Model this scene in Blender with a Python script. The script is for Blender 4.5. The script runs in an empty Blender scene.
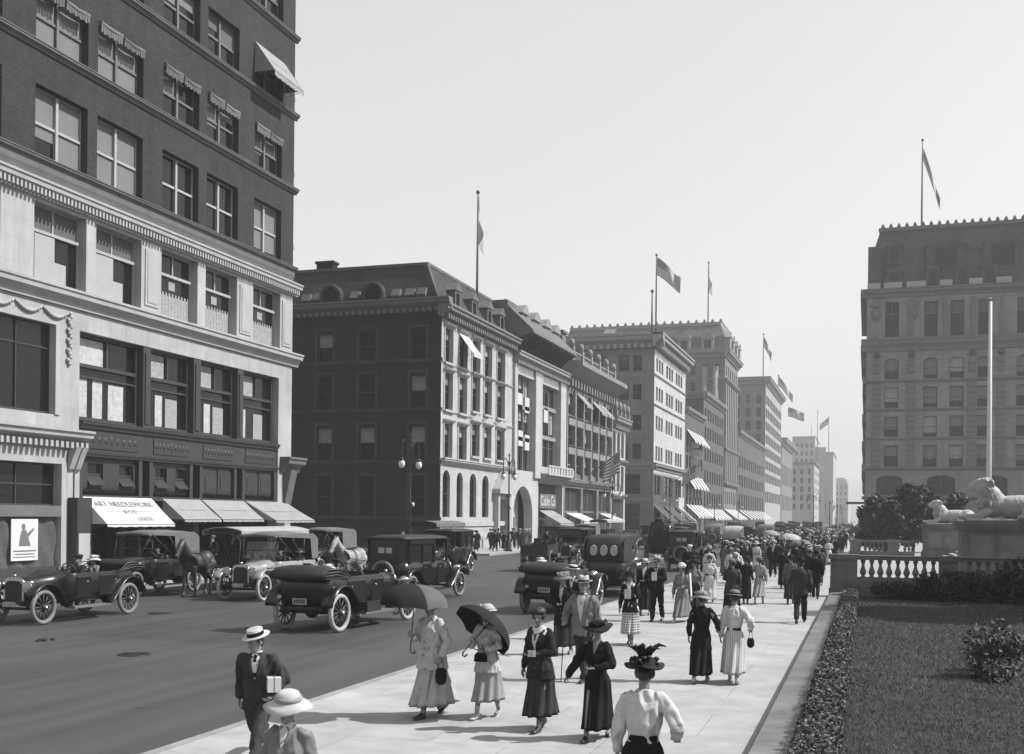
import bpy, math, random
from math import sin, cos, pi, radians as rad
from mathutils import Vector, Matrix, noise
random.seed(7)
S = bpy.context.scene
COL = S.collection
V = Vector

# ------------------------------------------------------------------ mesh builder
class MB:
    def __init__(self):
        self.v = []; self.f = []; self.m = []; self.s = []; self.uv = None
    def add(self, vs, fs, mi=0, smooth=False):
        o = len(self.v)
        self.v.extend([tuple(p) for p in vs])
        for f in fs:
            self.f.append([i + o for i in f]); self.m.append(mi); self.s.append(smooth)
        return o
    def quad(self, a, b, c, d, mi=0):
        self.add([a, b, c, d], [(0, 1, 2, 3)], mi)
    def box(self, x0, x1, y0, y1, z0, z1, mi=0, M=None):
        vs = [V((x, y, z)) for z in (z0, z1) for y in (y0, y1) for x in (x0, x1)]
        if M is not None: vs = [M @ p for p in vs]
        self.add(vs, [(0, 2, 3, 1), (4, 5, 7, 6), (0, 1, 5, 4), (2, 6, 7, 3), (0, 4, 6, 2), (1, 3, 7, 5)], mi)
    def loft(self, rings, cap=True, smooth=True, mi=0, closed=True, capsmooth=False):
        n = len(rings[0]); vs = [p for r in rings for p in r]; fs = []
        k = n if closed else n - 1
        for i in range(len(rings) - 1):
            for j in range(k):
                a = i * n + j; b = i * n + (j + 1) % n
                fs.append((a, b, b + n, a + n))
        o = self.add(vs, fs, mi, smooth)
        if cap:
            for base in (0, (len(rings) - 1) * n):
                f = [o + base + j for j in range(n)]
                if base == 0: f = f[::-1]
                self.f.append(f); self.m.append(mi); self.s.append(capsmooth)
    def tube(self, path, r, n=8, cap=True, smooth=True, mi=0, sq=1.0):
        path = [V(p) for p in path]
        if not isinstance(r, (list, tuple)): r = [r] * len(path)
        rings = []; prev = None
        for i, p in enumerate(path):
            t = (path[min(i + 1, len(path) - 1)] - path[max(i - 1, 0)])
            if t.length < 1e-9: t = V((0, 0, 1))
            t.normalize()
            if prev is None:
                a = V((0, 0, 1)) if abs(t.z) < .9 else V((1, 0, 0))
                x = (a - t * a.dot(t)).normalized()
            else:
                x = (prev - t * prev.dot(t))
                x = x.normalized() if x.length > 1e-6 else prev
            prev = x; y = t.cross(x)
            rings.append([p + (x * cos(2 * pi * j / n) + y * sin(2 * pi * j / n) * sq) * r[i] for j in range(n)])
        self.loft(rings, cap, smooth, mi)
    def capsule(self, p0, p1, r0, r1, n=10):
        p0 = V(p0); p1 = V(p1); d = (p1 - p0); L = d.length
        t = d / L if L > 1e-9 else V((0, 0, 1))
        path = []; rr = []
        for k in range(4):
            a = pi / 2 * (1 - k / 3.0); path.append(p0 - t * r0 * sin(a)); rr.append(max(r0 * cos(a), r0 * .02))
        for k in range(4):
            a = pi / 2 * k / 3.0; path.append(p1 + t * r1 * sin(a)); rr.append(max(r1 * cos(a), r1 * .02))
        self.tube(path, rr, n)
    def chain(self, pts, rs, n=10):
        for i in range(len(pts) - 1): self.capsule(pts[i], pts[i + 1], rs[i], rs[i + 1], n)
    def lathe(self, prof, n=16, o=(0, 0, 0), smooth=True, M=None, mi=0, cap=True):
        o = V(o); rings = []
        for r, z in prof:
            ring = [V((r * cos(2 * pi * j / n), r * sin(2 * pi * j / n), z)) for j in range(n)]
            if M is not None: ring = [M @ p for p in ring]
            rings.append([p + o for p in ring])
        self.loft(rings, cap, smooth, mi)
    def ell(self, c, r, n=12, m=8, R=None, mi=0):
        c = V(c); rings = []
        for i in range(m + 1):
            a = -pi / 2 + pi * i / m; k = max(cos(a), .02)
            ring = [V((r[0] * k * cos(2 * pi * j / n), r[1] * k * sin(2 * pi * j / n), r[2] * sin(a))) for j in range(n)]
            if R is not None: ring = [R @ p for p in ring]
            rings.append([p + c for p in ring])
        self.loft(rings, True, True, mi, True, True)
    def torus(self, c, R, r, n=28, k=8, M=None, sq=1.0):
        rings = []
        for i in range(n):
            a = 2 * pi * i / n; ring = []
            for j in range(k):
                b = 2 * pi * j / k; q = R + r * cos(b)
                p = V((q * cos(a), q * sin(a), r * sin(b) * sq))
                if M is not None: p = M @ p
                ring.append(p + V(c))
            rings.append(ring)
        rings.append(rings[0]); self.loft(rings, False, True)
    def prism(self, poly, d0, d1, fn, mi=0, smooth=False):
        """poly: 2-D outline; fn(a,b,d) -> 3-D point"""
        n = len(poly)
        vs = [fn(a, b, d0) for a, b in poly] + [fn(a, b, d1) for a, b in poly]
        o = self.add(vs, [(i, (i + 1) % n, n + (i + 1) % n, n + i) for i in range(n)], mi, smooth)
        self.f += [[o + i for i in range(n)][::-1], [o + n + i for i in range(n)]]; self.m += [mi, mi]; self.s += [False, False]
    def mesh(self, name, mats=None, org=None):
        me = bpy.data.meshes.new(name)
        vs = self.v
        if org is not None: vs = [(p[0] - org[0], p[1] - org[1], p[2] - org[2]) for p in vs]
        me.from_pydata(vs, [], self.f)
        if mats is not None:
            if not isinstance(mats, (list, tuple)): mats = [mats]
            for k in mats: me.materials.append(k)
            if len(mats) > 1: me.polygons.foreach_set('material_index', self.m)
        me.polygons.foreach_set('use_smooth', self.s)
        me.update()
        return me
    def build(self, name, mats, parent=None, org=None, loc=None):
        """verts in world space when org given (object placed at org)"""
        ob = bpy.data.objects.new(name, self.mesh(name, mats, org)); COL.objects.link(ob)
        own(ob, parent)
        if org is not None:
            ob.location = V(org) - (wloc(parent) if parent is not None else V((0, 0, 0)))
        if loc is not None: ob.location = loc
        return ob

KIDS = {}
def wloc(o):
    p = V((0, 0, 0))
    while o is not None:
        p = p + V(o.location); o = o.parent
    return p
def place(name, me, parent, loc=(0, 0, 0), rz=0):
    ob = bpy.data.objects.new(name, me); COL.objects.link(ob)
    own(ob, parent); ob.location = loc; ob.rotation_euler = (0, 0, rz)
    return ob
def tag(o, label=None, cat=None, group=None, kind=None):
    if label: o['label'] = label
    if cat: o['category'] = cat
    if group: o['group'] = group
    if kind: o['kind'] = kind
    return o
def thing(name, loc, label, cat, group=None, rz=0):
    o = bpy.data.objects.new(name, None); COL.objects.link(o)
    o.empty_display_size = .2
    o.location = loc; o.rotation_euler = (0, 0, rz)
    return tag(o, label, cat, group)
def own(ob, parent):
    if parent is not None:
        ob.parent = parent; KIDS.setdefault(parent.name, []).append(ob)
    return ob
def kids(o):
    return list(KIDS.get(o.name, ()))
def copytree(o, parent=None):
    c = o.copy(); COL.objects.link(c); c.parent = None; own(c, parent)
    for ch in kids(o): copytree(ch, c)
    return c
def dup(root, loc, rz, label=None, group=None, cat=None):
    c = copytree(root); c.location = loc; c.rotation_euler = (0, 0, rz)
    return tag(c, label, cat, group)

def remesh(mb, vox, smooth=4, wr=0.0, wscale=8.0, seed=0, mats=None, name='m'):
    me = mb.mesh('tmp'); ob = bpy.data.objects.new('tmp', me); COL.objects.link(ob)
    md = ob.modifiers.new('r', 'REMESH'); md.mode = 'VOXEL'; md.voxel_size = vox; md.use_smooth_shade = True
    if smooth:
        sm = ob.modifiers.new('s', 'SMOOTH'); sm.factor = .5; sm.iterations = smooth
    dg = bpy.context.evaluated_depsgraph_get(); dg.update()
    out = bpy.data.meshes.new_from_object(ob.evaluated_get(dg)); out.name = name
    bpy.data.objects.remove(ob); bpy.data.meshes.remove(me)
    if wr:
        off = V((seed * 3.7, seed * 1.3, seed * 2.1))
        nrm = [v.normal.copy() for v in out.vertices]
        for v, nv in zip(out.vertices, nrm):
            p = V((v.co.x * 1.0, v.co.y, v.co.z * .55)) * wscale + off
            k = 1 - abs(noise.noise(p)) * 2
            v.co = v.co + nv * wr * (k - .5)
    out.materials.clear()
    if mats is not None: out.materials.append(mats)
    out.polygons.foreach_set('use_smooth', [True] * len(out.polygons)); out.update()
    return out

# ------------------------------------------------------------------ materials (monochrome)
MC = {}
AL = .68          # plate exposure: every paint, stone and cloth value below is given relative to this
def _bsdf(name):
    m = bpy.data.materials.new(name); m.use_nodes = True
    nt = m.node_tree; b = nt.nodes['Principled BSDF']
    return m, nt, b
def g(v): return (v, v, v, 1)
def mat(name, v, rough=.8, spec=.3, var=.25, scale=4., bump=0., metal=0., fine=0., coat=0.):
    """noise-mottled grey: value v, broad variation var, fine grain 'fine', bump in metres"""
    if name in MC: return MC[name]
    v = v * AL
    m, nt, b = _bsdf(name); N = nt.nodes; L = nt.links
    tc = N.new('ShaderNodeTexCoord')
    n1 = N.new('ShaderNodeTexNoise'); n1.inputs['Scale'].default_value = scale; n1.inputs['Detail'].default_value = 6
    n1.inputs['Roughness'].default_value = .62
    L.new(tc.outputs['Object'], n1.inputs['Vector'])
    mr = N.new('ShaderNodeMapRange'); mr.inputs[1].default_value = .25; mr.inputs[2].default_value = .75
    mr.inputs[3].default_value = v * (1 - var); mr.inputs[4].default_value = v * (1 + var)
    L.new(n1.outputs['Fac'], mr.inputs[0])
    out = mr.outputs[0]
    if fine:
        n2 = N.new('ShaderNodeTexNoise'); n2.inputs['Scale'].default_value = scale * 14; n2.inputs['Detail'].default_value = 3
        L.new(tc.outputs['Object'], n2.inputs['Vector'])
        m2 = N.new('ShaderNodeMapRange'); m2.inputs[1].default_value = .3; m2.inputs[2].default_value = .7
        m2.inputs[3].default_value = 1 - fine; m2.inputs[4].default_value = 1 + fine
        L.new(n2.outputs['Fac'], m2.inputs[0])
        mm = N.new('ShaderNodeMath'); mm.operation = 'MULTIPLY'
        L.new(out, mm.inputs[0]); L.new(m2.outputs[0], mm.inputs[1]); out = mm.outputs[0]
    L.new(out, b.inputs['Base Color'])
    b.inputs['Roughness'].default_value = rough; b.inputs['Specular IOR Level'].default_value = spec
    b.inputs['Metallic'].default_value = metal; b.inputs['Coat Weight'].default_value = coat; b.inputs['Coat Roughness'].default_value = .12
    if bump:
        bp = N.new('ShaderNodeBump'); bp.inputs['Distance'].default_value = bump; bp.inputs['Strength'].default_value = 1
        n3 = N.new('ShaderNodeTexNoise'); n3.inputs['Scale'].default_value = scale * 5; n3.inputs['Detail'].default_value = 5
        L.new(tc.outputs['Object'], n3.inputs['Vector']); L.new(n3.outputs['Fac'], bp.inputs['Height'])
        L.new(bp.outputs['Normal'], b.inputs['Normal'])
    MC[name] = m
    return m
def masonry(name, v, bw, bh, mortar, mv, var=.2, bump=.006, rough=.85, horiz=False, stain=.25):
    """running-bond blocks on vertical walls (or slabs on the ground when horiz)"""
    if name in MC: return MC[name]
    v *= AL; mv *= AL
    m, nt, b = _bsdf(name); N = nt.nodes; L = nt.links
    geo = N.new('ShaderNodeNewGeometry'); sp = N.new('ShaderNodeSeparateXYZ'); L.new(geo.outputs['Position'], sp.inputs[0])
    cb = N.new('ShaderNodeCombineXYZ')
    if horiz:
        L.new(sp.outputs[0], cb.inputs[0]); L.new(sp.outputs[1], cb.inputs[1])
    else:
        ad = N.new('ShaderNodeMath'); L.new(sp.outputs[0], ad.inputs[0]); L.new(sp.outputs[1], ad.inputs[1])
        L.new(ad.outputs[0], cb.inputs[0]); L.new(sp.outputs[2], cb.inputs[1])
    bt = N.new('ShaderNodeTexBrick'); L.new(cb.outputs[0], bt.inputs['Vector'])
    bt.inputs['Scale'].default_value = 1; bt.inputs['Brick Width'].default_value = bw; bt.inputs['Row Height'].default_value = bh
    bt.inputs['Mortar Size'].default_value = mortar; bt.inputs['Mortar Smooth'].default_value = .3
    bt.inputs['Color1'].default_value = g(v * (1 - var)); bt.inputs['Color2'].default_value = g(v * (1 + var)); bt.inputs['Mortar'].default_value = g(mv)
    n1 = N.new('ShaderNodeTexNoise'); n1.inputs['Scale'].default_value = .55; n1.inputs['Detail'].default_value = 8; n1.inputs['Roughness'].default_value = .65
    L.new(geo.outputs['Position'], n1.inputs['Vector'])
    mr = N.new('ShaderNodeMapRange'); mr.inputs[1].default_value = .3; mr.inputs[2].default_value = .7; mr.inputs[3].default_value = 1 - stain; mr.inputs[4].default_value = 1 + stain * .7
    L.new(n1.outputs['Fac'], mr.inputs[0])
    mp = N.new('ShaderNodeMapping'); mp.inputs['Scale'].default_value = (1.6, 1.6, 1.6 if horiz else .16); L.new(geo.outputs['Position'], mp.inputs[0])
    n2 = N.new('ShaderNodeTexNoise'); n2.inputs['Scale'].default_value = 1.; n2.inputs['Detail'].default_value = 6; n2.inputs['Roughness'].default_value = .7; L.new(mp.outputs[0], n2.inputs['Vector'])
    m2 = N.new('ShaderNodeMapRange'); m2.inputs[1].default_value = .35; m2.inputs[2].default_value = .72; m2.inputs[3].default_value = 1 + stain * .4; m2.inputs[4].default_value = 1 - stain * 1.2
    L.new(n2.outputs['Fac'], m2.inputs[0])                 # soot streaks washed down the wall (blotches on the ground)
    mm = N.new('ShaderNodeMath'); mm.operation = 'MULTIPLY'; L.new(mr.outputs[0], mm.inputs[0]); L.new(m2.outputs[0], mm.inputs[1])
    mx = N.new('ShaderNodeMix'); mx.data_type = 'RGBA'; mx.blend_type = 'MULTIPLY'; mx.inputs['Factor'].default_value = 1
    L.new(bt.outputs['Color'], mx.inputs['A']); L.new(mm.outputs[0], mx.inputs['B']); L.new(mx.outputs['Result'], b.inputs['Base Color'])
    b.inputs['Roughness'].default_value = rough; b.inputs['Specular IOR Level'].default_value = .2
    if bump:
        bp = N.new('ShaderNodeBump'); bp.inputs['Distance'].default_value = bump; bp.invert = True
        L.new(bt.outputs['Fac'], bp.inputs['Height']); L.new(bp.outputs['Normal'], b.inputs['Normal'])
    MC[name] = m
    return m
def striped(name, a, bv, freq, axis=0, rough=.8, duty=.5):
    if name in MC: return MC[name]
    a *= AL; bv *= AL
    m, nt, b = _bsdf(name); N = nt.nodes; L = nt.links
    tc = N.new('ShaderNodeTexCoord'); sp = N.new('ShaderNodeSeparateXYZ'); L.new(tc.outputs['Object'], sp.inputs[0])
    mu = N.new('ShaderNodeMath'); mu.operation = 'MULTIPLY'; mu.inputs[1].default_value = freq; L.new(sp.outputs[axis], mu.inputs[0])
    fr = N.new('ShaderNodeMath'); fr.operation = 'FRACT'; L.new(mu.outputs[0], fr.inputs[0])
    gt = N.new('ShaderNodeMath'); gt.operation = 'GREATER_THAN'; gt.inputs[1].default_value = duty; L.new(fr.outputs[0], gt.inputs[0])
    mr = N.new('ShaderNodeMapRange'); mr.inputs[3].default_value = a; mr.inputs[4].default_value = bv; L.new(gt.outputs[0], mr.inputs[0])
    L.new(mr.outputs[0], b.inputs['Base Color']); b.inputs['Roughness'].default_value = rough; b.inputs['Specular IOR Level'].default_value = .2
    MC[name] = m
    return m
def flagmat():
    m, nt, b = _bsdf('flag_cloth'); N = nt.nodes; L = nt.links
    uv = N.new('ShaderNodeUVMap'); sp = N.new('ShaderNodeSeparateXYZ'); L.new(uv.outputs[0], sp.inputs[0])
    def M(op, a, bb):
        k = N.new('ShaderNodeMath'); k.operation = op
        for i, q in enumerate((a, bb)):
            if q is None: continue
            if hasattr(q, 'type'): L.new(q, k.inputs[i])
            else: k.inputs[i].default_value = q
        return k.outputs[0]
    st = M('GREATER_THAN', M('FRACT', M('MULTIPLY', sp.outputs[1], 6.5), None), .5)
    can = M('MULTIPLY', M('LESS_THAN', sp.outputs[0], .4), M('GREATER_THAN', sp.outputs[1], .46))
    cx = M('SUBTRACT', M('FRACT', M('MULTIPLY', sp.outputs[0], 20.), None), .5)
    cy = M('SUBTRACT', M('FRACT', M('MULTIPLY', sp.outputs[1], 11.1), None), .5)
    star = M('LESS_THAN', M('ADD', M('MULTIPLY', cx, cx), M('MULTIPLY', cy, cy)), .07)
    stripe = M('ADD', M('MULTIPLY', st, .5), .1)
    cc = M('ADD', M('MULTIPLY', star, .5), .06)
    val = M('ADD', M('MULTIPLY', stripe, M('SUBTRACT', 1.0, can)), M('MULTIPLY', cc, can))
    L.new(val, b.inputs['Base Color']); b.inputs['Roughness'].default_value = .9
    return m
def glassmat(name, v=.02, rough=.06):
    m, nt, b = _bsdf(name); N = nt.nodes; L = nt.links
    b.inputs['Base Color'].default_value = g(v); b.inputs['Roughness'].default_value = rough; b.inputs['Specular IOR Level'].default_value = .3
    # old rolled glass: slow waves that break up the reflections
    tc = N.new('ShaderNodeNewGeometry'); n = N.new('ShaderNodeTexNoise'); n.inputs['Scale'].default_value = 1.7; n.inputs['Detail'].default_value = 2
    L.new(tc.outputs['Position'], n.inputs['Vector'])
    bp = N.new('ShaderNodeBump'); bp.inputs['Distance'].default_value = .02; bp.inputs['Strength'].default_value = .5
    L.new(n.outputs['Fac'], bp.inputs['Height']); L.new(bp.outputs['Normal'], b.inputs['Normal'])
    return m
def clearglass():
    m = bpy.data.materials.new('clear_glass'); m.use_nodes = True
    nt = m.node_tree; N = nt.nodes; L = nt.links; N.clear()
    o = N.new('ShaderNodeOutputMaterial'); t = N.new('ShaderNodeBsdfTransparent'); t.inputs[0].default_value = g(.86)
    gl = N.new('ShaderNodeBsdfGlossy'); gl.inputs['Roughness'].default_value = .03
    fr = N.new('ShaderNodeFresnel'); fr.inputs[0].default_value = 1.5
    mx = N.new('ShaderNodeMixShader'); L.new(fr.outputs[0], mx.inputs[0]); L.new(t.outputs[0], mx.inputs[1]); L.new(gl.outputs[0], mx.inputs[2])
    L.new(mx.outputs[0], o.inputs[0])
    return m
GLASS = glassmat('window_glass', .007)
GLASS2 = glassmat('window_glass_grey', .04, .12)
CLEAR = clearglass()
FLAG = flagmat()

# ------------------------------------------------------------------ camera, sun, sky
AZ = rad(17.93); HCAM = 2.85
cam = bpy.data.cameras.new('camera'); camo = bpy.data.objects.new('camera', cam); COL.objects.link(camo)
cam.lens = 1100 / 1024 * 36; cam.sensor_width = 36; cam.sensor_fit = 'HORIZONTAL'
cam.shift_y = (515.3 - 377) / 1024; cam.clip_start = .1; cam.clip_end = 6000
Mx = Matrix.Rotation(AZ, 4, 'Z') @ Matrix.Rotation(rad(90), 4, 'X') @ Matrix.Rotation(rad(.6), 4, 'Z')
camo.matrix_world = Matrix.Translation((0, 0, HCAM)) @ Mx
S.camera = camo

SUN_EL, SUN_AZ = rad(46), rad(17)          # azimuth counted from +X towards +Y
sd = V((cos(SUN_EL) * cos(SUN_AZ), cos(SUN_EL) * sin(SUN_AZ), sin(SUN_EL)))
sl = bpy.data.lights.new('sun', 'SUN'); sl.energy = 4.6; sl.angle = rad(.55); sl.color = (1, 1, 1)
so = bpy.data.objects.new('sun', sl); COL.objects.link(so)
so.rotation_euler = sd.to_track_quat('Z', 'Y').to_euler(); so.location = (30, 10, 60)
W = bpy.data.worlds.new('World'); S.world = W; W.use_nodes = True
nt = W.node_tree; bg = nt.nodes['Background']
sky = nt.nodes.new('ShaderNodeTexSky'); sky.sky_type = 'NISHITA'; sky.sun_disc = False
sky.sun_elevation = SUN_EL; sky.sun_rotation = pi / 2 - SUN_AZ
sky.air_density = 1.0; sky.dust_density = 3.0; sky.ozone_density = 1.0; sky.altitude = 20
bw = nt.nodes.new('ShaderNodeSeparateColor')      # blue-sensitive plate: the sky is recorded by its blue light only
nt.links.new(sky.outputs[0], bw.inputs[0]); 
pw = nt.nodes.new('ShaderNodeMath'); pw.operation = 'POWER'; pw.inputs[1].default_value = .5; nt.links.new(bw.outputs[2], pw.inputs[0])
ml = nt.nodes.new('ShaderNodeMath'); ml.operation = 'MULTIPLY'; ml.inputs[1].default_value = 2.28; nt.links.new(pw.outputs[0], ml.inputs[0])
nt.links.new(ml.outputs[0], bg.inputs['Color'])
bg.inputs['Strength'].default_value = .115
S.view_settings.view_transform = 'Standard'; S.view_settings.look = 'None'
S.view_settings.gamma = 1; S.view_settings.use_curve_mapping = False; S.view_settings.exposure = 0.6
S.cycles.use_denoising = True
S.cycles.max_bounces = 5; S.cycles.diffuse_bounces = 3; S.cycles.glossy_bounces = 2; S.cycles.transparent_max_bounces = 8
S.cycles.volume_bounces = 1; S.cycles.use_adaptive_sampling = True; S.cycles.adaptive_threshold = .02
# ------------------------------------------------------------------ ground, road, pavements
ROADZ = -.15; KW = -8.1; KE = -26.5; WE = -31.9
def roadmat():
    m, nt, b = _bsdf('road_asphalt'); N = nt.nodes; L = nt.links
    geo = N.new('ShaderNodeNewGeometry')
    mp = N.new('ShaderNodeMapping'); mp.inputs['Scale'].default_value = (1, .12, 1); L.new(geo.outputs['Position'], mp.inputs[0])
    n1 = N.new('ShaderNodeTexNoise'); n1.inputs['Scale'].default_value = .9; n1.inputs['Detail'].default_value = 7; n1.inputs['Roughness'].default_value = .6
    L.new(mp.outputs[0], n1.inputs['Vector'])
    n2 = N.new('ShaderNodeTexNoise'); n2.inputs['Scale'].default_value = 30; n2.inputs['Detail'].default_value = 4; L.new(geo.outputs['Position'], n2.inputs['Vector'])
    n3 = N.new('ShaderNodeTexNoise'); n3.inputs['Scale'].default_value = .25; n3.inputs['Detail'].default_value = 5; L.new(geo.outputs['Position'], n3.inputs['Vector'])
    a = N.new('ShaderNodeMath'); a.operation = 'ADD'; L.new(n1.outputs['Fac'], a.inputs[0]); L.new(n3.outputs['Fac'], a.inputs[1])
    a2 = N.new('ShaderNodeMath'); a2.operation = 'MULTIPLY_ADD'; L.new(n2.outputs['Fac'], a2.inputs[0]); a2.inputs[1].default_value = .55; L.new(a.outputs[0], a2.inputs[2])
    mr = N.new('ShaderNodeMapRange'); mr.inputs[1].default_value = .8; mr.inputs[2].default_value = 1.8; mr.inputs[3].default_value = .036; mr.inputs[4].default_value = .070
    L.new(a2.outputs[0], mr.inputs[0])
    def MM(op, p, q, r=None):
        k = N.new('ShaderNodeMath'); k.operation = op
        for i, z in enumerate((p, q, r)):
            if z is None: continue
            if isinstance(z, (int, float)): k.inputs[i].default_value = z
            else: L.new(z, k.inputs[i])
        return k.outputs[0]
    sp = N.new('ShaderNodeSeparateXYZ'); L.new(geo.outputs['Position'], sp.inputs[0])
    wob = MM('MULTIPLY_ADD', n3.outputs['Fac'], .7, sp.outputs[0])
    lane = MM('ABSOLUTE', MM('SUBTRACT', MM('FRACT', MM('DIVIDE', wob, 1.55), None), .5), None)      # rubber-worn wheel tracks
    trk = N.new('ShaderNodeMapRange'); trk.interpolation_type = 'SMOOTHSTEP'; trk.inputs[1].default_value = .0; trk.inputs[2].default_value = .32; trk.inputs[3].default_value = .90; trk.inputs[4].default_value = 1.03; L.new(lane, trk.inputs[0])
    oil = MM('ABSOLUTE', MM('SUBTRACT', MM('FRACT', MM('DIVIDE', wob, 3.1), None), .5), None)
    ol = N.new('ShaderNodeMapRange'); ol.interpolation_type = 'SMOOTHSTEP'; ol.inputs[1].default_value = .0; ol.inputs[2].default_value = .11; ol.inputs[3].default_value = .84; ol.inputs[4].default_value = 1.; L.new(oil, ol.inputs[0])
    vo = N.new('ShaderNodeTexVoronoi'); vo.inputs['Scale'].default_value = .55; vo.inputs['Randomness'].default_value = 1; L.new(geo.outputs['Position'], vo.inputs['Vector'])
    sp2 = N.new('ShaderNodeMapRange'); sp2.inputs[1].default_value = .05; sp2.inputs[2].default_value = .10; sp2.inputs[3].default_value = .42; sp2.inputs[4].default_value = 1.
    L.new(MM('MULTIPLY_ADD', n2.outputs['Fac'], .08, vo.outputs['Distance']), sp2.inputs[0])             # droppings and oil spots
    pt = N.new('ShaderNodeTexBrick'); pt.inputs['Scale'].default_value = 1; pt.inputs['Brick Width'].default_value = 7.3; pt.inputs['Row Height'].default_value = 11.; pt.inputs['Mortar Size'].default_value = .018; pt.inputs['Color1'].default_value = g(.90); pt.inputs['Color2'].default_value = g(1.12); pt.inputs['Mortar'].default_value = g(.62); L.new(geo.outputs['Position'], pt.inputs['Vector'])
    gut = N.new('ShaderNodeMapRange'); gut.inputs[1].default_value = -8.1 - .55; gut.inputs[2].default_value = -8.1; gut.inputs[3].default_value = 1; gut.inputs[4].default_value = .5; L.new(sp.outputs[0], gut.inputs[0])
    allv = MM('MULTIPLY', MM('MULTIPLY', MM('MULTIPLY', MM('MULTIPLY', mr.outputs[0], trk.outputs[0]), ol.outputs[0]), sp2.outputs[0]), MM('MULTIPLY', pt.outputs['Color'], gut.outputs[0]))
    L.new(allv, b.inputs['Base Color'])
    b.inputs['Roughness'].default_value = .62; b.inputs['Specular IOR Level'].default_value = .25
    bp = N.new('ShaderNodeBump'); bp.inputs['Distance'].default_value = .006; L.new(n2.outputs['Fac'], bp.inputs['Height']); L.new(bp.outputs['Normal'], b.inputs['Normal'])
    return m
M_road = roadmat()
M_walk = masonry('pavement_flags', .45, 2.1, 1.6, .010, .36, var=.04, bump=.003, rough=.8, horiz=True, stain=.17)
M_kerb = masonry('kerb_granite', .42, 1.8, 9, .02, .25, horiz=True, bump=0, stain=.2)
M_soil = mat('earth', .06, .95, .1, var=.3, scale=2)

mb = MB(); mb.box(-900, 900, -200, 1600, -1.2, -1.0); o = mb.build('ground', M_soil); tag(o, kind='structure')
mb = MB(); mb.quad((-800, -60, ROADZ), (KW + .16, -60, ROADZ), (KW + .16, 1500, ROADZ), (-800, 1500, ROADZ)); tag(mb.build('road', M_road), kind='structure')
def slab(name, x0, x1, y0, y1, kerbside, z=0.):
    """pavement with a granite kerb along one side; x = outer kerb line"""
    mb = MB()
    if kerbside == 'L': mb.box(x0 + .16, x1, y0, y1, -.4, z)
    else: mb.box(x0, x1 - .16, y0, y1, -.4, z)
    tag(mb.build(name, M_walk), kind='structure')
    mb = MB()
    if kerbside == 'L': mb.box(x0, x0 + .158, y0, y1, -.4, z + .006)
    else: mb.box(x1 - .158, x1, y0, y1, -.4, z + .006)
    tag(mb.build('kerb', M_kerb), kind='structure')
slab('pavement', KW, -1.3, -40, 1200, 'L')
for a, b in ((-40, 62.8), (76.6, 152.4), (166.4, 1200)):
    slab('pavement', WE - 40, KE, a, b, 'R')
# storm drains and manholes on the roadway
M_iron = mat('cast_iron', .035, .5, .4, var=.3, scale=9, metal=.4)
for i, (x, y) in enumerate(((-14.6, 19.5), (-19.8, 27.6), (-11.2, 47))):
    mb = MB(); mb.lathe([(.34, 0), (.34, .012), (.30, .012), (.29, .008), (.06, .008), (.05, .014), (.0, .014)], 24, cap=False)
    for k in range(10):
        a = k * pi / 5; mb.box(.1, .27, -.012, .012, .006, .016, M=Matrix.Rotation(a, 4, 'Z'))
    o = mb.build('manhole_cover', M_iron, loc=(x, y, ROADZ + .002))
    tag(o, ['round iron manhole cover in the road near the kerb corner', 'round iron manhole cover in mid road before the pale car', 'round iron manhole cover in the road beside the parked cars'][i], 'manhole', 'manhole covers in the road')

# low coping wall, hedge and lawn of the library
M_cope = masonry('coping_marble', .23, 30, 2.4, .015, .2, horiz=True, var=.10, bump=.003, stain=.3)
mb = MB(); y0, y1 = -6., 41.6
mb.prism([(-1.30, -.3), (-1.30, .13), (-1.27, .16), (-.84, .20), (-.80, .17), (-.80, -.3)], y0, y1, lambda a, b, d: V((a, d, b)))
wallo = mb.build('low_wall', M_cope, org=(-1.05, 20, 0)); tag(wallo, 'long low marble coping wall along the pavement edge below the hedge', 'wall')
M_lawn = mat('lawn_soil', .05, .95, .05, var=.35, scale=.7, fine=.3, bump=.02)
mb = MB(); n = 40; vs = []; fs = []
for j in range(n + 1):
    for i in range(n + 1):
        x = -.8 + i / n * 33; y = -6 + j / n * 48
        vs.append((x, y, .04 + .03 * noise.noise(V((x * .3, y * .3, 0)))))
for j in range(n):
    for i in range(n):
        a = j * (n + 1) + i; fs.append((a, a + 1, a + n + 2, a + n + 1))
mb.add(vs, fs, 0, True); tag(mb.build('lawn', M_lawn), kind='structure')
M_grass = mat('grass_blade', .125, .7, .25, var=.4, scale=1.1)
mb = MB(); R = random.Random(3)
def blades(nb, xa, xb, ya, yb, h, w):
    vs = []; fs = []
    for k in range(nb):
        x = R.uniform(xa, xb); y = R.uniform(ya, yb); a = R.uniform(0, 2 * pi); hh = h * R.uniform(.5, 1.2)
        dx, dy = cos(a) * w, sin(a) * w; lx, ly = R.uniform(-1, 1) * hh * .8, R.uniform(-1, 1) * hh * .8
        z = .03 + .03 * noise.noise(V((x * .3, y * .3, 0))); i = len(vs)
        vs += [(x - dx, y - dy, z), (x + dx, y + dy, z), (x + lx, y + ly, z + hh)]; fs.append((i, i + 1, i + 2))
    mb.add(vs, fs)
blades(30000, -.35, 5, 8, 20, .055, .008); blades(42000, -.35, 9, 19, 41, .06, .012)
tag(mb.build('grass', M_grass), 'short mown grass covering the library lawn', 'grass', kind='stuff')
M_leafs = [mat('leaf_dark', .022, .6, .35, var=.5, scale=2.2), mat('leaf_mid', .105, .6, .35, var=.45, scale=2.)]
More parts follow.
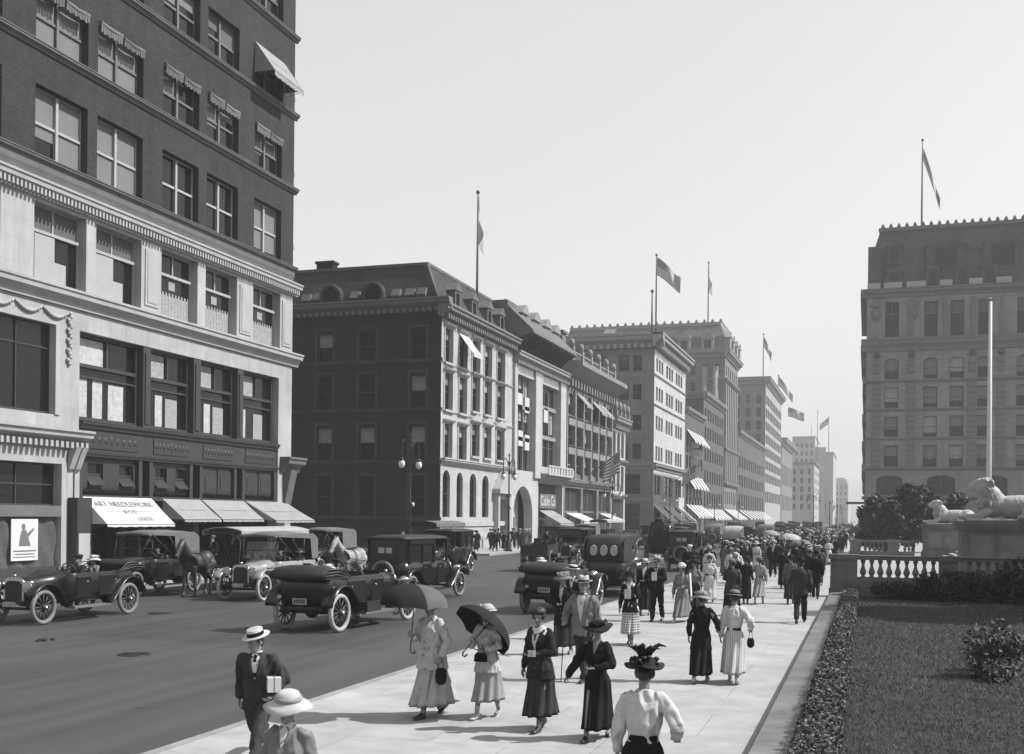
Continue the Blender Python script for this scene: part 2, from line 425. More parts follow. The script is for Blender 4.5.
def leafquad(vs, fs, p, s, R):
    a = V((R.gauss(0, 1), R.gauss(0, 1), R.gauss(0, 1))).normalized(); b = a.orthogonal().normalized(); c = a.cross(b)
    t = R.uniform(0, 6.28); u = (b * cos(t) + c * sin(t)) * s; w = (c * cos(t) - b * sin(t)) * s * .55
    i = len(vs); vs += [p - u, p - u * .2 + w, p + u, p - u * .2 - w]; fs.append((i, i + 1, i + 2, i + 3))
mb = MB(); vs = []; fs = []
for k in range(46000):
    y = 7 + 34 * (R.random() ** 1.5); prof = R.random()
    x = -.80 + .50 * R.random(); hz = .46 - .6 * (x + .55) ** 2 + .05 * noise.noise(V((x * 3, y * 1.4, 0))) - (.16 if x < -.72 else 0)
    z = hz * (1 - .55 * R.random() ** 2.2)
    leafquad(vs, fs, V((x + R.gauss(0, .02), y, max(z, .06))), R.uniform(.018, .036) * (1 + .012 * y), R)
mb.add(vs, fs); hd = mb.build('hedge', M_leafs[1], org=(-.55, 20, 0)); tag(hd, 'clipped leafy hedge running behind the low coping wall', 'hedge')
mb = MB(); mb.box(-.76, -.36, 4, 41, .03, .30); mb.build('dark_core', M_soil, hd, org=(-.55, 20, 0))  # added dark box standing in for the shade inside the hedge

def bush(name, c, r, nl, s, label, cat, group=None, mt=0, seed=1, squash=1):
    R = random.Random(seed); vs = []; fs = []; mb = MB()
    cl = [(V((R.gauss(0, .45), R.gauss(0, .45), R.uniform(.05, .8))), R.uniform(.3, .55)) for k in range(9)]
    for k in range(nl):
        q, qr = R.choice(cl); d = V((R.gauss(0, 1), R.gauss(0, 1), R.gauss(0, 1))).normalized() * qr * (R.random() ** .35)
        p = q + d
        if p.z < 0: p.z = R.random() * .2
        leafquad(vs, fs, V((p.x * r[0], p.y * r[1], p.z * r[2])), s * R.uniform(.6, 1.3), R)
    mb.add(vs, fs)
    t = thing(name, c, label, cat, group)
    mb.build('foliage', M_leafs[mt], t)
    st = MB()
    for k in range(6):
        a = R.uniform(0, 6.28); st.tube([(0, 0, 0), (cos(a) * r[0] * .2, sin(a) * r[1] * .2, r[2] * .4), (cos(a) * r[0] * .45, sin(a) * r[1] * .45, r[2] * .8)], [.02, .014, .006], 5)
    st.build('stem', M_soil, t)
    return t
bush('lawn_shrub', (2.2, 21.6, .05), (.58, .65, .8), 2300, .05, 'round leafy shrub standing alone on the lawn', 'shrub', seed=5, mt=1)
bx = [(.9, 40.6, .55, 'first'), (2.0, 40.3, .8, ''), (3.0, 40.5, .95, ''), (4.1, 40.4, 1.15, ''), (5.3, 40.2, 1.4, ''), (6.6, 40.4, 1.5, '')]
bl = ['lowest dark shrub at the pier end of the balustrade', 'dark shrub second from the pier below the balusters', 'dark shrub below the middle of the near balustrade', 'tall dark shrub hiding the balusters beside the lion pedestal', 'large dark shrub left of the tallest shrub by the balustrade', 'tallest dark shrub at the right end of the balustrade']
for i, (x, y, h, _) in enumerate(bx):
    bush('shrub', (x, y, .04), (.85, .6, h), 1900, .06, bl[i], 'shrub', 'dark shrubs planted along the balustrade', seed=20 + i)
# ivy bed strip in front of the shrubs
# ------------------------------------------------------------------ library terrace: balustrade, steps, lions
M_marble = masonry('white_marble', .19, 1.6, .55, .008, .12, var=.06, bump=.002, stain=.28)
M_marbleP = mat('marble_plain', .36, .7, .3, var=.2, scale=1.2, bump=.004)
M_plaza = masonry('plaza_paving', .42, 1.2, 1.2, .01, .3, horiz=True, var=.05, bump=.001, stain=.15)
M_balu = mat('baluster_marble', .20, .75, .25, var=.3, scale=1.6, bump=.004)
def baluster_mesh(h):
    mb = MB(); p = [(.085, 0), (.085, .05), (.06, .07), (.06, .10), (.075, .12), (.115, .26), (.115, .33), (.085, .47), (.055, .62), (.05, .74), (.065, .82), (.065, .86), (.085, .88), (.085, 1.)]
    mb.lathe([(r * 1.0, z * h) for r, z in p], 14); return mb.mesh('baluster', M_balu)
BAL = baluster_mesh(.62)
def balustrade(x0, x1, y, ztop, label, piers, zbase=0.):
    t = thing('balustrade', (x0, y, zbase), label, 'balustrade', None)
    mb = MB(); mb.box(x0, x1, y - .19, y + .19, ztop - .16, ztop - .03); mb.box(x0, x1, y - .23, y + .23, ztop - .03, ztop); mb.build('top_rail', M_marble, t, org=(x0, y, zbase))
    mb = MB(); mb.box(x0, x1, y - .22, y + .22, zbase - .3, ztop - .79); mb.box(x0, x1, y - .27, y + .27, zbase - .3, zbase + .28); mb.build('base_wall', M_marble, t, org=(x0, y, zbase))
    xs = [x for x, w, in piers]
    for x, w in piers:
        mb = MB(); mb.box(x - w / 2, x + w / 2, y - .26, y + .26, zbase - .3, ztop - .15); mb.box(x - w / 2 - .06, x + w / 2 + .06, y - .32, y + .32, ztop - .15, ztop + .03)
        mb.box(x - w / 2 - .05, x + w / 2 + .05, y - .31, y + .31, zbase - .3, zbase + .3)
        mb.box(x - w / 2 + .12, x + w / 2 - .12, y - .28, y - .255, zbase + .5, ztop - .3)
        mb.build('pier', M_marble, t, org=(x0, y, zbase))
    x = x0 + .25
    while x < x1 - .1:
        if all(abs(x - px) > w / 2 + .13 for px, w in piers): place('baluster', BAL, t, (x - x0, 0, ztop - .79 - zbase))
        x += .30
    return t
balustrade(-1.3, 10.5, 42.2, 1.52, 'near marble balustrade with plain end pier behind the lawn', [(-.82, .94), (2.75, .62), (6.9, .62)])
balustrade(-1.3, 3.2, 84., 1.32, 'far marble balustrade beyond the library steps below dark trees', [(-.85, .75), (1.75, .75)], .0)
# terrace + steps
mb = MB(); mb.box(-1.3, 40, 42.5, 130, -.5, .03); mb.build('plaza', M_plaza)['kind'] = 'structure'
mb = MB(); mb.box(-1.3, 60, 130.05, 152, -.5, .0); mb.build('pavement', M_walk)['kind'] = 'structure'
mb = MB(); mb.quad((-1.25, 152, ROADZ), (300, 152, ROADZ), (300, 169, ROADZ), (-1.25, 169, ROADZ)); mb.build('road', M_road)['kind'] = 'structure'
mb = MB()
for k in range(9):
    mb.box(4.6 + k * .42, 46, 53.2, 83.2, .03 + k * .16 if k else -.2, .03 + (k + 1) * .16)
tag(mb.build('library_steps', M_marbleP, org=(12, 68, 0)), 'broad white marble steps rising between the two lion pedestals', 'steps')
M_lion = mat('lion_marble', .48, .75, .25, var=.28, scale=2.2, bump=.01)
M_mane = mat('mane_marble', .43, .8, .2, var=.3, scale=3, bump=.03)
def lion_mesh():
    mb = MB()
    mb.box(-1.6, 1.9, -.6, .6, 0, .1)
    mb.ell((.45, 0, .62), (1.25, .42, .50), 16, 10); mb.ell((1.25, 0, .62), (.62, .52, .52), 14, 8)   # trunk, haunch
    mb.ell((-.55, 0, .78), (.55, .43, .62), 16, 10)                                                      # chest
    mb.capsule((-.55, 0, 1.05), (-.92, 0, 1.45), .42, .36, 14)
    for s in (-1, 1):
        mb.capsule((-.75, .30 * s, .42), (-1.0, .33 * s, .22), .20, .16); mb.capsule((-.95, .33 * s, .22), (-1.62, .33 * s, .19), .14, .11)
        mb.ell((-1.72, .33 * s, .19), (.17, .14, .11))
        mb.capsule((1.3, .45 * s, .62), (.72, .55 * s, .36), .34, .2); mb.capsule((.72, .55 * s, .3), (1.2, .58 * s, .2), .17, .13); mb.capsule((1.2, .58 * s, .2), (.45, .6 * s, .18), .12, .1)
    mb.ell((-1.02, 0, 1.55), (.30, .25, .29), 14, 10)                                                    # skull
    mb.ell((-1.27, 0, 1.46), (.20, .16, .15), 12, 8); mb.ell((-1.30, 0, 1.36), (.15, .13, .09), 10, 6); mb.ell((-1.45, 0, 1.50), (.06, .09, .06))
    mb.capsule((-1.15, 0, 1.68), (-1.40, 0, 1.56), .09, .07)
    for s in (-1, 1): mb.ell((-.93, .22 * s, 1.76), (.07, .09, .1)); mb.ell((-1.18, .14 * s, 1.62), (.08, .06, .05))
    mb.tube([(1.8, 0, .55), (1.95, -.25, .25), (1.6, -.66, .18), (1.1, -.72, .16)], [.09, .07, .06, .09], 8)
    return remesh(mb, .032, 3, .012, 5, 2, M_lion, 'body')
def mane_mesh():
    mb = MB(); R = random.Random(4)
    mb.ell((-.82, 0, 1.42), (.36, .44, .46), 16, 10); mb.ell((-.70, 0, 1.05), (.42, .44, .50), 16, 10); mb.ell((-.85, 0, .80), (.32, .34, .36), 12, 8)
    for k in range(150):                                                                                  # hanging locks
        a = R.uniform(-2.4, 2.4); z = R.uniform(.75, 1.75); rr = .42 if z < 1.5 else .36
        p = V((-.74 + rr * .9 * -cos(a) * .8, rr * sin(a), z)); q = p + V((R.gauss(0, .05), .05 * sin(a), -.24))
        mb.capsule(p, q, .055, .025, 6)
    return remesh(mb, .022, 1, .045, 9, 5, M_mane, 'mane')
LB, LM = lion_mesh(), mane_mesh()
def lion(x, y, z, label, plabel):
    p = thing('lion_pedestal', (x, y, 0), plabel, 'pedestal')
    mb = MB(); a, b = x - 1.95, x + 2.3
    mb.box(a + .12, b - .12, y - .85, y + .85, -.2, z - .34)
    for zz, e in ((z - .34, .14), (z - .22, .22), (z - .09, .27)):
        mb.box(a + .12 - e, b - .12 + e, y - .85 - e, y + .85 + e, zz, zz + (.12 if zz < z - .1 else .09))
    mb.box(a, b, y - .98, y + .98, -.2, .35); mb.box(a + .06, b - .06, y - .91, y + .91, .35, .47)
    mb.build('plinth', M_marble, p, org=(x, y, 0))
    mb = MB()
    for u0, u1 in ((a + .45, a + 1.45), (a + 1.6, b - .45)):
        mb.box(u0, u1, y - .88, y - .84, .75, z - .55); mb.box(u0 + .1, u1 - .1, y - .90, y - .87, .85, z - .65)
    mb.build('carved_panel', M_balu, p, org=(x, y, 0))
    t = thing('lion_statue', (x, y, z), label, 'statue', 'marble lions flanking the steps')
    place('body', LB, t); place('mane', LM, t)
    return t
lion(5.55, 50.6, 2.80, 'near marble lion with heavy mane lying on the closer pedestal', 'near marble pedestal carrying the lion close to the balustrade')
lion(5.85, 89.6, 2.5, 'farther and smaller looking marble lion facing the avenue', 'far marble pedestal standing beyond the steps before dark trees')
# ------------------------------------------------------------------ facades
class Fac:
    def __init__(s, kind, c): s.k = kind; s.c = c
    def P(s, u, z, n=0.): return V((s.c + n, u, z)) if s.k == 'E' else V((u, s.c - n, z))
    @property
    def rz(s): return pi / 2 if s.k == 'E' else 0.
def fbox(mb, F, u0, u1, z0, z1, n0, n1, mi=0):
    p = F.P(u0, z0, n0); q = F.P(u1, z1, n1)
    mb.box(min(p.x, q.x), max(p.x, q.x), min(p.y, q.y), max(p.y, q.y), z0, z1, mi)
def fprof(mb, F, u0, u1, prof, mi=0):
    """profile [(n,z)] swept along u; mitred outward at the ends by its own projection"""
    a = [F.P(u0, z, n) for n, z in prof]; b = [F.P(u1, z, n) for n, z in prof]
    k = len(prof); o = mb.add(a + b, [(i, (i + 1) % k, k + (i + 1) % k, k + i) for i in range(k)], mi)
    mb.f += [[o + i for i in range(k)][::-1], [o + k + i for i in range(k)]]; mb.m += [mi, mi]; mb.s += [False, False]
def corn(z0, z1, n, n0=-.05):
    h = z1 - z0
    return [(n0, z0), (n * .25, z0), (n * .30, z0 + h * .25), (n * .55, z0 + h * .42), (n * .85, z0 + h * .55), (n * .88, z0 + h * .8), (n, z0 + h * .86), (n, z1), (n0, z1)]
def dentils(mb, F, u0, u1, z0, z1, n0, n1, step, w=.5):
    u = u0
    while u < u1 - step * w:
        fbox(mb, F, u, u + step * w, z0, z1, n0, n1); u += step
def wall(mb, F, u0, u1, z0, z1, ops=(), r=.3):
    us = sorted({u0, u1, *[max(u0, min(u1, o[i])) for o in ops for i in (0, 1)]}); zs = sorted({z0, z1, *[max(z0, min(z1, o[i])) for o in ops for i in (2, 3)]})
    for i in range(len(us) - 1):
        for j in range(len(zs) - 1):
            cu = (us[i] + us[i + 1]) / 2; cz = (zs[j] + zs[j + 1]) / 2
            if any(o[0] < cu < o[1] and o[2] < cz < o[3] for o in ops): continue
            mb.quad(F.P(us[i], zs[j]), F.P(us[i + 1], zs[j]), F.P(us[i + 1], zs[j + 1]), F.P(us[i], zs[j + 1]))
    for o in ops:
        a, b, c, d = o[:4]
        for p, q in (((a, c), (a, d)), ((a, d), (b, d)), ((b, d), (b, c)), ((b, c), (a, c))):
            mb.quad(F.P(p[0], p[1]), F.P(q[0], q[1]), F.P(q[0], q[1], -r), F.P(p[0], p[1], -r))
def shell(mb, F, u0, u1, z0, z1, depth, back=True):
    """the other sides and the roof of a building body behind facade F"""
    A, B = F.P(u0, z0), F.P(u1, z0); C, D = F.P(u1, z0, -depth), F.P(u0, z0, -depth); up = V((0, 0, z1 - z0))
    for p, q in ((B, C), (C, D), (D, A)): mb.quad(p, q, q + up, p + up)
    mb.quad(A + up, B + up, C + up, D + up)
def archfill(mb, F, u0, u1, zs, z1, n=0., d=.3, seg=14):
    """wall above a round arch springing at zs inside opening top z1"""
    c = (u0 + u1) / 2; R_ = (u1 - u0) / 2; k = (z1 - zs) / R_
    pts = [(c - R_ * cos(pi * i / seg), zs + R_ * sin(pi * i / seg) * min(1, k) * .995) for i in range(seg + 1)]
    for i in range(seg):
        a, b = pts[i], pts[i + 1]
        mb.quad(F.P(a[0], a[1], n), F.P(b[0], b[1], n), F.P(b[0], z1, n), F.P(a[0], z1, n))
        mb.quad(F.P(a[0], a[1], n), F.P(b[0], b[1], n), F.P(b[0], b[1], n - d), F.P(a[0], a[1], n - d))

M_frame_l = mat('window_paint_light', .42, .6, .3, var=.12)
M_frame_d = mat('window_paint_dark', .05, .55, .3, var=.2)
M_frame_m = mat('window_paint_grey', .16, .6, .3, var=.15)
M_blinds = [mat('roller_blind', .20, .8, .3, var=.08, scale=1.5), mat('roller_blind_pale', .34, .8, .3, var=.08, scale=1.5), mat('roller_blind_dim', .12, .8, .3, var=.1, scale=1.5)]
WC = {}
def lbox(mb, x0, x1, y0, y1, z0, z1): mb.box(x0, x1, y0, y1, z0, z1)
def winmesh(w, h, style, fm):
    key = (round(w, 2), round(h, 2), style, fm.name)
    if key in WC: return WC[key]
    mb = MB(); f = .07 if w > 1.6 else .055
    mb.box(0, f, -.06, .02, 0, h); mb.box(w - f, w, -.06, .02, 0, h); mb.box(f, w - f, -.06, .02, 0, f); mb.box(f, w - f, -.06, .02, h - f, h)
    if style == 'pair':                                    # two sashes with a stout mullion
        mb.box(w / 2 - .075, w / 2 + .075, -.14, .02, f, h - f)
        for a, b in ((f, w / 2 - .075), (w / 2 + .075, w - f)): mb.box(a, b, -.09, .015, h * .48, h * .48 + .11); mb.box(a, b, -.05, .015, f, f + .09)
    elif style == 'sash': mb.box(f, w - f, -.07, .015, h * .5 - .035, h * .5 + .035)
    elif style == 'trans':                                 # transom with two lights over a large pane
        mb.box(f, w - f, -.16, .015, h * .64, h * .64 + .13); mb.box(w / 2 - .04, w / 2 + .04, -.06, .015, h * .64 + .13, h - f)
    elif style == 'four':
        mb.box(f, w - f, -.05, .015, h * .5 - .03, h * .5 + .03); mb.box(w / 2 - .03, w / 2 + .03, -.05, .015, f, h - f)
    elif style == 'case': mb.box(w / 2 - .03, w / 2 + .03, -.06, .015, f, h - f); mb.box(f, w - f, -.06, .015, h * .72, h * .72 + .06)
    fr = mb.mesh('window', fm)
    mb = MB(); mb.quad((f * .5, 0, f * .5), (w - f * .5, 0, f * .5), (w - f * .5, 0, h - f * .5), (f * .5, 0, h - f * .5)); pn = mb.mesh('pane', GLASS)
    WC[key] = (fr, pn, f); return WC[key]
def blindmesh(x0, x1, z0, z1, k):
    key = ('b', round(x0, 2), round(x1, 2), round(z0, 2), round(z1, 2), k)
    if key not in WC:
        mb = MB(); mb.box(x0, x1, -.012, -.005, z0, z1); mb.box(x0, x1, -.03, -.006, z0, z0 + .035); WC[key] = mb.mesh('blind', M_blinds[k])
    return WC[key]
RB = random.Random(11)
def window(F, parent, org, u0, u1, z0, z1, r=.3, style='sash', fm=None, blind=(0, 0), bk=0, name='window'):
    """frame object with pane and blind children; blind = (left, right) drawn fractions"""
    fm = fm or M_frame_m; w = u1 - u0; h = z1 - z0
    fr, pn, f = winmesh(w, h, style, fm)
    p = F.P(u0, z0, -r + .02)
    o = place(name, fr, parent, p - V(org), F.rz)
    place('pane', pn, o)
    parts = ((f, w / 2 - .08), (w / 2 + .08, w - f)) if style == 'pair' else (((f, w - f),) if style != 'trans' else ((f, w / 2 - .04), (w / 2 + .04, w - f)))
    for i, (a, b) in enumerate(parts):
        k = blind[min(i, 1)]
        if k > .05:
            k = round(k * 10) / 10
            if style == 'trans': place('blind', blindmesh(a, b, h * .64 + .14, h - f, bk), o)
            else: place('blind', blindmesh(a, b, f + (h - 2 * f) * (1 - k), h - f, bk), o)
    return o
def rblind(p=.7): return (RB.choice((.3, .4, .5, .5, .6, .9)) if RB.random() < p else 0)
def awning(F, parent, org, u0, u1, ztop, zbot, proj, m, name='awning', val=.18, sides=False):
    mb = MB(); n = 14; T = .03
    us = [u0 + (u1 - u0) * i / n for i in range(n + 1)]
    def sag(i): return .03 * sin(pi * i / n)
    rows = [(ztop, 0.02), ((ztop + zbot) / 2 - .03, proj * .5), (zbot, proj)]
    for off in (0, -T):
        for j in range(2):
            for i in range(n):
                (za, na), (zb, nb_) = rows[j], rows[j + 1]
                mb.quad(F.P(us[i], za + off - sag(i) * (j > 0), na), F.P(us[i + 1], za + off - sag(i + 1) * (j > 0), na), F.P(us[i + 1], zb + off, nb_), F.P(us[i], zb + off, nb_))
    for i in range(n):                                      # scalloped valance
        d = val * (1 + .12 * (i % 2))
        mb.quad(F.P(us[i], zbot, proj), F.P(us[i + 1], zbot, proj), F.P(us[i + 1], zbot - d, proj + .02), F.P(us[i], zbot - d, proj + .02))
    if sides:
        for u in (u0, u1): mb.add([F.P(u, ztop, .02), F.P(u, zbot, proj), F.P(u, zbot, .02)], [(0, 1, 2)])
    o = mb.build(name, m, parent, org=org)
    rb = MB()
    for u in (u0 + .03, u1 - .03): rb.tube([F.P(u, zbot - .02, proj), F.P(u, zbot - .25, .02)], .014, 5)
    rb.tube([F.P(u0, zbot - .02, proj), F.P(u1, zbot - .02, proj)], .016, 5)
    rb.build('awning_frame', M_frame_d, o, org=org)
    return o
def textmesh(s, size, m, extr=.004, align='CENTER'):
    cu = bpy.data.curves.new('t', 'FONT'); cu.body = s; cu.size = size; cu.extrude = extr; cu.align_x = align; cu.align_y = 'CENTER'
    ob = bpy.data.objects.new('t', cu); COL.objects.link(ob); dg = bpy.context.evaluated_depsgraph_get(); dg.update()
    me = bpy.data.meshes.new_from_object(ob.evaluated_get(dg)); bpy.data.objects.remove(ob); bpy.data.curves.remove(cu)
    me.materials.clear(); me.materials.append(m); me.name = 'lettering'; return me
def lettering(F, parent, org, s, size, u, z, n, m, tilt=0.):
    me = textmesh(s, size, m); o = place('lettering', me, parent, F.P(u, z, n) - V(org), 0)
    o.rotation_euler = (rad(90) - tilt, 0, F.rz); return o
M_canvas_w = mat('awning_canvas_white', .62, .85, .1, var=.06, scale=2, bump=.003)
M_canvas_g = mat('awning_canvas_grey', .33, .85, .1, var=.12, scale=2, bump=.003)
M_canvas_d = mat('awning_canvas_dark', .15, .85, .1, var=.3, scale=3, bump=.004); M_stripe = striped('awning_stripe', .62, .16, 2.2, 1)
M_ink = mat('faded_paint', .33, .8, .1, var=.2); M_black = mat('black_paint', .025, .5, .3, var=.2); M_white = mat('white_paint', .72, .6, .3, var=.05)

# ================================================================== department store (near left)
FE = Fac('E', WE)
M_brick = masonry('brick_dark', .041, .24, .085, .010, .06, var=.25, bump=.004, stain=.2)
M_wstone = masonry('pale_stone', .46, 2.2, .9, .006, .37, var=.04, bump=.002, stain=.16)
M_wtrim = mat('pale_stone_trim', .42, .75, .25, var=.15, scale=1.2)
M_gtrim = mat('grey_stone_trim', .15, .8, .2, var=.2, scale=1.2)
M_bronze = mat('bronze_front', .045, .5, .4, var=.25, scale=2.5, bump=.004)
M_bronze_d = mat('bronze_panel', .04, .5, .4, var=.35, scale=5, bump=.012)
M_curt = mat('lace_curtain', .52, .85, .1, var=.3, scale=5, fine=.3)
M_shut = mat('shutter_paint', .42, .7, .2, var=.08, scale=2); M_lace = mat('lace_dim', .36, .85, .1, var=.35, scale=9, fine=.4)
B1o = (WE, 46, 0)
b1 = thing('store_building', B1o, 'near left department store with dark brick storeys over pale stone and bronze show windows', 'building')
cols = [(36.0, 39.1), (39.72, 42.85), (44.35, 47.3), (48.0, 50.9), (52.5, 55.4)]
colsL = [(27.5, 30.5), (31.2, 34.2)]
allc = colsL + cols
rowsB = [(17.12, 20.0), (21.68, 24.1), (26.0, 28.4), (30.5, 32.9), (35, 37.4)]
ops = [(a, b, c, d) for c, d in rowsB for a, b in allc]
mb = MB(); wall(mb, FE, 22, 56.8, 16.0, 41, ops, .42)
shell(mb, FE, 22, 56.8, 0, 41, 26); mb.build('brick_wall', M_brick, b1, org=B1o)
for ri, (c, d) in enumerate(rowsB):
    for ci, (a, b) in enumerate(allc):
        bl = (.95, .95) if ri == 0 and ci < 4 else ((0, 0) if ri == 0 and ci in (4, 5) else (.9, .9) if ri == 0 else (rblind(.9), rblind(.9)))
        if ri == 1 and ci < 4: bl = (.9, 1.)
        if ri == 0 and ci == 2: bl = (.72, 1.)
        o = window(FE, b1, B1o, a, b, c, d, .42, 'pair', M_frame_l if ri == 0 else M_frame_m, bl, 0 if ri < 1 or ci < 3 else RB.choice((0, 2)))
    mb = MB()
    if ri: fprof(mb, FE, 22, 57.05, corn(c - .33, c - .02, .26)); mb.build('sill_course', M_gtrim, b1, org=B1o)
# small rolled awnings over the second brick storey, one lowered above
for ci, (a, b) in enumerate(allc):
    for s in (0, 1):
        u0 = a + .05 + s * (b - a) / 2; u1 = u0 + (b - a) / 2 - .1
        rb = MB(); rb.tube([FE.P(u0, 24.0 - .06 * s, .04), FE.P((u0 + u1) / 2, 23.95 - .06 * s, .06), FE.P(u1, 24.0 - .05 * s, .04)], .12, 8)
        for k in range(9): uu = u0 + (u1 - u0) * k / 9; rb.quad(FE.P(uu, 23.95, .14), FE.P(uu + .13, 23.95, .14), FE.P(uu + .13, 23.62 - .05 * (k % 2), .12), FE.P(uu, 23.62 - .05 * (k % 2), .12))
        rb.build('rolled_awning', M_frame_m if (ci + s) % 3 == 0 else M_canvas_d, b1, org=B1o)
awning(FE, b1, B1o, 52.4, 55.6, 28.45, 26.75, 1.25, M_canvas_g, val=.3, sides=True)
for z in (24.2, 28.6, 19.9):                               # awnings on the side street, seen edge-on
    F2 = Fac('S', 56.8); mbx = MB()
    mbx.prism([(.0, z), (.0, z - 1.1), (1.0, z - 1.5), (1.0, z - 1.3)], WE - 2.4, WE - .5, lambda a, bb, d: V((d, 56.8 + a, bb)))
    mbx.build('side_awning', M_canvas_g, b1, org=B1o)
# stone storey
ops = [(a, b, 12.15, 15.3) for a, b in allc]
mb = MB(); wall(mb, FE, 22, 56.8, 11.6, 16.0, ops, .5)
for a, b in ((43.1, 44.1), (51.15, 52.25), (55.6, 56.65)):
    fbox(mb, FE, a, b, 12.4, 15.0, 0, .05); fbox(mb, FE, a + .14, b - .14, 12.55, 14.85, .05, .075)
mb.build('stone_storey', M_wstone, b1, org=B1o)
mb = MB(); fprof(mb, FE, 22, 57.2, corn(15.45, 16.1, .5)); dentils(mb, FE, 22.1, 57., 15.5, 15.78, .1, .36, .22)
mb.build('upper_cornice', M_wtrim, b1, org=B1o)
mb = MB(); fprof(mb, FE, 22, 56.82, corn(16.1, 16.95, .12)); fprof(mb, FE, 22, 56.95, corn(16.78, 17.08, .3)); mb.build('brick_sill_course', M_gtrim, b1, org=B1o)
mb = MB(); fprof(mb, FE, 22, 57.3, corn(11.35, 12.05, .52)); mb.build('middle_cornice', M_wtrim, b1, org=B1o)
for ci, (a, b) in enumerate(allc):
    o = window(FE, b1, B1o, a, b, 12.15, 15.3, .5, 'trans', M_frame_l, (1, 1) if ci < 4 else (0, 0), 2)
    mb = MB()
    if ci < 4:
        mb.box(.35, 1.5, -.2, -.17, .1, 1.95); mb.box(1.55, 2.3, -.1, -.08, .1, 1.0)
        place('inner_shutter', mb.mesh('inner_shutter', M_shut), o)
    else:                                                  # half curtain with a scalloped lace top
        n = 22
        for k in range(n):
            x0 = .08 + (b - a - .16) * k / n; x1 = x0 + (b - a - .16) / n; mb.box(x0, x1, -.014 - .01 * (k % 2), -.006, .08, 1.15 + .14 * (k % 2))
        mb.box((b - a) / 2 - .25, (b - a) / 2 + .25, -.014, -.006, 1.45, 1.85)
        place('half_curtain', mb.mesh('half_curtain', M_lace), o)
# pale piers and frieze
mb = MB()
fbox(mb, FE, 22, 56.8, 10.5, 11.4, -.6, .0)
fbox(mb, FE, 55.25, 56.8, 0, 10.5, -.6, .0); fbox(mb, FE, 55.25, 55.45, 3.3, 10.5, 0, .04)
fbox(mb, FE, 37.55, 38.75, 5.9, 10.5, -.6, .0)
fbox(mb, FE, 22, 37.55, 6.0, 6.8, -.6, -.001)
fbox(mb, FE, 22, 29.4, 6.8, 10.5, -.6, .0)
for a, b in ((37.25, 37.55), (29.4, 29.7)): fbox(mb, FE, a, b, 6.8, 10.5, -.3, .06)
mb.build('pale_pier', M_wstone, b1, org=B1o)
# garlands carved on the corner of the pale bay
mb = MB()
for k in range(5):
    u = 30.3 + k * 1.55; pts = [FE.P(u + 1.5 * i / 10, 11.12 - .30 * sin(pi * i / 10), .05) for i in range(11)]; mb.tube(pts, [.04 + .05 * sin(pi * i / 10) for i in range(11)], 8)
    for q in range(9): mb.ell(FE.P(u + .15 + .15 * q, 11.1 - .28 * sin(pi * (q + 1) / 10), .09), (.06, .07, .07), 6, 5)
for k in range(16): mb.ell(FE.P(38.05 + .08 * sin(k * 2.1), 11.1 - .14 * k, .06), (.09, .10, .10), 8, 6)
mb.build('carved_garland', M_wtrim, b1, org=B1o)
o = window(FE, b1, B1o, 33.5, 37.25, 6.85, 10.5, .35, 'case', M_frame_d, (0, 0))
o = window(FE, b1, B1o, 29.7, 33.4, 6.85, 10.5, .35, 'case', M_frame_d, (0, 0))
# pale bay entrance: hood cornice with dentils, frame, transom, draped shop window
mb = MB(); fprof(mb, FE, 22, 38.9, corn(5.55, 6.2, .75)); dentils(mb, FE, 22.1, 38.8, 5.45, 5.7, .05, .5, .3)
for u in (37.95, 38.35): mb.prism([(0, 5.5), (.6, 5.5), (.45, 5.2), (.2, 4.6), (0, 4.4)], u, u + .3, lambda a, bb, d: FE.P(d, bb, a))
mb.build('hood_cornice', M_wtrim, b1, org=B1o)
mb = MB(); fbox(mb, FE, 22, 37.9, 4.78, 5.45, -.3, .12); fbox(mb, FE, 37.6, 37.9, 0, 4.78, -.3, .12); fbox(mb, FE, 38.0, 38.35, 0, 4.5, -.5, .05); fbox(mb, FE, 38.5, 38.8, 0, 5.4, -.5, .02)
mb.build('doorway_frame', M_wtrim, b1, org=B1o)
o = window(FE, b1, B1o, 33.4, 37.6, 3.05, 4.78, .4, 'four', M_frame_d)
mb = MB(); fbox(mb, FE, 22, 37.6, 2.6, 3.05, -.4, .12); mb.build('shop_ledge', M_gtrim, b1, org=B1o)
mb = MB(); n = 60; vs = []; fs = []
for i in range(n + 1):
    for j in range(9): vs.append(FE.P(30 + 7.5 * i / n, .55 + 2.05 * j / 8, -.1 + .05 * sin(i * .9 + j * .9) + .02 * sin(i * 2.3 - j)))
for i in range(n):
    for j in range(8): fs.append((i * 9 + j, i * 9 + j + 1, i * 9 + j + 10, i * 9 + j + 9))
mb.add(vs, fs, 0, True); mb.build('hung_drape', mat('drape_dark', .10, .9, .1, var=.25), b1, org=B1o)
mb = MB(); fbox(mb, FE, 34.9, 36.35, .85, 2.5, .0, .04); po = mb.build('poster', M_white, b1, org=B1o)
po['label'] = 'pale poster with a figure and lines of print'
mb = MB(); mb.ell(FE.P(35.55, 2.2, .045), (.01, .11, .13), 10, 6); mb.prism([(35.3, 1.42), (35.95, 1.42), (35.72, 2.02), (35.6, 2.1), (35.45, 2.05), (35.36, 1.8)], .03, .047, lambda u, z, n: FE.P(u, z, n)); mb.prism([(35.72, 1.9), (36.1, 2.15), (36.14, 2.08), (35.8, 1.75)], .03, .046, lambda u, z, n: FE.P(u, z, n))
fbox(mb, FE, 35.0, 36.25, 1.20, 1.26, .03, .046); fbox(mb, FE, 35.1, 36.15, 1.08, 1.13, .03, .046); fbox(mb, FE, 35.0, 36.2, .97, 1.01, .03, .046)
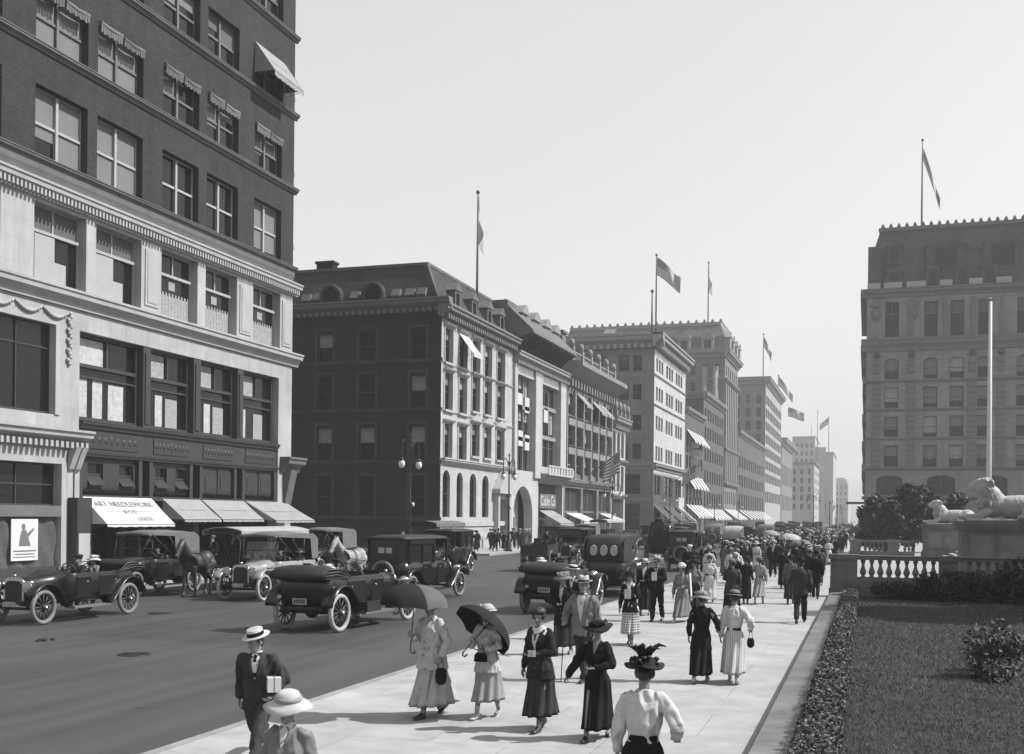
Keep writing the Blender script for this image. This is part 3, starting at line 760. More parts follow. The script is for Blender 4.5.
mb.build('printed_figure', M_frame_m, po, org=B1o)
mb = MB(); fbox(mb, FE, 22, 37.6, 0, .55, -.5, .05); mb.build('shop_plinth', M_bronze, b1, org=B1o)
mb = MB(); fbox(mb, FE, 38.05, 38.95, 0, 3.4, .0, .55); mb.build('pier_shaft', M_bronze_d, b1, org=B1o)
mb = MB(); fbox(mb, FE, 38.1, 38.8, .4, 1.9, .55, .6); mb.build('notice_board', M_wtrim, b1, org=B1o)
mb = MB(); fprof(mb, FE, 55.5, 57.5, corn(5.2, 6.05, .7)); mb.prism([(0, 5.3), (.55, 5.3), (.4, 4.6), (.15, 3.4), (0, 3.0)], 55.9, 56.6, lambda a, bb, d: FE.P(d, bb, a))
mb.build('corner_bracket', M_gtrim, b1, org=B1o)
# bronze show-window bays
bays = [(38.8, 43.1), (43.65, 47.1), (47.7, 51.1), (51.65, 55.2)]
mb = MB()
for a, b in ((43.1, 43.65), (47.1, 47.7), (51.1, 51.65)): fbox(mb, FE, a, b, 6.5, 10.48, -.6, -.02); fbox(mb, FE, a + .12, b - .12, 6.9, 10.2, -.02, .03)
fbox(mb, FE, 38.8, 55.24, 5.3, 6.6, -.6, -.06); fprof(mb, FE, 38.8, 55.24, corn(6.4, 6.72, .2)); fprof(mb, FE, 38.8, 55.24, corn(5.2, 5.42, .12))
fbox(mb, FE, 38.8, 55.24, 3.35, 3.55, -.6, .02)
for a, b in bays:
    for u0, u1 in ((a, a + .25), (b - .25, b)): fbox(mb, FE, u0, u1, 3.55, 5.25, -.6, -.02)
mb.build('bronze_frame', M_bronze, b1, org=B1o)
mb = MB()
for a, b in bays:
    fbox(mb, FE, a + .3, b - .3, 5.55, 6.3, -.06, -.02)
    m_ = (a + b) / 2
    for k in range(9): mb.ell(FE.P(a + .5 + (b - a - 1) * k / 8, 5.93, -.03), (.04, .12, .16 + .08 * (k == 4)), 8, 5)
mb.build('ornamented_spandrel', M_bronze_d, b1, org=B1o)
for i, (a, b) in enumerate(bays):
    mid = (a + b) / 2; q = [(a + .78, a + 1.78), (mid + .75, mid + 1.72)] if i == 0 else [(a + .65, a + 1.55), (mid + .55, mid + 1.45)]
    o_ = [(u0, u1, 3.95, 4.93) for u0, u1 in q] if i < 2 else []
    mb = MB(); Fq = Fac('E', WE - .2); wall(mb, Fq, a + .25, b - .25, 3.55, 5.25, o_, .2)
    if i >= 2:
        for u0 in (a + .45, mid + .1):
            fbox(mb, Fq, u0, u0 + (b - a) / 2 - .6, 3.75, 5.1, 0, .05); fbox(mb, Fq, u0 + .2, u0 + (b - a) / 2 - .8, 3.95, 4.75, .05, .08)
    for k in range(int((b - a - .5) / .16)):               # crested top of the shopfront
        mb.prism([(-.06, 3.55), (.06, 3.55), (.0, 3.86)], a + .3 + k * .16, a + .34 + k * .16, lambda u, zz, d, F=FE: F.P(d + u, zz, -.02 + .0 * u))
    mb.build('mezzanine_panel', M_bronze_d, b1, org=B1o)
    for u0, u1 in q if i < 2 else []:
        o = window(Fq, b1, B1o, u0, u1, 3.95, 4.93, .2, 'sash', M_frame_d)
        mb = MB(); mb.add([(0, -.03, .46), (.98, -.03, .46), (.98, -.32, .03), (0, -.32, .03)], [(0, 1, 2, 3)]); mb.box(.0, .98, -.34, -.3, .0, .04); place('tilted_sash', mb.mesh('tilted_sash', M_black), o)
        if i == 1: mb = MB(); [mb.box(.12 + .26 * k, .30 + .26 * k, -.05, -.03, .12, .36) for k in range(3)]; place('window_card', mb.mesh('window_card', M_white), o)
    # the show window itself
    mb = MB(); f = .16
    for u0, u1, z0, z1 in ((a, a + f, 6.7, 10.48), (b - f, b, 6.7, 10.48), (a + f, b - f, 6.7, 6.9), (a + f, b - f, 9.05, 9.2), (a + f, b - f, 10.36, 10.48), (mid - .05, mid + .05, 9.2, 10.36)):
        fbox(mb, FE, u0, u1, z0, z1, -.5, -.33)
    fbox(mb, FE, a + f, b - f, 8.6, 8.68, -.5, -.36)
    o = mb.build('show_window', M_bronze, b1, org=FE.P(a, 6.7))
    oo = FE.P(a, 6.7)
    mb = MB(); mb.quad(FE.P(a + f, 6.9, -.5), FE.P(b - f, 6.9, -.5), FE.P(b - f, 10.4, -.5), FE.P(a + f, 10.4, -.5)); mb.build('pane', GLASS, o, org=oo)
    mb = MB(); fbox(mb, FE, a + f + .03, mid - .1, 9.22, 10.3, -.49, -.485); mb.build('transom_curtain', M_lace if i else M_curt, o, org=oo)
    b_ = b
    mb = MB(); w_ = (b - a)
    sp = [(.18, 1.0, 1.75), (1.35, 2.0, 1.7), (2.4, 3.45, 1.55)] if i == 0 else [(.2, .6, 1.5), (.95, 1.5, 1.45)] if i < 3 else [(.3, .95, 1.5)]
    for x0, x1, h in sp: fbox(mb, FE, a + x0, a + x1, 6.92, 6.95 + h, -.49, -.47)
    mb.build('display_curtain', M_curt, o, org=oo)
    if i:
        mb = MB(); fbox(mb, FE, a + 1.75, a + 2.7, 6.92, 8.3, -.49, -.47); mb.build('display_panel', M_lace, o, org=oo)
# recessed shopfront behind the awnings
mb = MB(); fbox(mb, FE, 38.9, 55.25, 0, 3.4, -3.2, -3.0); mb.quad(FE.P(38.9, 3.38, -3), FE.P(55.25, 3.38, -3), FE.P(55.25, 3.38, 0), FE.P(38.9, 3.38, 0))
mb.build('shopfront', M_bronze_d, b1, org=B1o)
for k in range(5):
    u = 39.6 + k * 3.1
    mb = MB(); fbox(mb, FE, u + .1, u + 2.6, .6, 2.9, -2.98, -2.95); mb.build('shop_pane', GLASS, b1, org=B1o)
mb = MB()
for u in (42.9, 47.2, 51.2): mb = MB(); fbox(mb, FE, u, u + .45, 0, 3.4, -.5, -.05); mb.build('shop_post', M_bronze, b1, org=B1o)
aw = []
for i, (a, b, m_, zb, pj) in enumerate(((39.0, 43.75, M_canvas_w, 2.3, 1.3), (44.6, 47.7, M_canvas_g, 2.5, 1.25), (47.85, 51.75, M_canvas_g, 2.5, 1.25), (51.9, 56.2, M_canvas_g, 2.45, 1.9))):
    aw.append(awning(FE, b1, B1o, a, b, 3.46, zb, pj, m_, 'shop_awning', val=.12, sides=True))
tl = math.atan2(1.3, 1.16)
for s, sz, u, k in (('ART NEEDLEWORK', .46, 41.35, .27), ('& CO.', .36, 41.35, .55), ('LINENS', .34, 41.9, .82)):
    lettering(FE, aw[0], B1o, s, sz, u, 3.46 - 1.16 * k + .012, 1.3 * k + .02, M_ink, tl)

# ================================================================== club house with mansard (dark flank)
M_cstone = masonry('club_stone', .50, 1.3, .5, .008, .37, var=.05, bump=.004, stain=.14)
M_ctrim = mat('club_trim', .46, .8, .2, var=.18, scale=1.5)
M_cbrick = masonry('club_brick', .024, .24, .085, .008, .02, var=.2, bump=.003, stain=.2)  # flank brick and trim coloured darker to deepen the shaded side
M_cbtrim = mat('club_brick_trim', .06, .85, .15, var=.2)
M_slate = masonry('slate_roof', .06, .3, .22, .008, .05, var=.2, bump=.006, stain=.25)
B2o = (WE - 6, 89, 0)
b2 = thing('club_building', B2o, 'four storey club with dark brick flank, pale stone front and slate mansard', 'building')
FS = Fac('S', 80.2)
rowE = [(14.95, 17.7), (11.2, 14.15), (7.4, 10.1)]; cE = [(80.9, 82.6), (84.1, 85.9), (87.2, 89.1), (90.3, 92.2), (93.7, 95.9)]
dz = lambda r, c: .45 if (r > 0 and c > 1) else 0
ops = [(a, b, c + dz(r, i), d + dz(r, i)) for r, (c, d) in enumerate(rowE) for i, (a, b) in enumerate(cE)]
aops = [(80.75, 82.35, 2.65, 6.4), (83.85, 85.3, 2.65, 6.4), (86.95, 88.6, 2.65, 6.35), (90.1, 91.8, 2.65, 6.3)]
mb = MB(); wall(mb, FE, 80.2, 98.3, 0, 18.4, ops + aops + [(93.6, 96.2, .2, 6.0)], .38)
for a, b, c, d in aops: archfill(mb, FE, a, b, d - .8, d, 0, .3)
for k in range(13):
    if not 0: fbox(mb, FE, 80.2, 80.6, .7 + k * .48, 1.12 + k * .48, -.1, .03)
mb.build('stone_front', M_cstone, b2, org=B2o)
for r, (c, d) in enumerate(rowE):
    for i, (a, b) in enumerate(cE):
        z = dz(r, i); o = window(FE, b2, B2o, a, b, c + z, d + z, .38, 'sash', M_frame_d, (.3, 0), 1 if i % 2 else 0)
        mb = MB(); fprof(mb, FE, a - .25, b + .25, corn(d + z + .05, d + z + .3, .32)); fbox(mb, FE, a - .2, b + .2, c + z - .2, c + z - .02, -.05, .22)
        if r == 2 and i > 1: mb.prism([(a - .25, d + z + .3), (b + .25, d + z + .3), ((a + b) / 2, d + z + .85)], 0, .28, lambda u, zz, n: FE.P(u, zz, n))
        for q in (a - .17, b + .02): fbox(mb, FE, q, q + .15, c + z, d + z, -.02, .07)
        mb.build('surround', M_ctrim, o, org=None); q = o; ch = kids(o)[-1]; ch.location = (0, 0, 0)
        # surround built in world space: move into window space
        me = ch.data; inv = Matrix.Rotation(-FE.rz, 4, 'Z') @ Matrix.Translation(-(FE.P(a, c + z, -.36))); me.transform(inv)
for a, b, c, d in aops:
    window(FE, b2, B2o, a, b, c, d - .02, .34, 'sash', M_frame_d, (0, 0))
mb = MB(); fprof(mb, FE, 80.15, 98.3, corn(6.85, 7.3, .5)); fbox(mb, FE, 80.15, 98.3, 0, 1.1, 0, .18); fbox(mb, FE, 80.15, 98.3, 1.9, 2.3, 0, .12); mb.build('string_course', M_ctrim, b2, org=B2o)
for z in (10.95, 14.75):
    mb = MB(); fprof(mb, FE, 80.15, 98.3, corn(z, z + .2, .14)); mb.build('string_course', M_ctrim, b2, org=B2o)
mb = MB(); fprof(mb, FE, 79.5, 98.3, corn(18.35, 19.3, .95)); dentils(mb, FE, 80.2, 98.2, 18.25, 18.6, .05, .6, .5)
M_cc = mat('club_cornice', .2, .85, .2, var=.2); mb.build('cornice', M_cc, b2, org=B2o); mb = MB(); fprof(mb, FS, -62, WE + .9, corn(18.9, 19.8, .9)); dentils(mb, FS, -62, WE, 18.75, 19.1, .05, .5, .55); mb.build('flank_cornice', M_cc, b2, org=B2o); mb = MB(); fbox(mb, FE, 80., 98.3, 19.3, 19.8, -.6, .1)
mb.build('parapet_cornice', M_cc, b2, org=B2o)
# doorway with gabled hood
mb = MB()
for u in (93.1, 96.2): fbox(mb, FE, u, u + .5, 0, 4.8, 0, .5)
mb.prism([(92.8, 4.8), (97.0, 4.8), (97.0, 5.2), (94.9, 6.9), (92.8, 5.2)], 0, .75, lambda u, zz, n: FE.P(u, zz, n))
fbox(mb, FE, 93.4, 96.4, 4.3, 4.8, -.2, .2); mb.build('door_hood', M_ctrim, b2, org=B2o)
mb = MB(); fbox(mb, FE, 93.6, 96.2, 0, 4.3, -.35, -.3)
for u in (93.8, 95.0): fbox(mb, FE, u, u + 1., .3, 3.9, -.3, -.25)
mb.build('door', M_frame_d, b2, org=B2o)
colS = [(-42.7, -41.35), (-38.95, -37.55), (-34.5, -33.2), (-46.6, -45.2), (-50.5, -49.1)]
rowS = [(15.15, 17.4), (11.35, 13.85), (7.25, 9.8), (2.7, 5.7)]
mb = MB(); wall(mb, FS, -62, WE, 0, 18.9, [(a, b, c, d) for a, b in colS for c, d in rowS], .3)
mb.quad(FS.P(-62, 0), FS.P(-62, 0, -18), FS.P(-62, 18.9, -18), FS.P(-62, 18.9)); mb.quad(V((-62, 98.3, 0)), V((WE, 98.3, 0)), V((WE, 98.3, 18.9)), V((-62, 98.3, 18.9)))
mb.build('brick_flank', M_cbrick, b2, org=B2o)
for i, (a, b) in enumerate(colS):
    for r, (c, d) in enumerate(rowS):
        window(FS, b2, B2o, a, b, c, d, .3, 'sash', M_frame_d, ((.5 if (i, r) in ((0, 0), (2, 1), (0, 2), (1, 2), (2, 2)) else 0), 0), 1)
mb = MB()
for a, b in colS:
    for c, d in rowS:
        fbox(mb, FS, a - .22, a - .02, c - .1, d + .2, 0, .08); fbox(mb, FS, b + .02, b + .22, c - .1, d + .2, 0, .08); fbox(mb, FS, a - .22, b + .22, d + .2, d + .4, 0, .1); fbox(mb, FS, a - .3, b + .3, c - .3, c - .1, 0, .14)
for z in (15.0, 11.1, 6.95, 2.5): fprof(mb, FS, -62, WE + .1, corn(z - .1, z + .15, .12))
mb.build('flank_trim', M_cbtrim, b2, org=B2o)
mb = MB(); z0, z1 = 19.8, 23.0
a = [V((WE - .4, 80.6, z0)), V((WE - .4, 98.2, z0)), V((-62, 98.2, z0)), V((-62, 80.6, z0))]; t = [V((WE - 2.0, 82.0, z1)), V((WE - 2.0, 97.5, z1)), V((-61, 97.5, z1)), V((-61, 82.0, z1))]
for i in range(4): mb.quad(a[i], a[(i + 1) % 4], t[(i + 1) % 4], t[i])
mb.quad(*t); mb.build('mansard_roof', M_slate, b2, org=B2o)
mb = MB(); mb.box(-61.1, WE - 1.9, 81.85, 82.1, z1 - .12, z1 + .12); mb.box(WE - 2.15, WE - 1.88, 82.1, 97.6, z1 - .12, z1 + .12)
mb.tube([(WE - .45, 80.6, z0), (WE - 2.0, 82.0, z1)], .12, 6); mb.build('roof_ridge', M_gtrim, b2, org=B2o)
for k, x in enumerate((-41.75, -38.0, -47)):                # bull's-eye dormers
    mb = MB(); mb.lathe([(.95, 0), (.95, 1.6)], 18, M=Matrix.Rotation(rad(90), 4, 'X').to_3x3(), o=(x, 82.1, 20.5)); mb.box(x - .95, x + .95, 80.55, 82, 19.8, 20.5)
    mb.torus((x, 80.5, 20.5), .85, .14, 22, 8, Matrix.Rotation(rad(90), 3, 'X')); o = mb.build('dormer', M_cbtrim, b2, org=B2o)
    mb = MB(); mb.lathe([(.0, 0), (.8, 0)], 18, M=Matrix.Rotation(rad(90), 4, 'X').to_3x3(), o=(x, 80.49, 20.5), cap=False); mb.build('pane', GLASS, o, org=B2o)
for x in (-44.4, -43.3, -40.0, -36.4, -35.2, -34.2):       # skylights tipped open
    mb = MB(); mb.prism([(80.72, 20.05), (81.05, 20.75), (80.75, 20.85), (80.4, 20.25)], x, x + .75, lambda a, bb, d: V((d, a, bb))); mb.build('skylight', M_gtrim, b2, org=B2o)
for y in (84.5, 88.5, 92.5, 96):
    mb = MB(); mb.box(WE - 1.6, WE - .3, y - .6, y + .6, 19.8, 21.2); mb.prism([(y - .8, 21.2), (y + .8, 21.2), (y, 21.9)], WE - 1.8, WE - .2, lambda a, bb, d: V((d, a, bb))); o = mb.build('dormer', M_gtrim, b2, org=B2o)
    mb = MB(); mb.quad((WE - .29, y - .4, 20), (WE - .29, y + .4, 20), (WE - .29, y + .4, 21), (WE - .29, y - .4, 21)); mb.build('pane', GLASS, o, org=B2o)
awning(FE, b2, B2o, 84.0, 86.2, 17.7, 16.0, 1.3, M_canvas_w, val=.25)
for x, y in ((-46, 86), (-55, 84)):
    mb = MB(); mb.box(x, x + 1.6, y, y + .9, 22.5, 24.6); mb.box(x - .1, x + 1.7, y - .1, y + 1., 24.6, 24.8); mb.build('chimney', M_cbrick, b2, org=B2o)

# ================================================================== arcade bank building with tall pale piers
B3o = (WE - 6, 107.5, 0)
b3 = thing('arcade_building', B3o, 'white fronted building with a tall round arch, giant piers and a deep bracketed eave', 'building')
M_b3 = masonry('bank_marble', .52, 1.5, .6, .006, .5, var=.04, bump=.003, stain=.1)
M_b3d = mat('bank_trim', .30, .8, .2, var=.2)
mb = MB(); wall(mb, FE, 98.35, 116.9, 0, 17.5, [(99.3, 105.2, 7.2, 16.4), (107.6, 114.6, 7.9, 16.4), (98.95, 105.2, 0, 5.7), (107.2, 116.4, 0, 6.2)], .9)
archfill(mb, FE, 98.95, 105.2, 2.75, 5.7, 0, .9, 20); shell(mb, FE, 98.35, 116.9, 0, 19.5, 26)
fbox(mb, FE, 105.25, 107.55, 6.6, 17.3, 0, .25); fbox(mb, FE, 98.4, 99.25, 6.6, 17.3, 0, .25); fbox(mb, FE, 114.65, 116.85, 6.6, 17.3, 0, .25)
mb.build('marble_front', M_b3, b3, org=B3o)
for (a, b, z0, z1) in ((99.3, 105.2, 7.2, 16.4), (107.6, 114.6, 7.9, 16.4)):
    n = 3; w = (b - a) / n
    for i in range(n):
        for c, d in ((z0, z0 + 2.9), (z0 + 3.3, z0 + 6), (z0 + 6.4, z1)):
            window(FE, b3, B3o, a + i * w + .05, a + (i + 1) * w - .05, c, d, .7, 'case', M_frame_m, (rblind(.4), 0), 1)
    mb = MB()
    for z in (z0 + 2.9, z0 + 6.0): fbox(mb, FE, a, b, z, z + .4, -.72, -.3)
    for i in (1, 2): fbox(mb, FE, a + i * w - .06, a + i * w + .06, z0, z1, -.68, -.45)
    mb.build('bay_spandrel', M_b3d, b3, org=B3o)
for a, z in ((101., 13.2), (103.3, 13.0), (101.2, 9.6), (103.4, 9.3), (110., 12.6)):
    mb = MB(); fbox(mb, FE, a, a + 1.5, z, z + 1.5, -.6, -.3); mb.build('hung_linen', M_canvas_w, b3, org=B3o)
mb = MB(); fbox(mb, FE, 98.95, 105.2, 0, 5.75, -1.6, -1.5); mb.build('arch_wall', M_b3, b3, org=B3o)
mb = MB(); fbox(mb, FE, 100.0, 104.2, 0, 2.7, -1.5, -1.4)
for i in range(4): fbox(mb, FE, 100.1 + i * 1.05, 101.0 + i * 1.05, .3, 2.5, -1.4, -1.36)
mb.build('arch_doors', M_frame_m, b3, org=B3o)
mb = MB(); fprof(mb, FE, 98.35, 117.2, corn(17.4, 18.4, .8)); dentils(mb, FE, 98.4, 117, 17.2, 17.5, .1, .6, .55); mb.build('cornice', M_b3d, b3, org=B3o); mb = MB(); fprof(mb, FE, 107.2, 117, corn(6.3, 7.0, .8)); mb.build('shop_cornice', M_b3d, b3, org=B3o)
mb = MB()                                                   # balcony over the shop
fbox(mb, FE, 107.3, 116.8, 7.0, 7.15, 0, 1.1); fbox(mb, FE, 107.3, 116.8, 7.85, 8.0, .95, 1.1)
u = 107.4
while u < 116.7: fbox(mb, FE, u, u + .7, 7.15, 7.85, .98, 1.06); u += 1.15
mb.build('balcony', M_b3, b3, org=B3o)
mb = MB(); fbox(mb, FE, 107.25, 116.4, 0, 6.2, -.9, -.85); mb.build('shop_glass', GLASS2, b3, org=B3o)
mb = MB(); fbox(mb, FE, 107.6, 113.6, 3.6, 5.1, -.04, .06); sg = mb.build('sign_board', M_frame_m, b3, org=B3o)
lettering(FE, sg, B3o, 'Cable Co', 1.45, 110.6, 4.35, .08, M_white)
mb = MB(); mb.box(-58, WE - .6, 98.4, 116.8, 19.5, 23.2)
mb.build('attic_wall', masonry('attic_brick', .17, .24, .085, .008, .14, bump=.003, stain=.2), b3, org=B3o)
mb = MB(); mb.prism([(-.8, 18.4), (-.8, 20.6), (-1.6, 22.8), (-.9, 23.3), (-.5, 22.6), (1.9, 20.3), (2.0, 20.0), (.5, 19.6), (.0, 18.4)], 98.5, 114.6, lambda n, zz, d: FE.P(d, zz, n))
eo = mb.build('eave', M_gtrim, b3, org=B3o); mb = MB()
u = 98.7
while u < 114.5: mb.prism([(0, 18.5), (.45, 19.45), (1.85, 19.95), (1.85, 19.8), (.9, 19.3), (.3, 18.5)], u, u + .22, lambda n, zz, d: FE.P(d, zz, n + .02)); u += .95
mb.build('eave_bracket', M_frame_d, eo, org=B3o)
for y in (101.5, 105.5, 109.5, 113):
    mb = MB(); mb.box(WE - 1.3, WE + .1, y - .9, y + .9, 20.6, 22.3); mb.prism([(y - 1.2, 22.3), (y + 1.2, 22.3), (y + .5, 23.0), (y, 23.2), (y - .5, 23.0)], WE - 1.6, WE + .3, lambda a, bb, d: V((d, a, bb))); mb.build('attic_dormer', M_b3d, b3, org=B3o)
awning(FE, b3, B3o, 107.5, 112.8, 3.4, 2.1, 2.3, M_canvas_g, val=.3)
# ================================================================== shop row with iron bays and roof balustrade
M_b4 = masonry('shop_stone', .20, 1.2, .4, .008, .15, var=.1, stain=.3); M_b4d = mat('shop_trim', .26, .8, .2, var=.3, scale=1.5)
B4o = (WE - 6, 129, 0)
b4 = thing('shop_building', B4o, 'ornate darker shop building with canopy eave, roof urns and rows of projecting bay windows', 'building')
cw = [(117.6 + i * 3.75, 117.6 + i * 3.75 + 2.9) for i in range(6)]
rw = [(7.6, 9.6), (10.6, 12.9), (14.2, 16.6)]
mb = MB(); wall(mb, FE, 117.0, 140.4, 0, 19.0, [(a, b, c, d) for a, b in cw for c, d in rw] + [(117.6, 124.6, 0, 6.0), (125.6, 132.5, 0, 6.0), (133.5, 139.8, 0, 6.0)], .5); shell(mb, FE, 117.0, 140.4, 0, 19.0, 24)
mb.build('wall', M_b4, b4, org=B4o)
for i, (a, b) in enumerate(cw):
    for j, (c, d) in enumerate(rw): window(FE, b4, B4o, a, b, c, d, .35, 'four' if j == 1 else 'pair', M_frame_m if (i + j) % 3 else M_frame_l, (rblind(.5), rblind(.4)), 1)
mb = MB()
for a, b in cw:
    for z in (9.75, 13.0): fbox(mb, FE, a + .1, b - .1, z, z + .75, 0, .35); fprof(mb, FE, a - .1, b + .1, corn(z + .75, z + .95, .5))
    for q in (a - .5, b + .08): fbox(mb, FE, q, q + .36, 6.9, 17., 0, .3)
mb.build('bay_panel', M_b4d, b4, org=B4o)
mb = MB(); mb.prism([(0, 18.0), (.4, 18.3), (2.0, 19.4), (2.0, 19.9), (-.4, 20.2), (-.4, 18)], 117.0, 140.6, lambda n, zz, d: FE.P(d, zz, n))
dentils(mb, FE, 117.3, 140, 17.2, 18.0, 0, .8, 1.3, .3); fprof(mb, FE, 117, 140.4, corn(6.3, 7.0, .6)); mb.build('eave', M_b4d, b4, org=B4o)
mb = MB(); fbox(mb, FE, 117.3, 140, 20.15, 20.35, .2, .6); fbox(mb, FE, 117.3, 140, 21.1, 21.25, .2, .6)
u = 117.4
while u < 140: fbox(mb, FE, u, u + .15, 20.3, 21.1, .3, .5); u += .45
for k in range(6): u = 118 + k * 4.2; fbox(mb, FE, u, u + .6, 20.2, 21.7, .1, .7); mb.ell(FE.P(u + .3, 22.1, .4), (.35, .35, .5), 8, 6)
mb.build('roof_balustrade', M_b4d, b4, org=B4o)
mb = MB(); mb.box(WE - 2.5, WE - .9, 119, 120.6, 19, 23.4); mb.box(WE - 2.7, WE - .7, 118.8, 120.8, 23.4, 23.7); mb.build('chimney', M_b4, b4, org=B4o)
for a, b in ((117.7, 124.4), (125.7, 132.3), (133.6, 139.6)):
    mb = MB(); fbox(mb, FE, a, b, 0.5, 5.9, -.5, -.45); p_ = mb.build('shop_window', GLASS2, b4, org=B4o)
    mb = MB(); fbox(mb, FE, a, b, 3.2, 3.45, -.45, -.3); m_ = (a + b) / 2; fbox(mb, FE, m_ - .1, m_ + .1, .5, 5.9, -.45, -.35); fbox(mb, FE, a, b, 0, .55, -.5, -.2); mb.build('shop_frame', M_frame_m, p_, org=B4o)
    mb = MB()
    for k in range(4): u = a + .5 + k * 1.5; fbox(mb, FE, u, u + RB.uniform(.5, 1.), .9, RB.uniform(1.6, 2.9), -.44, -.40)
    mb.build('shop_display', M_curt, p_, org=B4o)
for a, b, z in ((121.6, 124.6, 17.0), (129.0, 132.2, 16.8), (132.6, 135.8, 16.8)): awning(FE, b4, B4o, a, b, z, z - 1.5, 1.4, M_canvas_g, val=.25)
awning(FE, b4, B4o, 117.8, 124.2, 3.2, 2.3, 2.2, M_canvas_w, val=.25); awning(FE, b4, B4o, 134, 139.5, 3.2, 2.4, 2., M_canvas_w, val=.25)

B4bo = (WE - 6, 144.5, 0)
b4b = thing('arcaded_building', B4bo, 'narrow white corner building with tall arched windows under a bracketed cornice', 'building')
cw = [(141.2 + i * 2.55, 141.2 + i * 2.55 + 1.75) for i in range(3)]
mb = MB(); wall(mb, FE, 140.6, 149.0, 0, 15.0, [(a, b, 10.8, 14.2) for a, b in cw] + [(a, b, 6.2, 9.6) for a, b in cw] + [(141.2, 148.2, 0, 5.2)], .5); shell(mb, FE, 140.6, 149, 0, 15, 30)
for a, b in cw: archfill(mb, FE, a, b, 13.3, 14.2, 0, .5)
mb.build('wall', M_b3, b4b, org=B4bo)
for a, b in cw:
    window(FE, b4b, B4bo, a, b, 10.8, 14.2, .45, 'sash', M_frame_d); window(FE, b4b, B4bo, a, b, 6.2, 9.6, .45, 'sash', M_frame_d, (.4, 0), 0)
mb = MB(); fprof(mb, FE, 140.5, 149.6, corn(14.6, 16.0, .9)); dentils(mb, FE, 140.7, 149, 14.4, 14.9, .1, .6, .7); fprof(mb, FE, 140.5, 149.3, corn(9.9, 10.4, .5)); fprof(mb, FE, 140.5, 149.3, corn(5.3, 5.8, .4))
for k in range(4): u = 141 + k * 2.5; fbox(mb, FE, u, u + .6, 16, 16.8, 0, .6); mb.ell(FE.P(u + .3, 17.4, .3), (.35, .35, .7), 8, 6)
mb.build('cornice', M_b4d, b4b, org=B4bo)
mb = MB(); fbox(mb, FE, 141.2, 148.2, 0, 5.2, -.5, -.45); mb.build('shop_window', GLASS2, b4b, org=B4bo)
for x in range(6):
    mb = MB(); mb.box(WE - 3.4 - x * 3.2, WE - 2.2 - x * 3.2, 149.0, 149.03, 6.2, 9); mb.build('side_window', GLASS, b4b, org=B4bo)

# ================================================================== corner stone office block
M_b5 = masonry('office_stone', .62, 1.8, .7, .008, .34, var=.05, stain=.12); M_b5s = masonry('office_stone_shaded', .22, 1.8, .7, .008, .20, var=.06, stain=.16); M_b5t = mat('office_trim', .32, .8, .2, var=.15)  # flank repeats the front stone, coloured darker for its shaded side
B5o = (WE - 6, 186, 0); FS5 = Fac('S', 170.)
b5 = thing('office_building', B5o, 'six storey pale corner office block with a heavy cornice and triple windows', 'building')
grp = [(171.2, 178.0), (180.2, 187.5), (189.6, 197.2)]; cE = []
for a, b in grp:
    w = (b - a) / 3; cE += [(a + i * w + .35, a + (i + 1) * w - .35) for i in range(3)]
rE = [(25.8, 27.9), (21.2, 23.4), (16.6, 18.8), (11.7, 14.0)]
lo = [(170.5, 176.7), (179.5, 187.5), (190.5, 197), (198.5, 205)]
mb = MB(); wall(mb, FE, 170, 200.5, 0, 29.4, [(a, b, c, d) for a, b in cE for c, d in rE] + [(a, min(b, 200), c, d) for a, b in lo for c, d in ((6.3, 9.4), (.3, 4.6))], .4)
mb.quad(V((-58, 200.5, 0)), V((WE, 200.5, 0)), V((WE, 200.5, 29.4)), V((-58, 200.5, 29.4))); mb.quad(V((-58, 170, 29.4)), V((WE, 170, 29.4)), V((WE, 200.5, 29.4)), V((-58, 200.5, 29.4)))
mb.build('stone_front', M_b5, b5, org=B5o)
for a, b in cE:
    for c, d in rE: window(FE, b5, B5o, a, b, c, d, .35, 'sash', M_frame_d, (rblind(.25), 0), 2)
for a, b in lo:
    for c, d in ((6.3, 9.4), (.3, 4.6)): window(FE, b5, B5o, a, min(b, 200), c, d, .35, 'pair', M_frame_m)
cS = [(-35.9 + .6, -33.9), (-37.6, -35.9), (-41.6, -39.9), (-44.0, -42.3), (-48, -46.3), (-50.4, -48.7)]
rS = [(25.7, 28.2), (21.2, 23.6), (16.4, 18.8), (11.9, 14.3)]
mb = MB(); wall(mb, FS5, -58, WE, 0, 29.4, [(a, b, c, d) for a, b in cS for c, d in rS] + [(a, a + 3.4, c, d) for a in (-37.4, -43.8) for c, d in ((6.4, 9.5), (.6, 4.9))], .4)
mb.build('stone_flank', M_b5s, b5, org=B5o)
for a, b in cS:
    for c, d in rS: window(FS5, b5, B5o, a, b, c, d, .35, 'sash', M_frame_d, (rblind(.5), 0), 2)
for a in (-37.4, -43.8):
    for c, d in ((6.4, 9.5), (.6, 4.9)): window(FS5, b5, B5o, a, a + 3.4, c, d, .35, 'pair', M_frame_d)
mb = MB(); fprof(mb, FE, 168.4, 201.5, corn(29.3, 31.4, 1.6)); fprof(mb, FS5, -58, WE + 1.55, corn(29.3, 31.4, 1.6)); dentils(mb, FE, 170.2, 200, 29.2, 29.9, .1, 1., 1.1); dentils(mb, FS5, -57, WE, 29.2, 29.9, .1, 1., 1.1)
for z in (25.0, 20.3): fprof(mb, FE, 169.85, 200.5, corn(z - .15, z + .2, .2))
fprof(mb, FS5, -58, WE + .15, corn(24.85, 25.2, .2)); fprof(mb, FE, 169.4, 201, corn(10.3, 11.3, .6)); fprof(mb, FS5, -58, WE + .55, corn(10.3, 11.3, .6)); fprof(mb, FS5, -58, WE + .1, corn(5.2, 5.7, .2))
mb.build('cornice', M_b5t, b5, org=B5o)
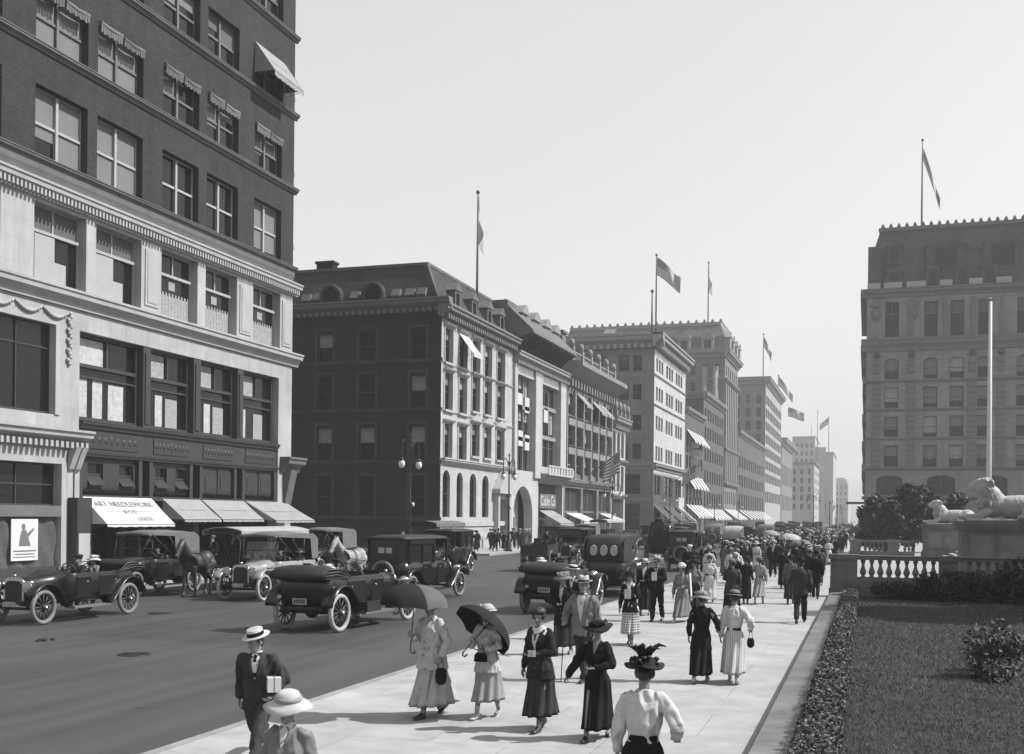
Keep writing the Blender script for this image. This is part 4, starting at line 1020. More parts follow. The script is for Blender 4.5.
for a, b in lo[:3]: awning(FE, b5, B5o, a, b, 4.6, 2.2, 2.8, M_canvas_w, val=.3)

# ------------------------------------------------------------------ generic block used for the farther buildings
def block(name, label, y0, y1, h, fm, sm, rows, ce, cs, depth=25, wst='plain', cor=1.0, trim=None, x=WE, south=None, pane_only=True):
    F = Fac('E', x); G = Fac('S', y0); O = (x - 6, (y0 + y1) / 2, 0); t = thing(name, O, label, 'building'); trim = trim or M_b5t
    mb = MB(); wall(mb, F, y0, y1, 0, h, [(a, b, c, d) for a, b in ce for c, d in rows], .35)
    mb.quad(V((x - depth, y1, 0)), V((x, y1, 0)), V((x, y1, h)), V((x - depth, y1, h))); mb.quad(V((x - depth, y0, h)), V((x, y0, h)), V((x, y1, h)), V((x - depth, y1, h)))
    mb.build('front_wall', fm, t, org=O)
    mb = MB(); wall(mb, G, x - depth, x, 0, h, [(a, b, c, d) for a, b in cs for c, d in rows], .35); mb.build('side_wall', sm, t, org=O)
    for FF, cc in ((F, ce), (G, cs)):
        for a, b in cc:
            for c, d in rows:
                k = ('far', FF.k, round(b - a, 2), round(d - c, 2))
                if k not in WC:
                    mb = MB(); w, hh = b - a, d - c; mb.box(0, .08, -.05, .02, 0, hh); mb.box(w - .08, w, -.05, .02, 0, hh); mb.box(.08, w - .08, -.05, .02, hh / 2 - .04, hh / 2 + .04); mb.box(.08, w - .08, -.05, .02, hh - .08, hh)
                    fr = mb.mesh('window', M_frame_m); mb = MB(); mb.quad((0, 0, 0), (w, 0, 0), (w, 0, hh), (0, 0, hh)); WC[k] = (fr, mb.mesh('pane', GLASS))
                o = place('window', WC[k][0], t, FF.P(a, c, -.3) - V(O), FF.rz); place('pane', WC[k][1], o)
    if cor:
        mb = MB(); fprof(mb, F, y0 - cor * .95, y1 + .5, corn(h, h + cor * 1.3, cor)); fprof(mb, G, x - depth, x + cor * .95, corn(h, h + cor * 1.3, cor)); mb.build('cornice', trim, t, org=O)
    return t, F, G, O
def cols_(u0, u1, n, frac=.5):
    w = (u1 - u0) / n; return [(u0 + i * w + w * (1 - frac) / 2, u0 + (i + 1) * w - w * (1 - frac) / 2) for i in range(n)]
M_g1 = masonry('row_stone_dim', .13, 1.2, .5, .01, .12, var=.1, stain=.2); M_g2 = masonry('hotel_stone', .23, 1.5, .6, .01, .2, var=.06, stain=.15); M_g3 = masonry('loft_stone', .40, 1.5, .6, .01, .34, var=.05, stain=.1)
M_tow = masonry('tower_stone', .46, 1.5, .6, .01, .5, var=.05, stain=.1); M_g2r = masonry('hotel_roof', .17, .8, .5, .02, .11, var=.12, stain=.2)  # tower stone coloured paler in place of thicker far haze
t6, F6, G6, O6 = block('row_building', 'dim narrow shop row with bright striped window awnings and a stacked white sign', 201, 224, 22, M_g1, M_g1, [(4.6, 6.6), (8.3, 10.6), (12, 14.4), (16, 18.5)], cols_(201.5, 223.5, 6, .6), [], cor=.8)
for z, pj in ((18.3, 1.6), (9.8, 1.5), (4.4, 2.4)):
    for a, b in cols_(202, 223, 5, .72): awning(F6, t6, O6, a, b, z + .8, z - 1.4, pj, M_canvas_w, val=.3)
for k, (s, w) in enumerate((('DRY', 2.6), ('GOODS', 4.2), ('AND', 2.6), ('LINENS', 4.6))):
    mb = MB(); fbox(mb, F6, 207, 207.2, 15.8 - k * 1.55, 17.0 - k * 1.55, .1, 1.5 + .25 * (k % 2) * 2); mb.build('sign_panel', M_white, t6, org=O6)
t6b, F6b, G6b, O6b = block('row_building', 'dark gabled shop building half hidden behind the stacked white sign', 224, 257, 27, M_g1, M_g1, [(5, 8), (10, 12.5), (14.5, 17), (19, 21.5), (23, 25.3)], cols_(225, 256, 8, .5), cols_(-52, WE - .5, 5, .4), cor=1.)
for a, b in cols_(226, 255, 6, .7): awning(F6b, t6b, O6b, a, b, 4.6, 2.6, 2.4, M_canvas_w, val=.3)
# big mansard hotel
rows = [(6, 9)] + [(11.5 + 4.1 * k, 14 + 4.1 * k) for k in range(7)]
t7, F7, G7, O7 = block('hotel_building', 'huge hazy hotel with a tall crested mansard roof and dormers', 258, 284, 40.2, M_g2, M_g2, rows, cols_(259, 283, 6, .42), cols_(-71, WE - .5, 14, .42), depth=40, cor=1.4)
mb = MB(); z0, z1 = 41.5, 48.4; a = [V((WE + .3, 258.2, z0)), V((WE + .3, 284, z0)), V((-71.5, 284, z0)), V((-71.5, 258.2, z0))]; tt = [V((WE - 1.6, 261.2, z1)), V((WE - 1.6, 282, z1)), V((-70, 282, z1)), V((-70, 261.2, z1))]
am = [p.lerp(q, .55) + (V((p.x, p.y, 0)) - V((q.x, q.y, 0))) * .18 for p, q in zip(a, tt)]
for A_, B_ in ((a, am), (am, tt)):
    for i in range(4): mb.quad(A_[i], A_[(i + 1) % 4], B_[(i + 1) % 4], B_[i])
mb.quad(*tt); mb.build('mansard_roof', M_g2r, t7, org=O7)
mb = MB(); u = -69.5; mb.box(-70, WE - 1.5, 261, 261.4, 48.2, 48.9); mb.box(WE - 1.9, WE - 1.5, 261.4, 282, 48.2, 48.9)
while u < WE - 1.4: mb.prism([(-.45, 48.8), (.45, 48.8), (.3, 49.3), (0, 49.7), (-.3, 49.3)], 261.05, 261.35, lambda p, q, d, u=u: V((u + p, d, q))); u += 1.9
v_ = 262.
while v_ < 282: mb.prism([(-.45, 48.8), (.45, 48.8), (0, 49.7)], WE - 1.85, WE - 1.55, lambda p, q, d, v_=v_: V((d, v_ + p, q))); v_ += 1.9
mb.build('roof_cresting', M_b5t, t7, org=O7)
for u in (-36, -41.5, -48, -54, -60, -66):
    mb = MB(); mb.box(u - 1.4, u + 1.4, 257.9, 261.5, 41.5, 44.6); mb.prism([(u - 1.7, 44.6), (u + 1.7, 44.6), (u + 1.2, 45.6), (u, 46.1), (u - 1.2, 45.6)], 257.7, 261.6, lambda p, q, d: V((p, d, q))); o = mb.build('dormer', M_b5t, t7, org=O7)
    mb = MB(); mb.quad((u - .8, 257.88, 42), (u + .8, 257.88, 42), (u + .8, 257.88, 44.2), (u - .8, 257.88, 44.2)); mb.build('pane', GLASS, o, org=O7)
for v_ in (261, 268, 275, 281):
    mb = MB(); mb.box(WE - 1, WE + .9, v_ - 1.2, v_ + 1.2, 41.5, 45); mb.prism([(v_ - 1.5, 45), (v_ + 1.5, 45), (v_, 46.4)], WE - 1, WE + 1.1, lambda p, q, d: V((d, p, q))); mb.build('dormer', M_b5t, t7, org=O7)
mb = MB()
for z in (34.5, 10.2, 18.2): fprof(mb, F7, 257.6, 284, corn(z, z + .8, .8)); fprof(mb, G7, -72, WE + .75, corn(z, z + .8, .8))
for u in (-36.5, -34.0): mb.tube([(u, 257.8, 11), (u, 257.8, 38)], .7, 8)
mb.build('string_course', M_b5t, t7, org=O7)
for k in range(7):
    mb = MB(); fbox(mb, F7, 258.3 + k * 3.6, 259.6 + k * 3.6, 11.5, 34, .0, .35); mb.build('bay_strip', M_b5t, t7, org=O7)
mb = MB(); mb.quad((-62.5, 259.6, 45.2), (-59.5, 259.6, 45.2), (-58.2, 260.9, 48.2), (-61, 260.9, 48.2)); mb.build('pale_roof_patch', M_canvas_w, t7, org=O7)
for k in range(4): awning(F7, t7, O7, 260 + k * 6, 264.5 + k * 6, 4.8, 2.6, 3., M_canvas_w, val=.3)
t8a, F8, G8, O8 = block('row_building', 'low hazy shop front between the mansard hotel and the tall loft block', 286, 362, 24, M_g1, M_g2, [(5, 9), (11, 14), (16, 19)], cols_(288, 360, 12, .5), [], cor=1.)
for a, b in cols_(289, 360, 8, .5): awning(F8, t8a, O8, a, b, 4.8, 2.6, 3., M_canvas_w, val=.3)
rows = [(8, 11.6)] + [(14.5 + 4.25 * k, 17.4 + 4.25 * k) for k in range(7)]
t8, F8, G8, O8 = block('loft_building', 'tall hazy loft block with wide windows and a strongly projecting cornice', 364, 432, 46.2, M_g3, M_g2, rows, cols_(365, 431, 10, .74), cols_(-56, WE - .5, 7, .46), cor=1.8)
t9, F9, G9, O9 = block('bank_building', 'lower hazy building with heavy cornice beyond the tall loft block', 436, 500, 31, M_g2, M_g2, [(6, 12), (16, 24)], cols_(438, 498, 8, .45), cols_(-56, WE - .5, 5, .45), cor=2.2)
rows = [(8 + 4 * k, 10.3 + 4 * k) for k in range(9)]
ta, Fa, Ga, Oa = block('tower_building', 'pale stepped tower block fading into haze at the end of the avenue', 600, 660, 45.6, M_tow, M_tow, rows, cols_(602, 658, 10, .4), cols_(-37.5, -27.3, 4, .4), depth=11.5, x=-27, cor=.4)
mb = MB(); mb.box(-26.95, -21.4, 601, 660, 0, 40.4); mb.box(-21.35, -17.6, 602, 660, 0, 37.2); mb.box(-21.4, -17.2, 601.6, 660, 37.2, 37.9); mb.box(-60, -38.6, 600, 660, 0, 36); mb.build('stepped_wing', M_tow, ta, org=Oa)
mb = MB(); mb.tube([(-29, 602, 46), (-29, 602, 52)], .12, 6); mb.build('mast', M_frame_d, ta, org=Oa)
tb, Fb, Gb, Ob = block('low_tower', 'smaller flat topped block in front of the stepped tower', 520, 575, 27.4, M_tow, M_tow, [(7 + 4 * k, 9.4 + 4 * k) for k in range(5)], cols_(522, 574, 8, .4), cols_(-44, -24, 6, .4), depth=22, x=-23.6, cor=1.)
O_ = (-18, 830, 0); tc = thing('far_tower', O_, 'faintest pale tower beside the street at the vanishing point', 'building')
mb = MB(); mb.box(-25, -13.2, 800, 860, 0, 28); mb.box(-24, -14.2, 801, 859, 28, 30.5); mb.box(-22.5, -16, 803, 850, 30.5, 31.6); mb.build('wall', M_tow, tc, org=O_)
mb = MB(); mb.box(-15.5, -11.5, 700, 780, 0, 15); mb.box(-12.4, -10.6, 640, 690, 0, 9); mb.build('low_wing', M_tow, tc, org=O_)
for i in range(4):
    for k in range(5): mb = MB(); mb.quad((-24 + i * 2.7, 799.95, 6 + k * 4.4), (-22.6 + i * 2.7, 799.95, 6 + k * 4.4), (-22.6 + i * 2.7, 799.95, 8.6 + k * 4.4), (-24 + i * 2.7, 799.95, 8.6 + k * 4.4)); mb.build('window', GLASS, tc, org=O_)

# ================================================================== right: beaux-arts hotel facing the library lawn
M_k = masonry('knox_stone', .29, 1.6, .62, .02, .2, var=.07, bump=.012, stain=.16); M_kt = mat('knox_trim', .19, .8, .2, var=.2, scale=1.); M_kr = masonry('knox_roof', .11, .5, .35, .012, .07, var=.12, stain=.2)
KO = (9, 178, 0); FK = Fac('S', 170.)
kb = thing('corner_building', KO, 'large stone corner building with mansard roof facing the library lawn at right', 'building')
cK = [(2.1, 4.05), (7.45, 9.35), (11.0, 12.9), (14.7, 16.6), (19.8, 21.7), (24.2, 26.1)]
rK = [(10.5, 13.65), (14.85, 17.85), (19.1, 22.1), (23.3, 26.35)]
opsK = [(a, b, c, d) for a, b in cK for c, d in rK]
mb = MB(); wall(mb, FK, -.45, 30, 0, 36.0, opsK + [(2.1, 4.05, 29.5, 34.6)] + [(a, b, 29.3, 34.5) for a, b in cK[1:]] + [(1.1, 4.75, 6.35, 9.25), (8.1, 11.9, 6.35, 9.25), (15, 18.8, 6.35, 9.25), (1.1, 4.75, .3, 5.2), (8.1, 11.9, .3, 5.2)], .45)
for a, b in cK: archfill(mb, FK, a, b, 25.8, 26.35, 0, .45)
for a, b in ((1.1, 4.75), (8.1, 11.9), (15, 18.8)): archfill(mb, FK, a, b, 8.6, 9.25, 0, .45)
mb.quad(V((-.45, 170, 0)), V((-.45, 205, 0)), V((-.45, 205, 36)), V((-.45, 170, 36))); mb.quad(V((-.45, 170, 36)), V((30, 170, 36)), V((30, 205, 36)), V((-.45, 205, 36))); mb.quad(V((-.45, 205, 0)), V((30, 205, 0)), V((30, 205, 36)), V((-.45, 205, 36)))
mb.build('stone_wall', M_k, kb, org=KO)
for i, (a, b) in enumerate(cK):
    for j, (c, d) in enumerate(rK): window(FK, kb, KO, a, b, c, d, .4, 'sash', M_frame_d, (RB.choice((.5, .6, .7, .8)), 0), RB.choice((0, 0, 1)))
    window(FK, kb, KO, a, b, 29.4 if i else 29.5, 34.5 if i else 34.6, .4, 'trans', M_frame_m, (1, 1) if i else (0, 0), 2)
for a, b in ((1.1, 4.75), (8.1, 11.9), (15, 18.8)): window(FK, kb, KO, a, b, 6.35, 9.25, .4, 'pair', M_frame_d)
for a, b in ((1.1, 4.75), (8.1, 11.9)): window(FK, kb, KO, a, b, .3, 5.2, .4, 'pair', M_frame_d)
mb = MB()
fprof(mb, FK, -1.3, 30, corn(35.3, 36.5, .9)); fprof(mb, FK, -1.2, 30, corn(27.4, 29.2, .8)); fprof(mb, FK, -.75, 30, corn(22.75, 23.15, .3)); fprof(mb, FK, -.65, 30, corn(18.6, 18.95, .2)); fprof(mb, FK, -.65, 30, corn(14.4, 14.7, .2)); fprof(mb, FK, -.75, 30, corn(9.95, 10.4, .35)); fprof(mb, FK, -.9, 30, corn(5.7, 6.2, .5))
for u in [k * 1.4 for k in range(22)]: mb.ell(FK.P(.6 + u, 28.6, .55), (.28, .2, .28), 8, 6)
mb.build('cornice', M_kt, kb, org=KO)
for u in (.4, 5.2, 13.4, 17.2, 22.5):                       # rusticated pier strips, brackets and cartouches
    mb = MB()
    for k in range(15):
        z = 10.5 + k * .82
        if z < 22.5: fbox(mb, FK, u, u + 1.2, z, z + .7, 0, .14)
    mb.build('pier_strip', M_kt, kb, org=KO); mb = MB()
    for z in (24.2, 25.4): fbox(mb, FK, u + .25, u + .95, z, z + 1.1, 0, .35); mb.ell(FK.P(u + .6, 26.8, .35), (.45, .3, .5), 8, 6)
    mb.build('bracket', M_kt, kb, org=KO)
for u in (.9, 5.9): mb = MB(); mb.ell(FK.P(u, 32.9, .1), (.75, .25, .9), 10, 6); mb.ell(FK.P(u, 34.2, .1), (.9, .2, .35), 10, 6); mb.build('cartouche', M_kt, kb, org=KO)
for u in (5.4, 10.1, 13.8, 17.6): mb = MB(); fbox(mb, FK, u + .0, u + .5, 29.3, 34.8, 0, .25); mb.build('upper_pilaster', M_kt, kb, org=KO)
for k in range(10):                                          # profile of bays on the avenue side
    mb = MB(); z = 7 + k * 2.05; mb.box(-.85 - .12 * (k % 2), -.44, 172, 200, z, z + 1.3); mb.build('avenue_moulding', M_kt, kb, org=KO)
mb = MB()
for z, e in ((22.8, .5), (10., .5), (27.4, .8), (35.3, .9)): mb.box(-.45 - e, -.44, 169.6, 205, z, z + .9)
mb.build('avenue_cornice', M_kt, kb, org=KO)
mb = MB(); a = [V((-.3, 170.3, 36.5)), V((30, 170.3, 36.5)), V((30, 204, 36.5)), V((-.3, 204, 36.5))]; tt = [V((1.3, 172.6, 45.6)), V((29, 172.6, 45.6)), V((29, 203, 45.6)), V((1.3, 203, 45.6))]
am = [p.lerp(q, .62) + V((p.x - q.x, p.y - q.y, 0)) * .22 for p, q in zip(a, tt)]
for A_, B_ in ((a, am), (am, tt)):
    for i in range(4): mb.quad(A_[i], A_[(i + 1) % 4], B_[(i + 1) % 4], B_[i])
mb.quad(*tt); mb.box(1.2, 29, 172.4, 173, 44.6, 45.6); mb.build('mansard_roof', M_kr, kb, org=KO)
mb = MB(); mb.box(-.35, 1.5, 170.2, 204, 36.5, 42.9); mb.build('corner_block', M_kr, kb, org=KO)
mb = MB(); u = 1.7; mb.box(1.1, 29, 172.3, 172.7, 45.6, 46.1)
while u < 28: mb.prism([(-.32, 46.0), (.32, 46.0), (.22, 46.4), (0, 46.75), (-.22, 46.4)], 172.35, 172.65, lambda p, q, d, u=u: V((u + p, d, q))); u += 1.12
mb.build('roof_cresting', M_kt, kb, org=KO)
for u, w, zb, zt in ((3.3, 1.9, 40.6, 42.8), (10.4, 5.4, 39.2, 42.6), (18, 5.4, 39.2, 42.6), (3.3, 2.2, 36.9, 38.9), (8.6, 2.0, 36.8, 39.0), (12.6, 2.0, 36.8, 39.0), (16.2, 2.2, 36.8, 39)):
    mb = MB(); mb.box(u - w / 2, u + w / 2, 170.0 if zb < 38 else 170.6, 173, zb - .4, zt); mb.prism([(u - w / 2 - .2, zt), (u + w / 2 + .2, zt), (u + w * .3, zt + .5), (u, zt + .7), (u - w * .3, zt + .5)], 169.9 if zb < 38 else 170.5, 173, lambda p, q, d: V((p, d, q))); o = mb.build('dormer', M_kr, kb, org=KO)
    mb = MB(); y = 169.98 if zb < 38 else 170.58; mb.quad((u - w * .28, y, zb), (u + w * .28, y, zb), (u + w * .28, y, zt - .3), (u - w * .28, y, zt - .3)); mb.build('pane', GLASS, o, org=KO)
mb = MB()
for u0, u1 in ((-.4, 1.4), (1.9, 4.4), (5.0, 7.6), (9.5, 11.2), (13.4, 15.2), (17, 19)): mb.box(u0, u1, 169.3, 169.5, 36.55, 37.35)
mb.build('parapet_panel', M_wtrim, kb, org=KO)
mb = MB(); mb.box(-3.2, -.5, 176, 184, 5.2, 5.45); mb.box(-1.4, -.5, 174, 200, 0, 3.6); mb.build('shop_canopy', M_frame_d, kb, org=KO)
for a, b, c, d, t_ in ((7.45, 9.35, 10.5, 13.65, 'HATS'), (11.0, 12.9, 10.5, 13.65, 'HATS'), (14.7, 16.6, 10.5, 13.65, 'HATS')): mb = MB(); m_ = (a + b) / 2; fbox(mb, FK, m_ - .5, m_ + .5, 12.05, 12.2, -.37, -.35); fbox(mb, FK, m_ - .3, m_ + .3, 11.7, 11.8, -.37, -.35); mb.build('window_lettering', M_wtrim, kb, org=KO)
# lower houses closing the avenue behind the library corner
t_, *_r = block('row_building', 'low dark building on the west side of the avenue beyond the corner building', 240, 330, 14, M_g1, M_g1, [], [], [], x=20, depth=20.8, cor=.5)
# ------------------------------------------------------------------ lamp posts, flags, poles, trees
M_post = mat('lamp_iron', .02, .6, .3, var=.25, scale=6); M_globe = mat('opal_globe', .80, .25, .5, var=.04)
def lamppost():
    t = thing('street_lamp', (0, 0, 0), 'tall iron twin street lamp', 'street lamp', 'twin lamp posts lining the avenue')
    mb = MB(); mb.lathe([(.30, 0), (.30, .12), (.24, .2), (.26, .5), (.2, .62), (.13, .8), (.11, 1.0), (.14, 1.05), (.09, 1.15), (.075, 3.), (.10, 3.05), (.10, 3.15), (.065, 3.2), (.05, 6.0), (.09, 6.05), (.09, 6.2), (.04, 6.3), (.03, 6.55), (.07, 6.65), (.0, 6.85)], 12)
    mb.build('post', M_post, t)
    for s in (-1, 1):
        mb = MB(); pts = [(s * (.05 + .85 * sin(a * .5)), 0, 5.9 + .55 * sin(a)) for a in [pi * k / 10 for k in range(11)]]
        mb.tube(pts, .032, 6); mb.tube([(s * .06, 0, 5.3), (s * .35, 0, 5.65), (s * .3, 0, 5.95), (s * .1, 0, 6.0)], .02, 5)
        mb.tube([(s * .9, 0, 5.92), (s * .9, 0, 5.5)], [.03, .05], 6); mb.lathe([(.04, 5.55), (.10, 5.45), (.16, 5.36), (.15, 5.33), (.0, 5.33)], 10, o=(s * .9, 0, 0)); a_ = mb.build('lamp_arm', M_post, t)
        mb = MB(); mb.ell((s * .9, 0, 5.17), (.20, .20, .23), 14, 10); mb.build('globe', M_globe, a_)
    mb = MB(); mb.tube([(0, 0, 3.1), (.32, 0, 3.1)], .02, 5); mb.ell((.34, 0, 3.02), (.09, .09, .12), 10, 7); mb.build('side_lantern', M_globe, t)
    return t
lp = lamppost()
lamps = [(-26.62, 62.0, 'lamp post against the dark brick flank of the club building'), (-27.0, 82.6, 'lamp post by the club doorway and the tall arch'), (-27.0, 119.5, 'lamp post in front of the ornate shop row'), (-27.0, 157, 'lamp post before the pale corner office block'), (-27.0, 205, 'lamp post before the dim row with striped awnings'), (-27.0, 244, 'hazy lamp post before the mansard hotel'),
         (-7.6, 167, 'nearest lamp post rising out of the crowd against the sky'), (-7.6, 238, 'second lamp post in the line above the crowd'), (-7.6, 296, 'third lamp post in the line above the crowd'), (-7.6, 360, 'farthest lamp post in the line above the crowd')]
for i, (x, y, l) in enumerate(lamps):
    o = lp if i == 0 else copytree(lp)
    o.location = (x, y, 0); o.rotation_euler = (0, 0, rad(78) if y < 90 else 0); o.scale = (1, 1, 1.14 if y < 90 else 1); o['label'] = 'tall iron twin ' + l
def flagpole(x, y, z0, z1, r, label, m=None, cat='flagpole', ball=1.5):
    t = thing('flagpole', (x, y, z0), label, cat)
    mb = MB(); mb.tube([(0, 0, 0), (0, 0, (z1 - z0) * .5), (0, 0, z1 - z0)], [r, r * .85, r * .55], 10); mb.build('pole', m or M_frame_m, t)
    mb = MB(); mb.ell((0, 0, z1 - z0 + r), (r * ball,) * 3, 10, 7); mb.build('finial', m or M_frame_m, t)
    return t
def flag(x, y, z, w, h, ang, label, droop=.5, fold=.25, cat='flag'):
    """hoist at (x,y,z)=top of hoist; ang = heading of the fly; droop pulls the fly end down"""
    nu, nv = 26, 12; vs = []; fs = []; uvs = []
    for i in range(nu + 1):
        u = i / nu
        for j in range(nv + 1):
            v = j / nv
            dx = u * w * math.sqrt(max(.02, 1 - droop * droop)); k = fold * sin(u * 8 + v * 2.0) * u ** .6 * h * .35 + .08 * h * sin(u * 15 + v * 3) * u
            zz = -(1 - v) * h * (1 - .25 * u * droop) - droop * u * w + .05 * h * sin(u * 6)
            vs.append((dx * cos(ang) - k * sin(ang), dx * sin(ang) + k * cos(ang), zz)); uvs.append((u, v))
    for i in range(nu):
        for j in range(nv): a = i * (nv + 1) + j; fs.append((a, a + nv + 1, a + nv + 2, a + 1))
    me = bpy.data.meshes.new('flag'); me.from_pydata(vs, [], fs); ul = me.uv_layers.new(name='UVMap')
    for l in me.loops: ul.data[l.index].uv = uvs[l.vertex_index]
    me.polygons.foreach_set('use_smooth', [True] * len(fs)); me.materials.append(FLAG); me.update()
    o = bpy.data.objects.new('flag', me); COL.objects.link(o); o.location = (x, y, z); tag(o, label, cat); return o
flagpole(-33.0, 91.3, 19.8, 31.2, .12, 'tall flagpole on the roof corner of the club building')
flag(-32.9, 91.3, 31.0, 4.8, 1.3, rad(-60), 'furled dark flag hanging straight down the club roof pole', .97, .5)
flagpole(-34.0, 182, 31.3, 46.4, .16, 'roof flagpole at the corner of the pale office block')
flag(-33.9, 182, 46.2, 5.2, 3.0, rad(15), 'striped flag streaming from the office block roof pole', .66, .25)
flagpole(-36, 189, 31.3, 41.8, .2, 'dark shorter pole beside the flagpole of the office block', M_black)
flagpole(-36.5, 262, 48.4, 63, .16, 'flagpole on the mansard roof of the hazy hotel')
flag(-36.4, 262, 62.8, 6.5, 2.4, rad(-60), 'furled flag hanging down the hotel roof pole', .985, .5)
flagpole(-33.5, 372, 47.8, 63.5, .2, 'thin flagpole on the roof of the tall loft block')
flag(-33.4, 372, 63.0, 6.0, 3.4, rad(20), 'small flag hanging on the loft block pole', .9, .4)
flagpole(-33.0, 430, 30, 57, .22, 'pole carrying two flags beyond the loft block')
flag(-32.9, 430, 57, 9, 3.6, rad(15), 'long striped flag high above the far avenue', .8, .3)
flag(-30.0, 440, 46, 6.5, 3.6, rad(0), 'broad flag below the long striped flag', .35, .3)
flagpole(-24, 560, 28, 55, .22, 'thin pole left of the farthest small flag')
flagpole(-20, 600, 38, 56, .22, 'pole of the farthest small flag above the tower steps')
flag(-19.9, 600, 56, 6, 3.6, rad(180), 'farthest small flag above the tower steps', .6, .3)
flagpole(7.2, 175, 45.6, 59.4, .14, 'thin flagpole on the crested roof of the corner building')
flag(7.3, 175, 58.4, 8.2, 1.9, rad(0), 'flag drooping from the pole above the corner building', .955, .4)
flagpole(6.2, 64.6, .0, 14.7, .15, 'thick white flagpole rising behind the near lion', M_white, ball=.3)
# flags slung from shop fronts
def slung(x, y, z, l, label, plabel, w=3.0, h=1.9, ang=0.):
    t = thing('flag_staff', (x, y, z), plabel, 'flag staff'); mb = MB(); mb.tube([(0, 0, 0), (l * cos(ang), l * sin(ang), l * .75)], .05, 6); mb.build('staff', M_frame_m, t)
    flag(x + l * cos(ang) * .97, y + l * sin(ang) * .97, z + l * .73, w, h, ang + pi * .93, label, .55, .3)
slung(WE + .3, 127.5, 7.8, 3.8, 'striped flag slung from a slanting staff over the shop row', 'slanting staff on the ornate shop front', 2.5, 2.6)
slung(WE + .3, 183, 8.2, 4.5, 'flag slung in front of the pale office block', 'slanting staff on the pale office block', 2.9, 2.2)
slung(-.6, 150, 6.8, 3.0, 'small dark flag over the crowd at the right building line', 'short staff at the right building line', 2.6, 1.8, rad(180)) if False else None

# trees of the park behind the terrace
M_bark = mat('bark', .06, .95, .1, var=.35, scale=5, bump=.02)
def tree(x, y, h, rx, seed, label, nl=9000, ls=.16, group='dark trees behind the library terrace'):
    R = random.Random(seed); t = thing('broadleaf_tree', (x, y, 0), label, 'tree', group)
    mb = MB(); th = h * .42
    mb.tube([(0, 0, -.2), (.05, .02, th * .5), (.1 * R.gauss(0, 1), .1, th), (.15 * R.gauss(0, 1), .1, h * .8)], [.22 * h / 8, .17 * h / 8, .13 * h / 8, .04], 9)
    cl = []
    for k in range(26):
        a = R.uniform(0, 6.28); d = rx * (R.random() ** .6) * .72; z = h * R.uniform(.14, .92); d *= 1.05 - .6 * abs(z / h - .5)
        p = V((cos(a) * d, sin(a) * d, z)); cl.append((p, rx * R.uniform(.18, .40)))
        mb.tube([(0, 0, min(z * .6, th)), p * .6 + V((0, 0, z * .15)), p], [.07 * h / 8, .045 * h / 8, .015], 6)
    mb.build('trunk', M_bark, t)
    vs = []; fs = []
    for k in range(nl):
        c, r = R.choice(cl); d = V((R.gauss(0, 1), R.gauss(0, 1), R.gauss(0, .8))).normalized() * r * (R.random() ** .4); leafquad(vs, fs, c + d, ls * R.uniform(.6, 1.4), R)
    mb = MB(); mb.add(vs, fs); mb.build('crown', M_leafs[0], t)
    return t
for i, (x, y, h, r, l) in enumerate(((.9, 95, 4.6, 2.2, 'dark leafy tree nearest the avenue behind the far balustrade'), (3.6, 98, 5.9, 2.6, 'tallest dark leafy tree behind the far balustrade'), (6.0, 101, 5.2, 2.2, 'low dark tree partly behind the far lion'))):
    tree(x, y, h, r, 60 + i, l)
for i, (x, y, h, r, l) in enumerate(((13.5, 43.0, 13, 4.0, 'tall tree right of the near lion shading the balustrade'), (10.2, 37.2, 12.5, 3.6, 'leafy tree at the right end of the lawn nearest the camera'), (9.8, 43.0, 11.0, 3.0, 'smaller leafy tree by the right end of the balustrade'), (14.4, 37.6, 15, 4.0, 'tall tree on the lawn behind the leafy tree nearest the camera'))):
    tree(x, y, h, r, 80 + i, l, 17000, .19, 'trees beside the lawn')
# ================================================================== motor cars (forward = +Y, ground z = 0)
M_car = mat('coach_black', .010, .32, .35, var=.3, scale=1.5, coat=.2)
M_car2 = mat('coach_dark_grey', .03, .4, .35, var=.3, scale=1.5, coat=.15)
M_carL = mat('coach_pale', .30, .35, .5, var=.15, scale=1.5, coat=.4)
M_tyreL = mat('tyre_pale_rubber', .42, .8, .2, var=.22, scale=5, fine=.15); M_tyreG = mat('tyre_grey_rubber', .22, .8, .2, var=.25, scale=5, fine=.15)
M_spoke = mat('wheel_wood', .06, .5, .4, var=.3, scale=6); M_leather = mat('top_leather', .022, .55, .35, var=.35, scale=4, bump=.006)
M_topL = mat('top_canvas_pale', .42, .85, .1, var=.15, scale=3, bump=.004); M_topG = mat('top_canvas_grey', .17, .8, .15, var=.2, scale=3, bump=.004)
M_seat = mat('seat_leather', .03, .5, .4, var=.3, scale=5, bump=.01); M_brass = mat('bright_metal', .55, .22, .5, var=.1, metal=1.); M_core = mat('radiator_core', .03, .6, .3, var=.4, scale=30)
M_lens = mat('lamp_lens', .5, .12, .6, var=.05); M_cargl = glassmat('car_window_glass', .015, .05)
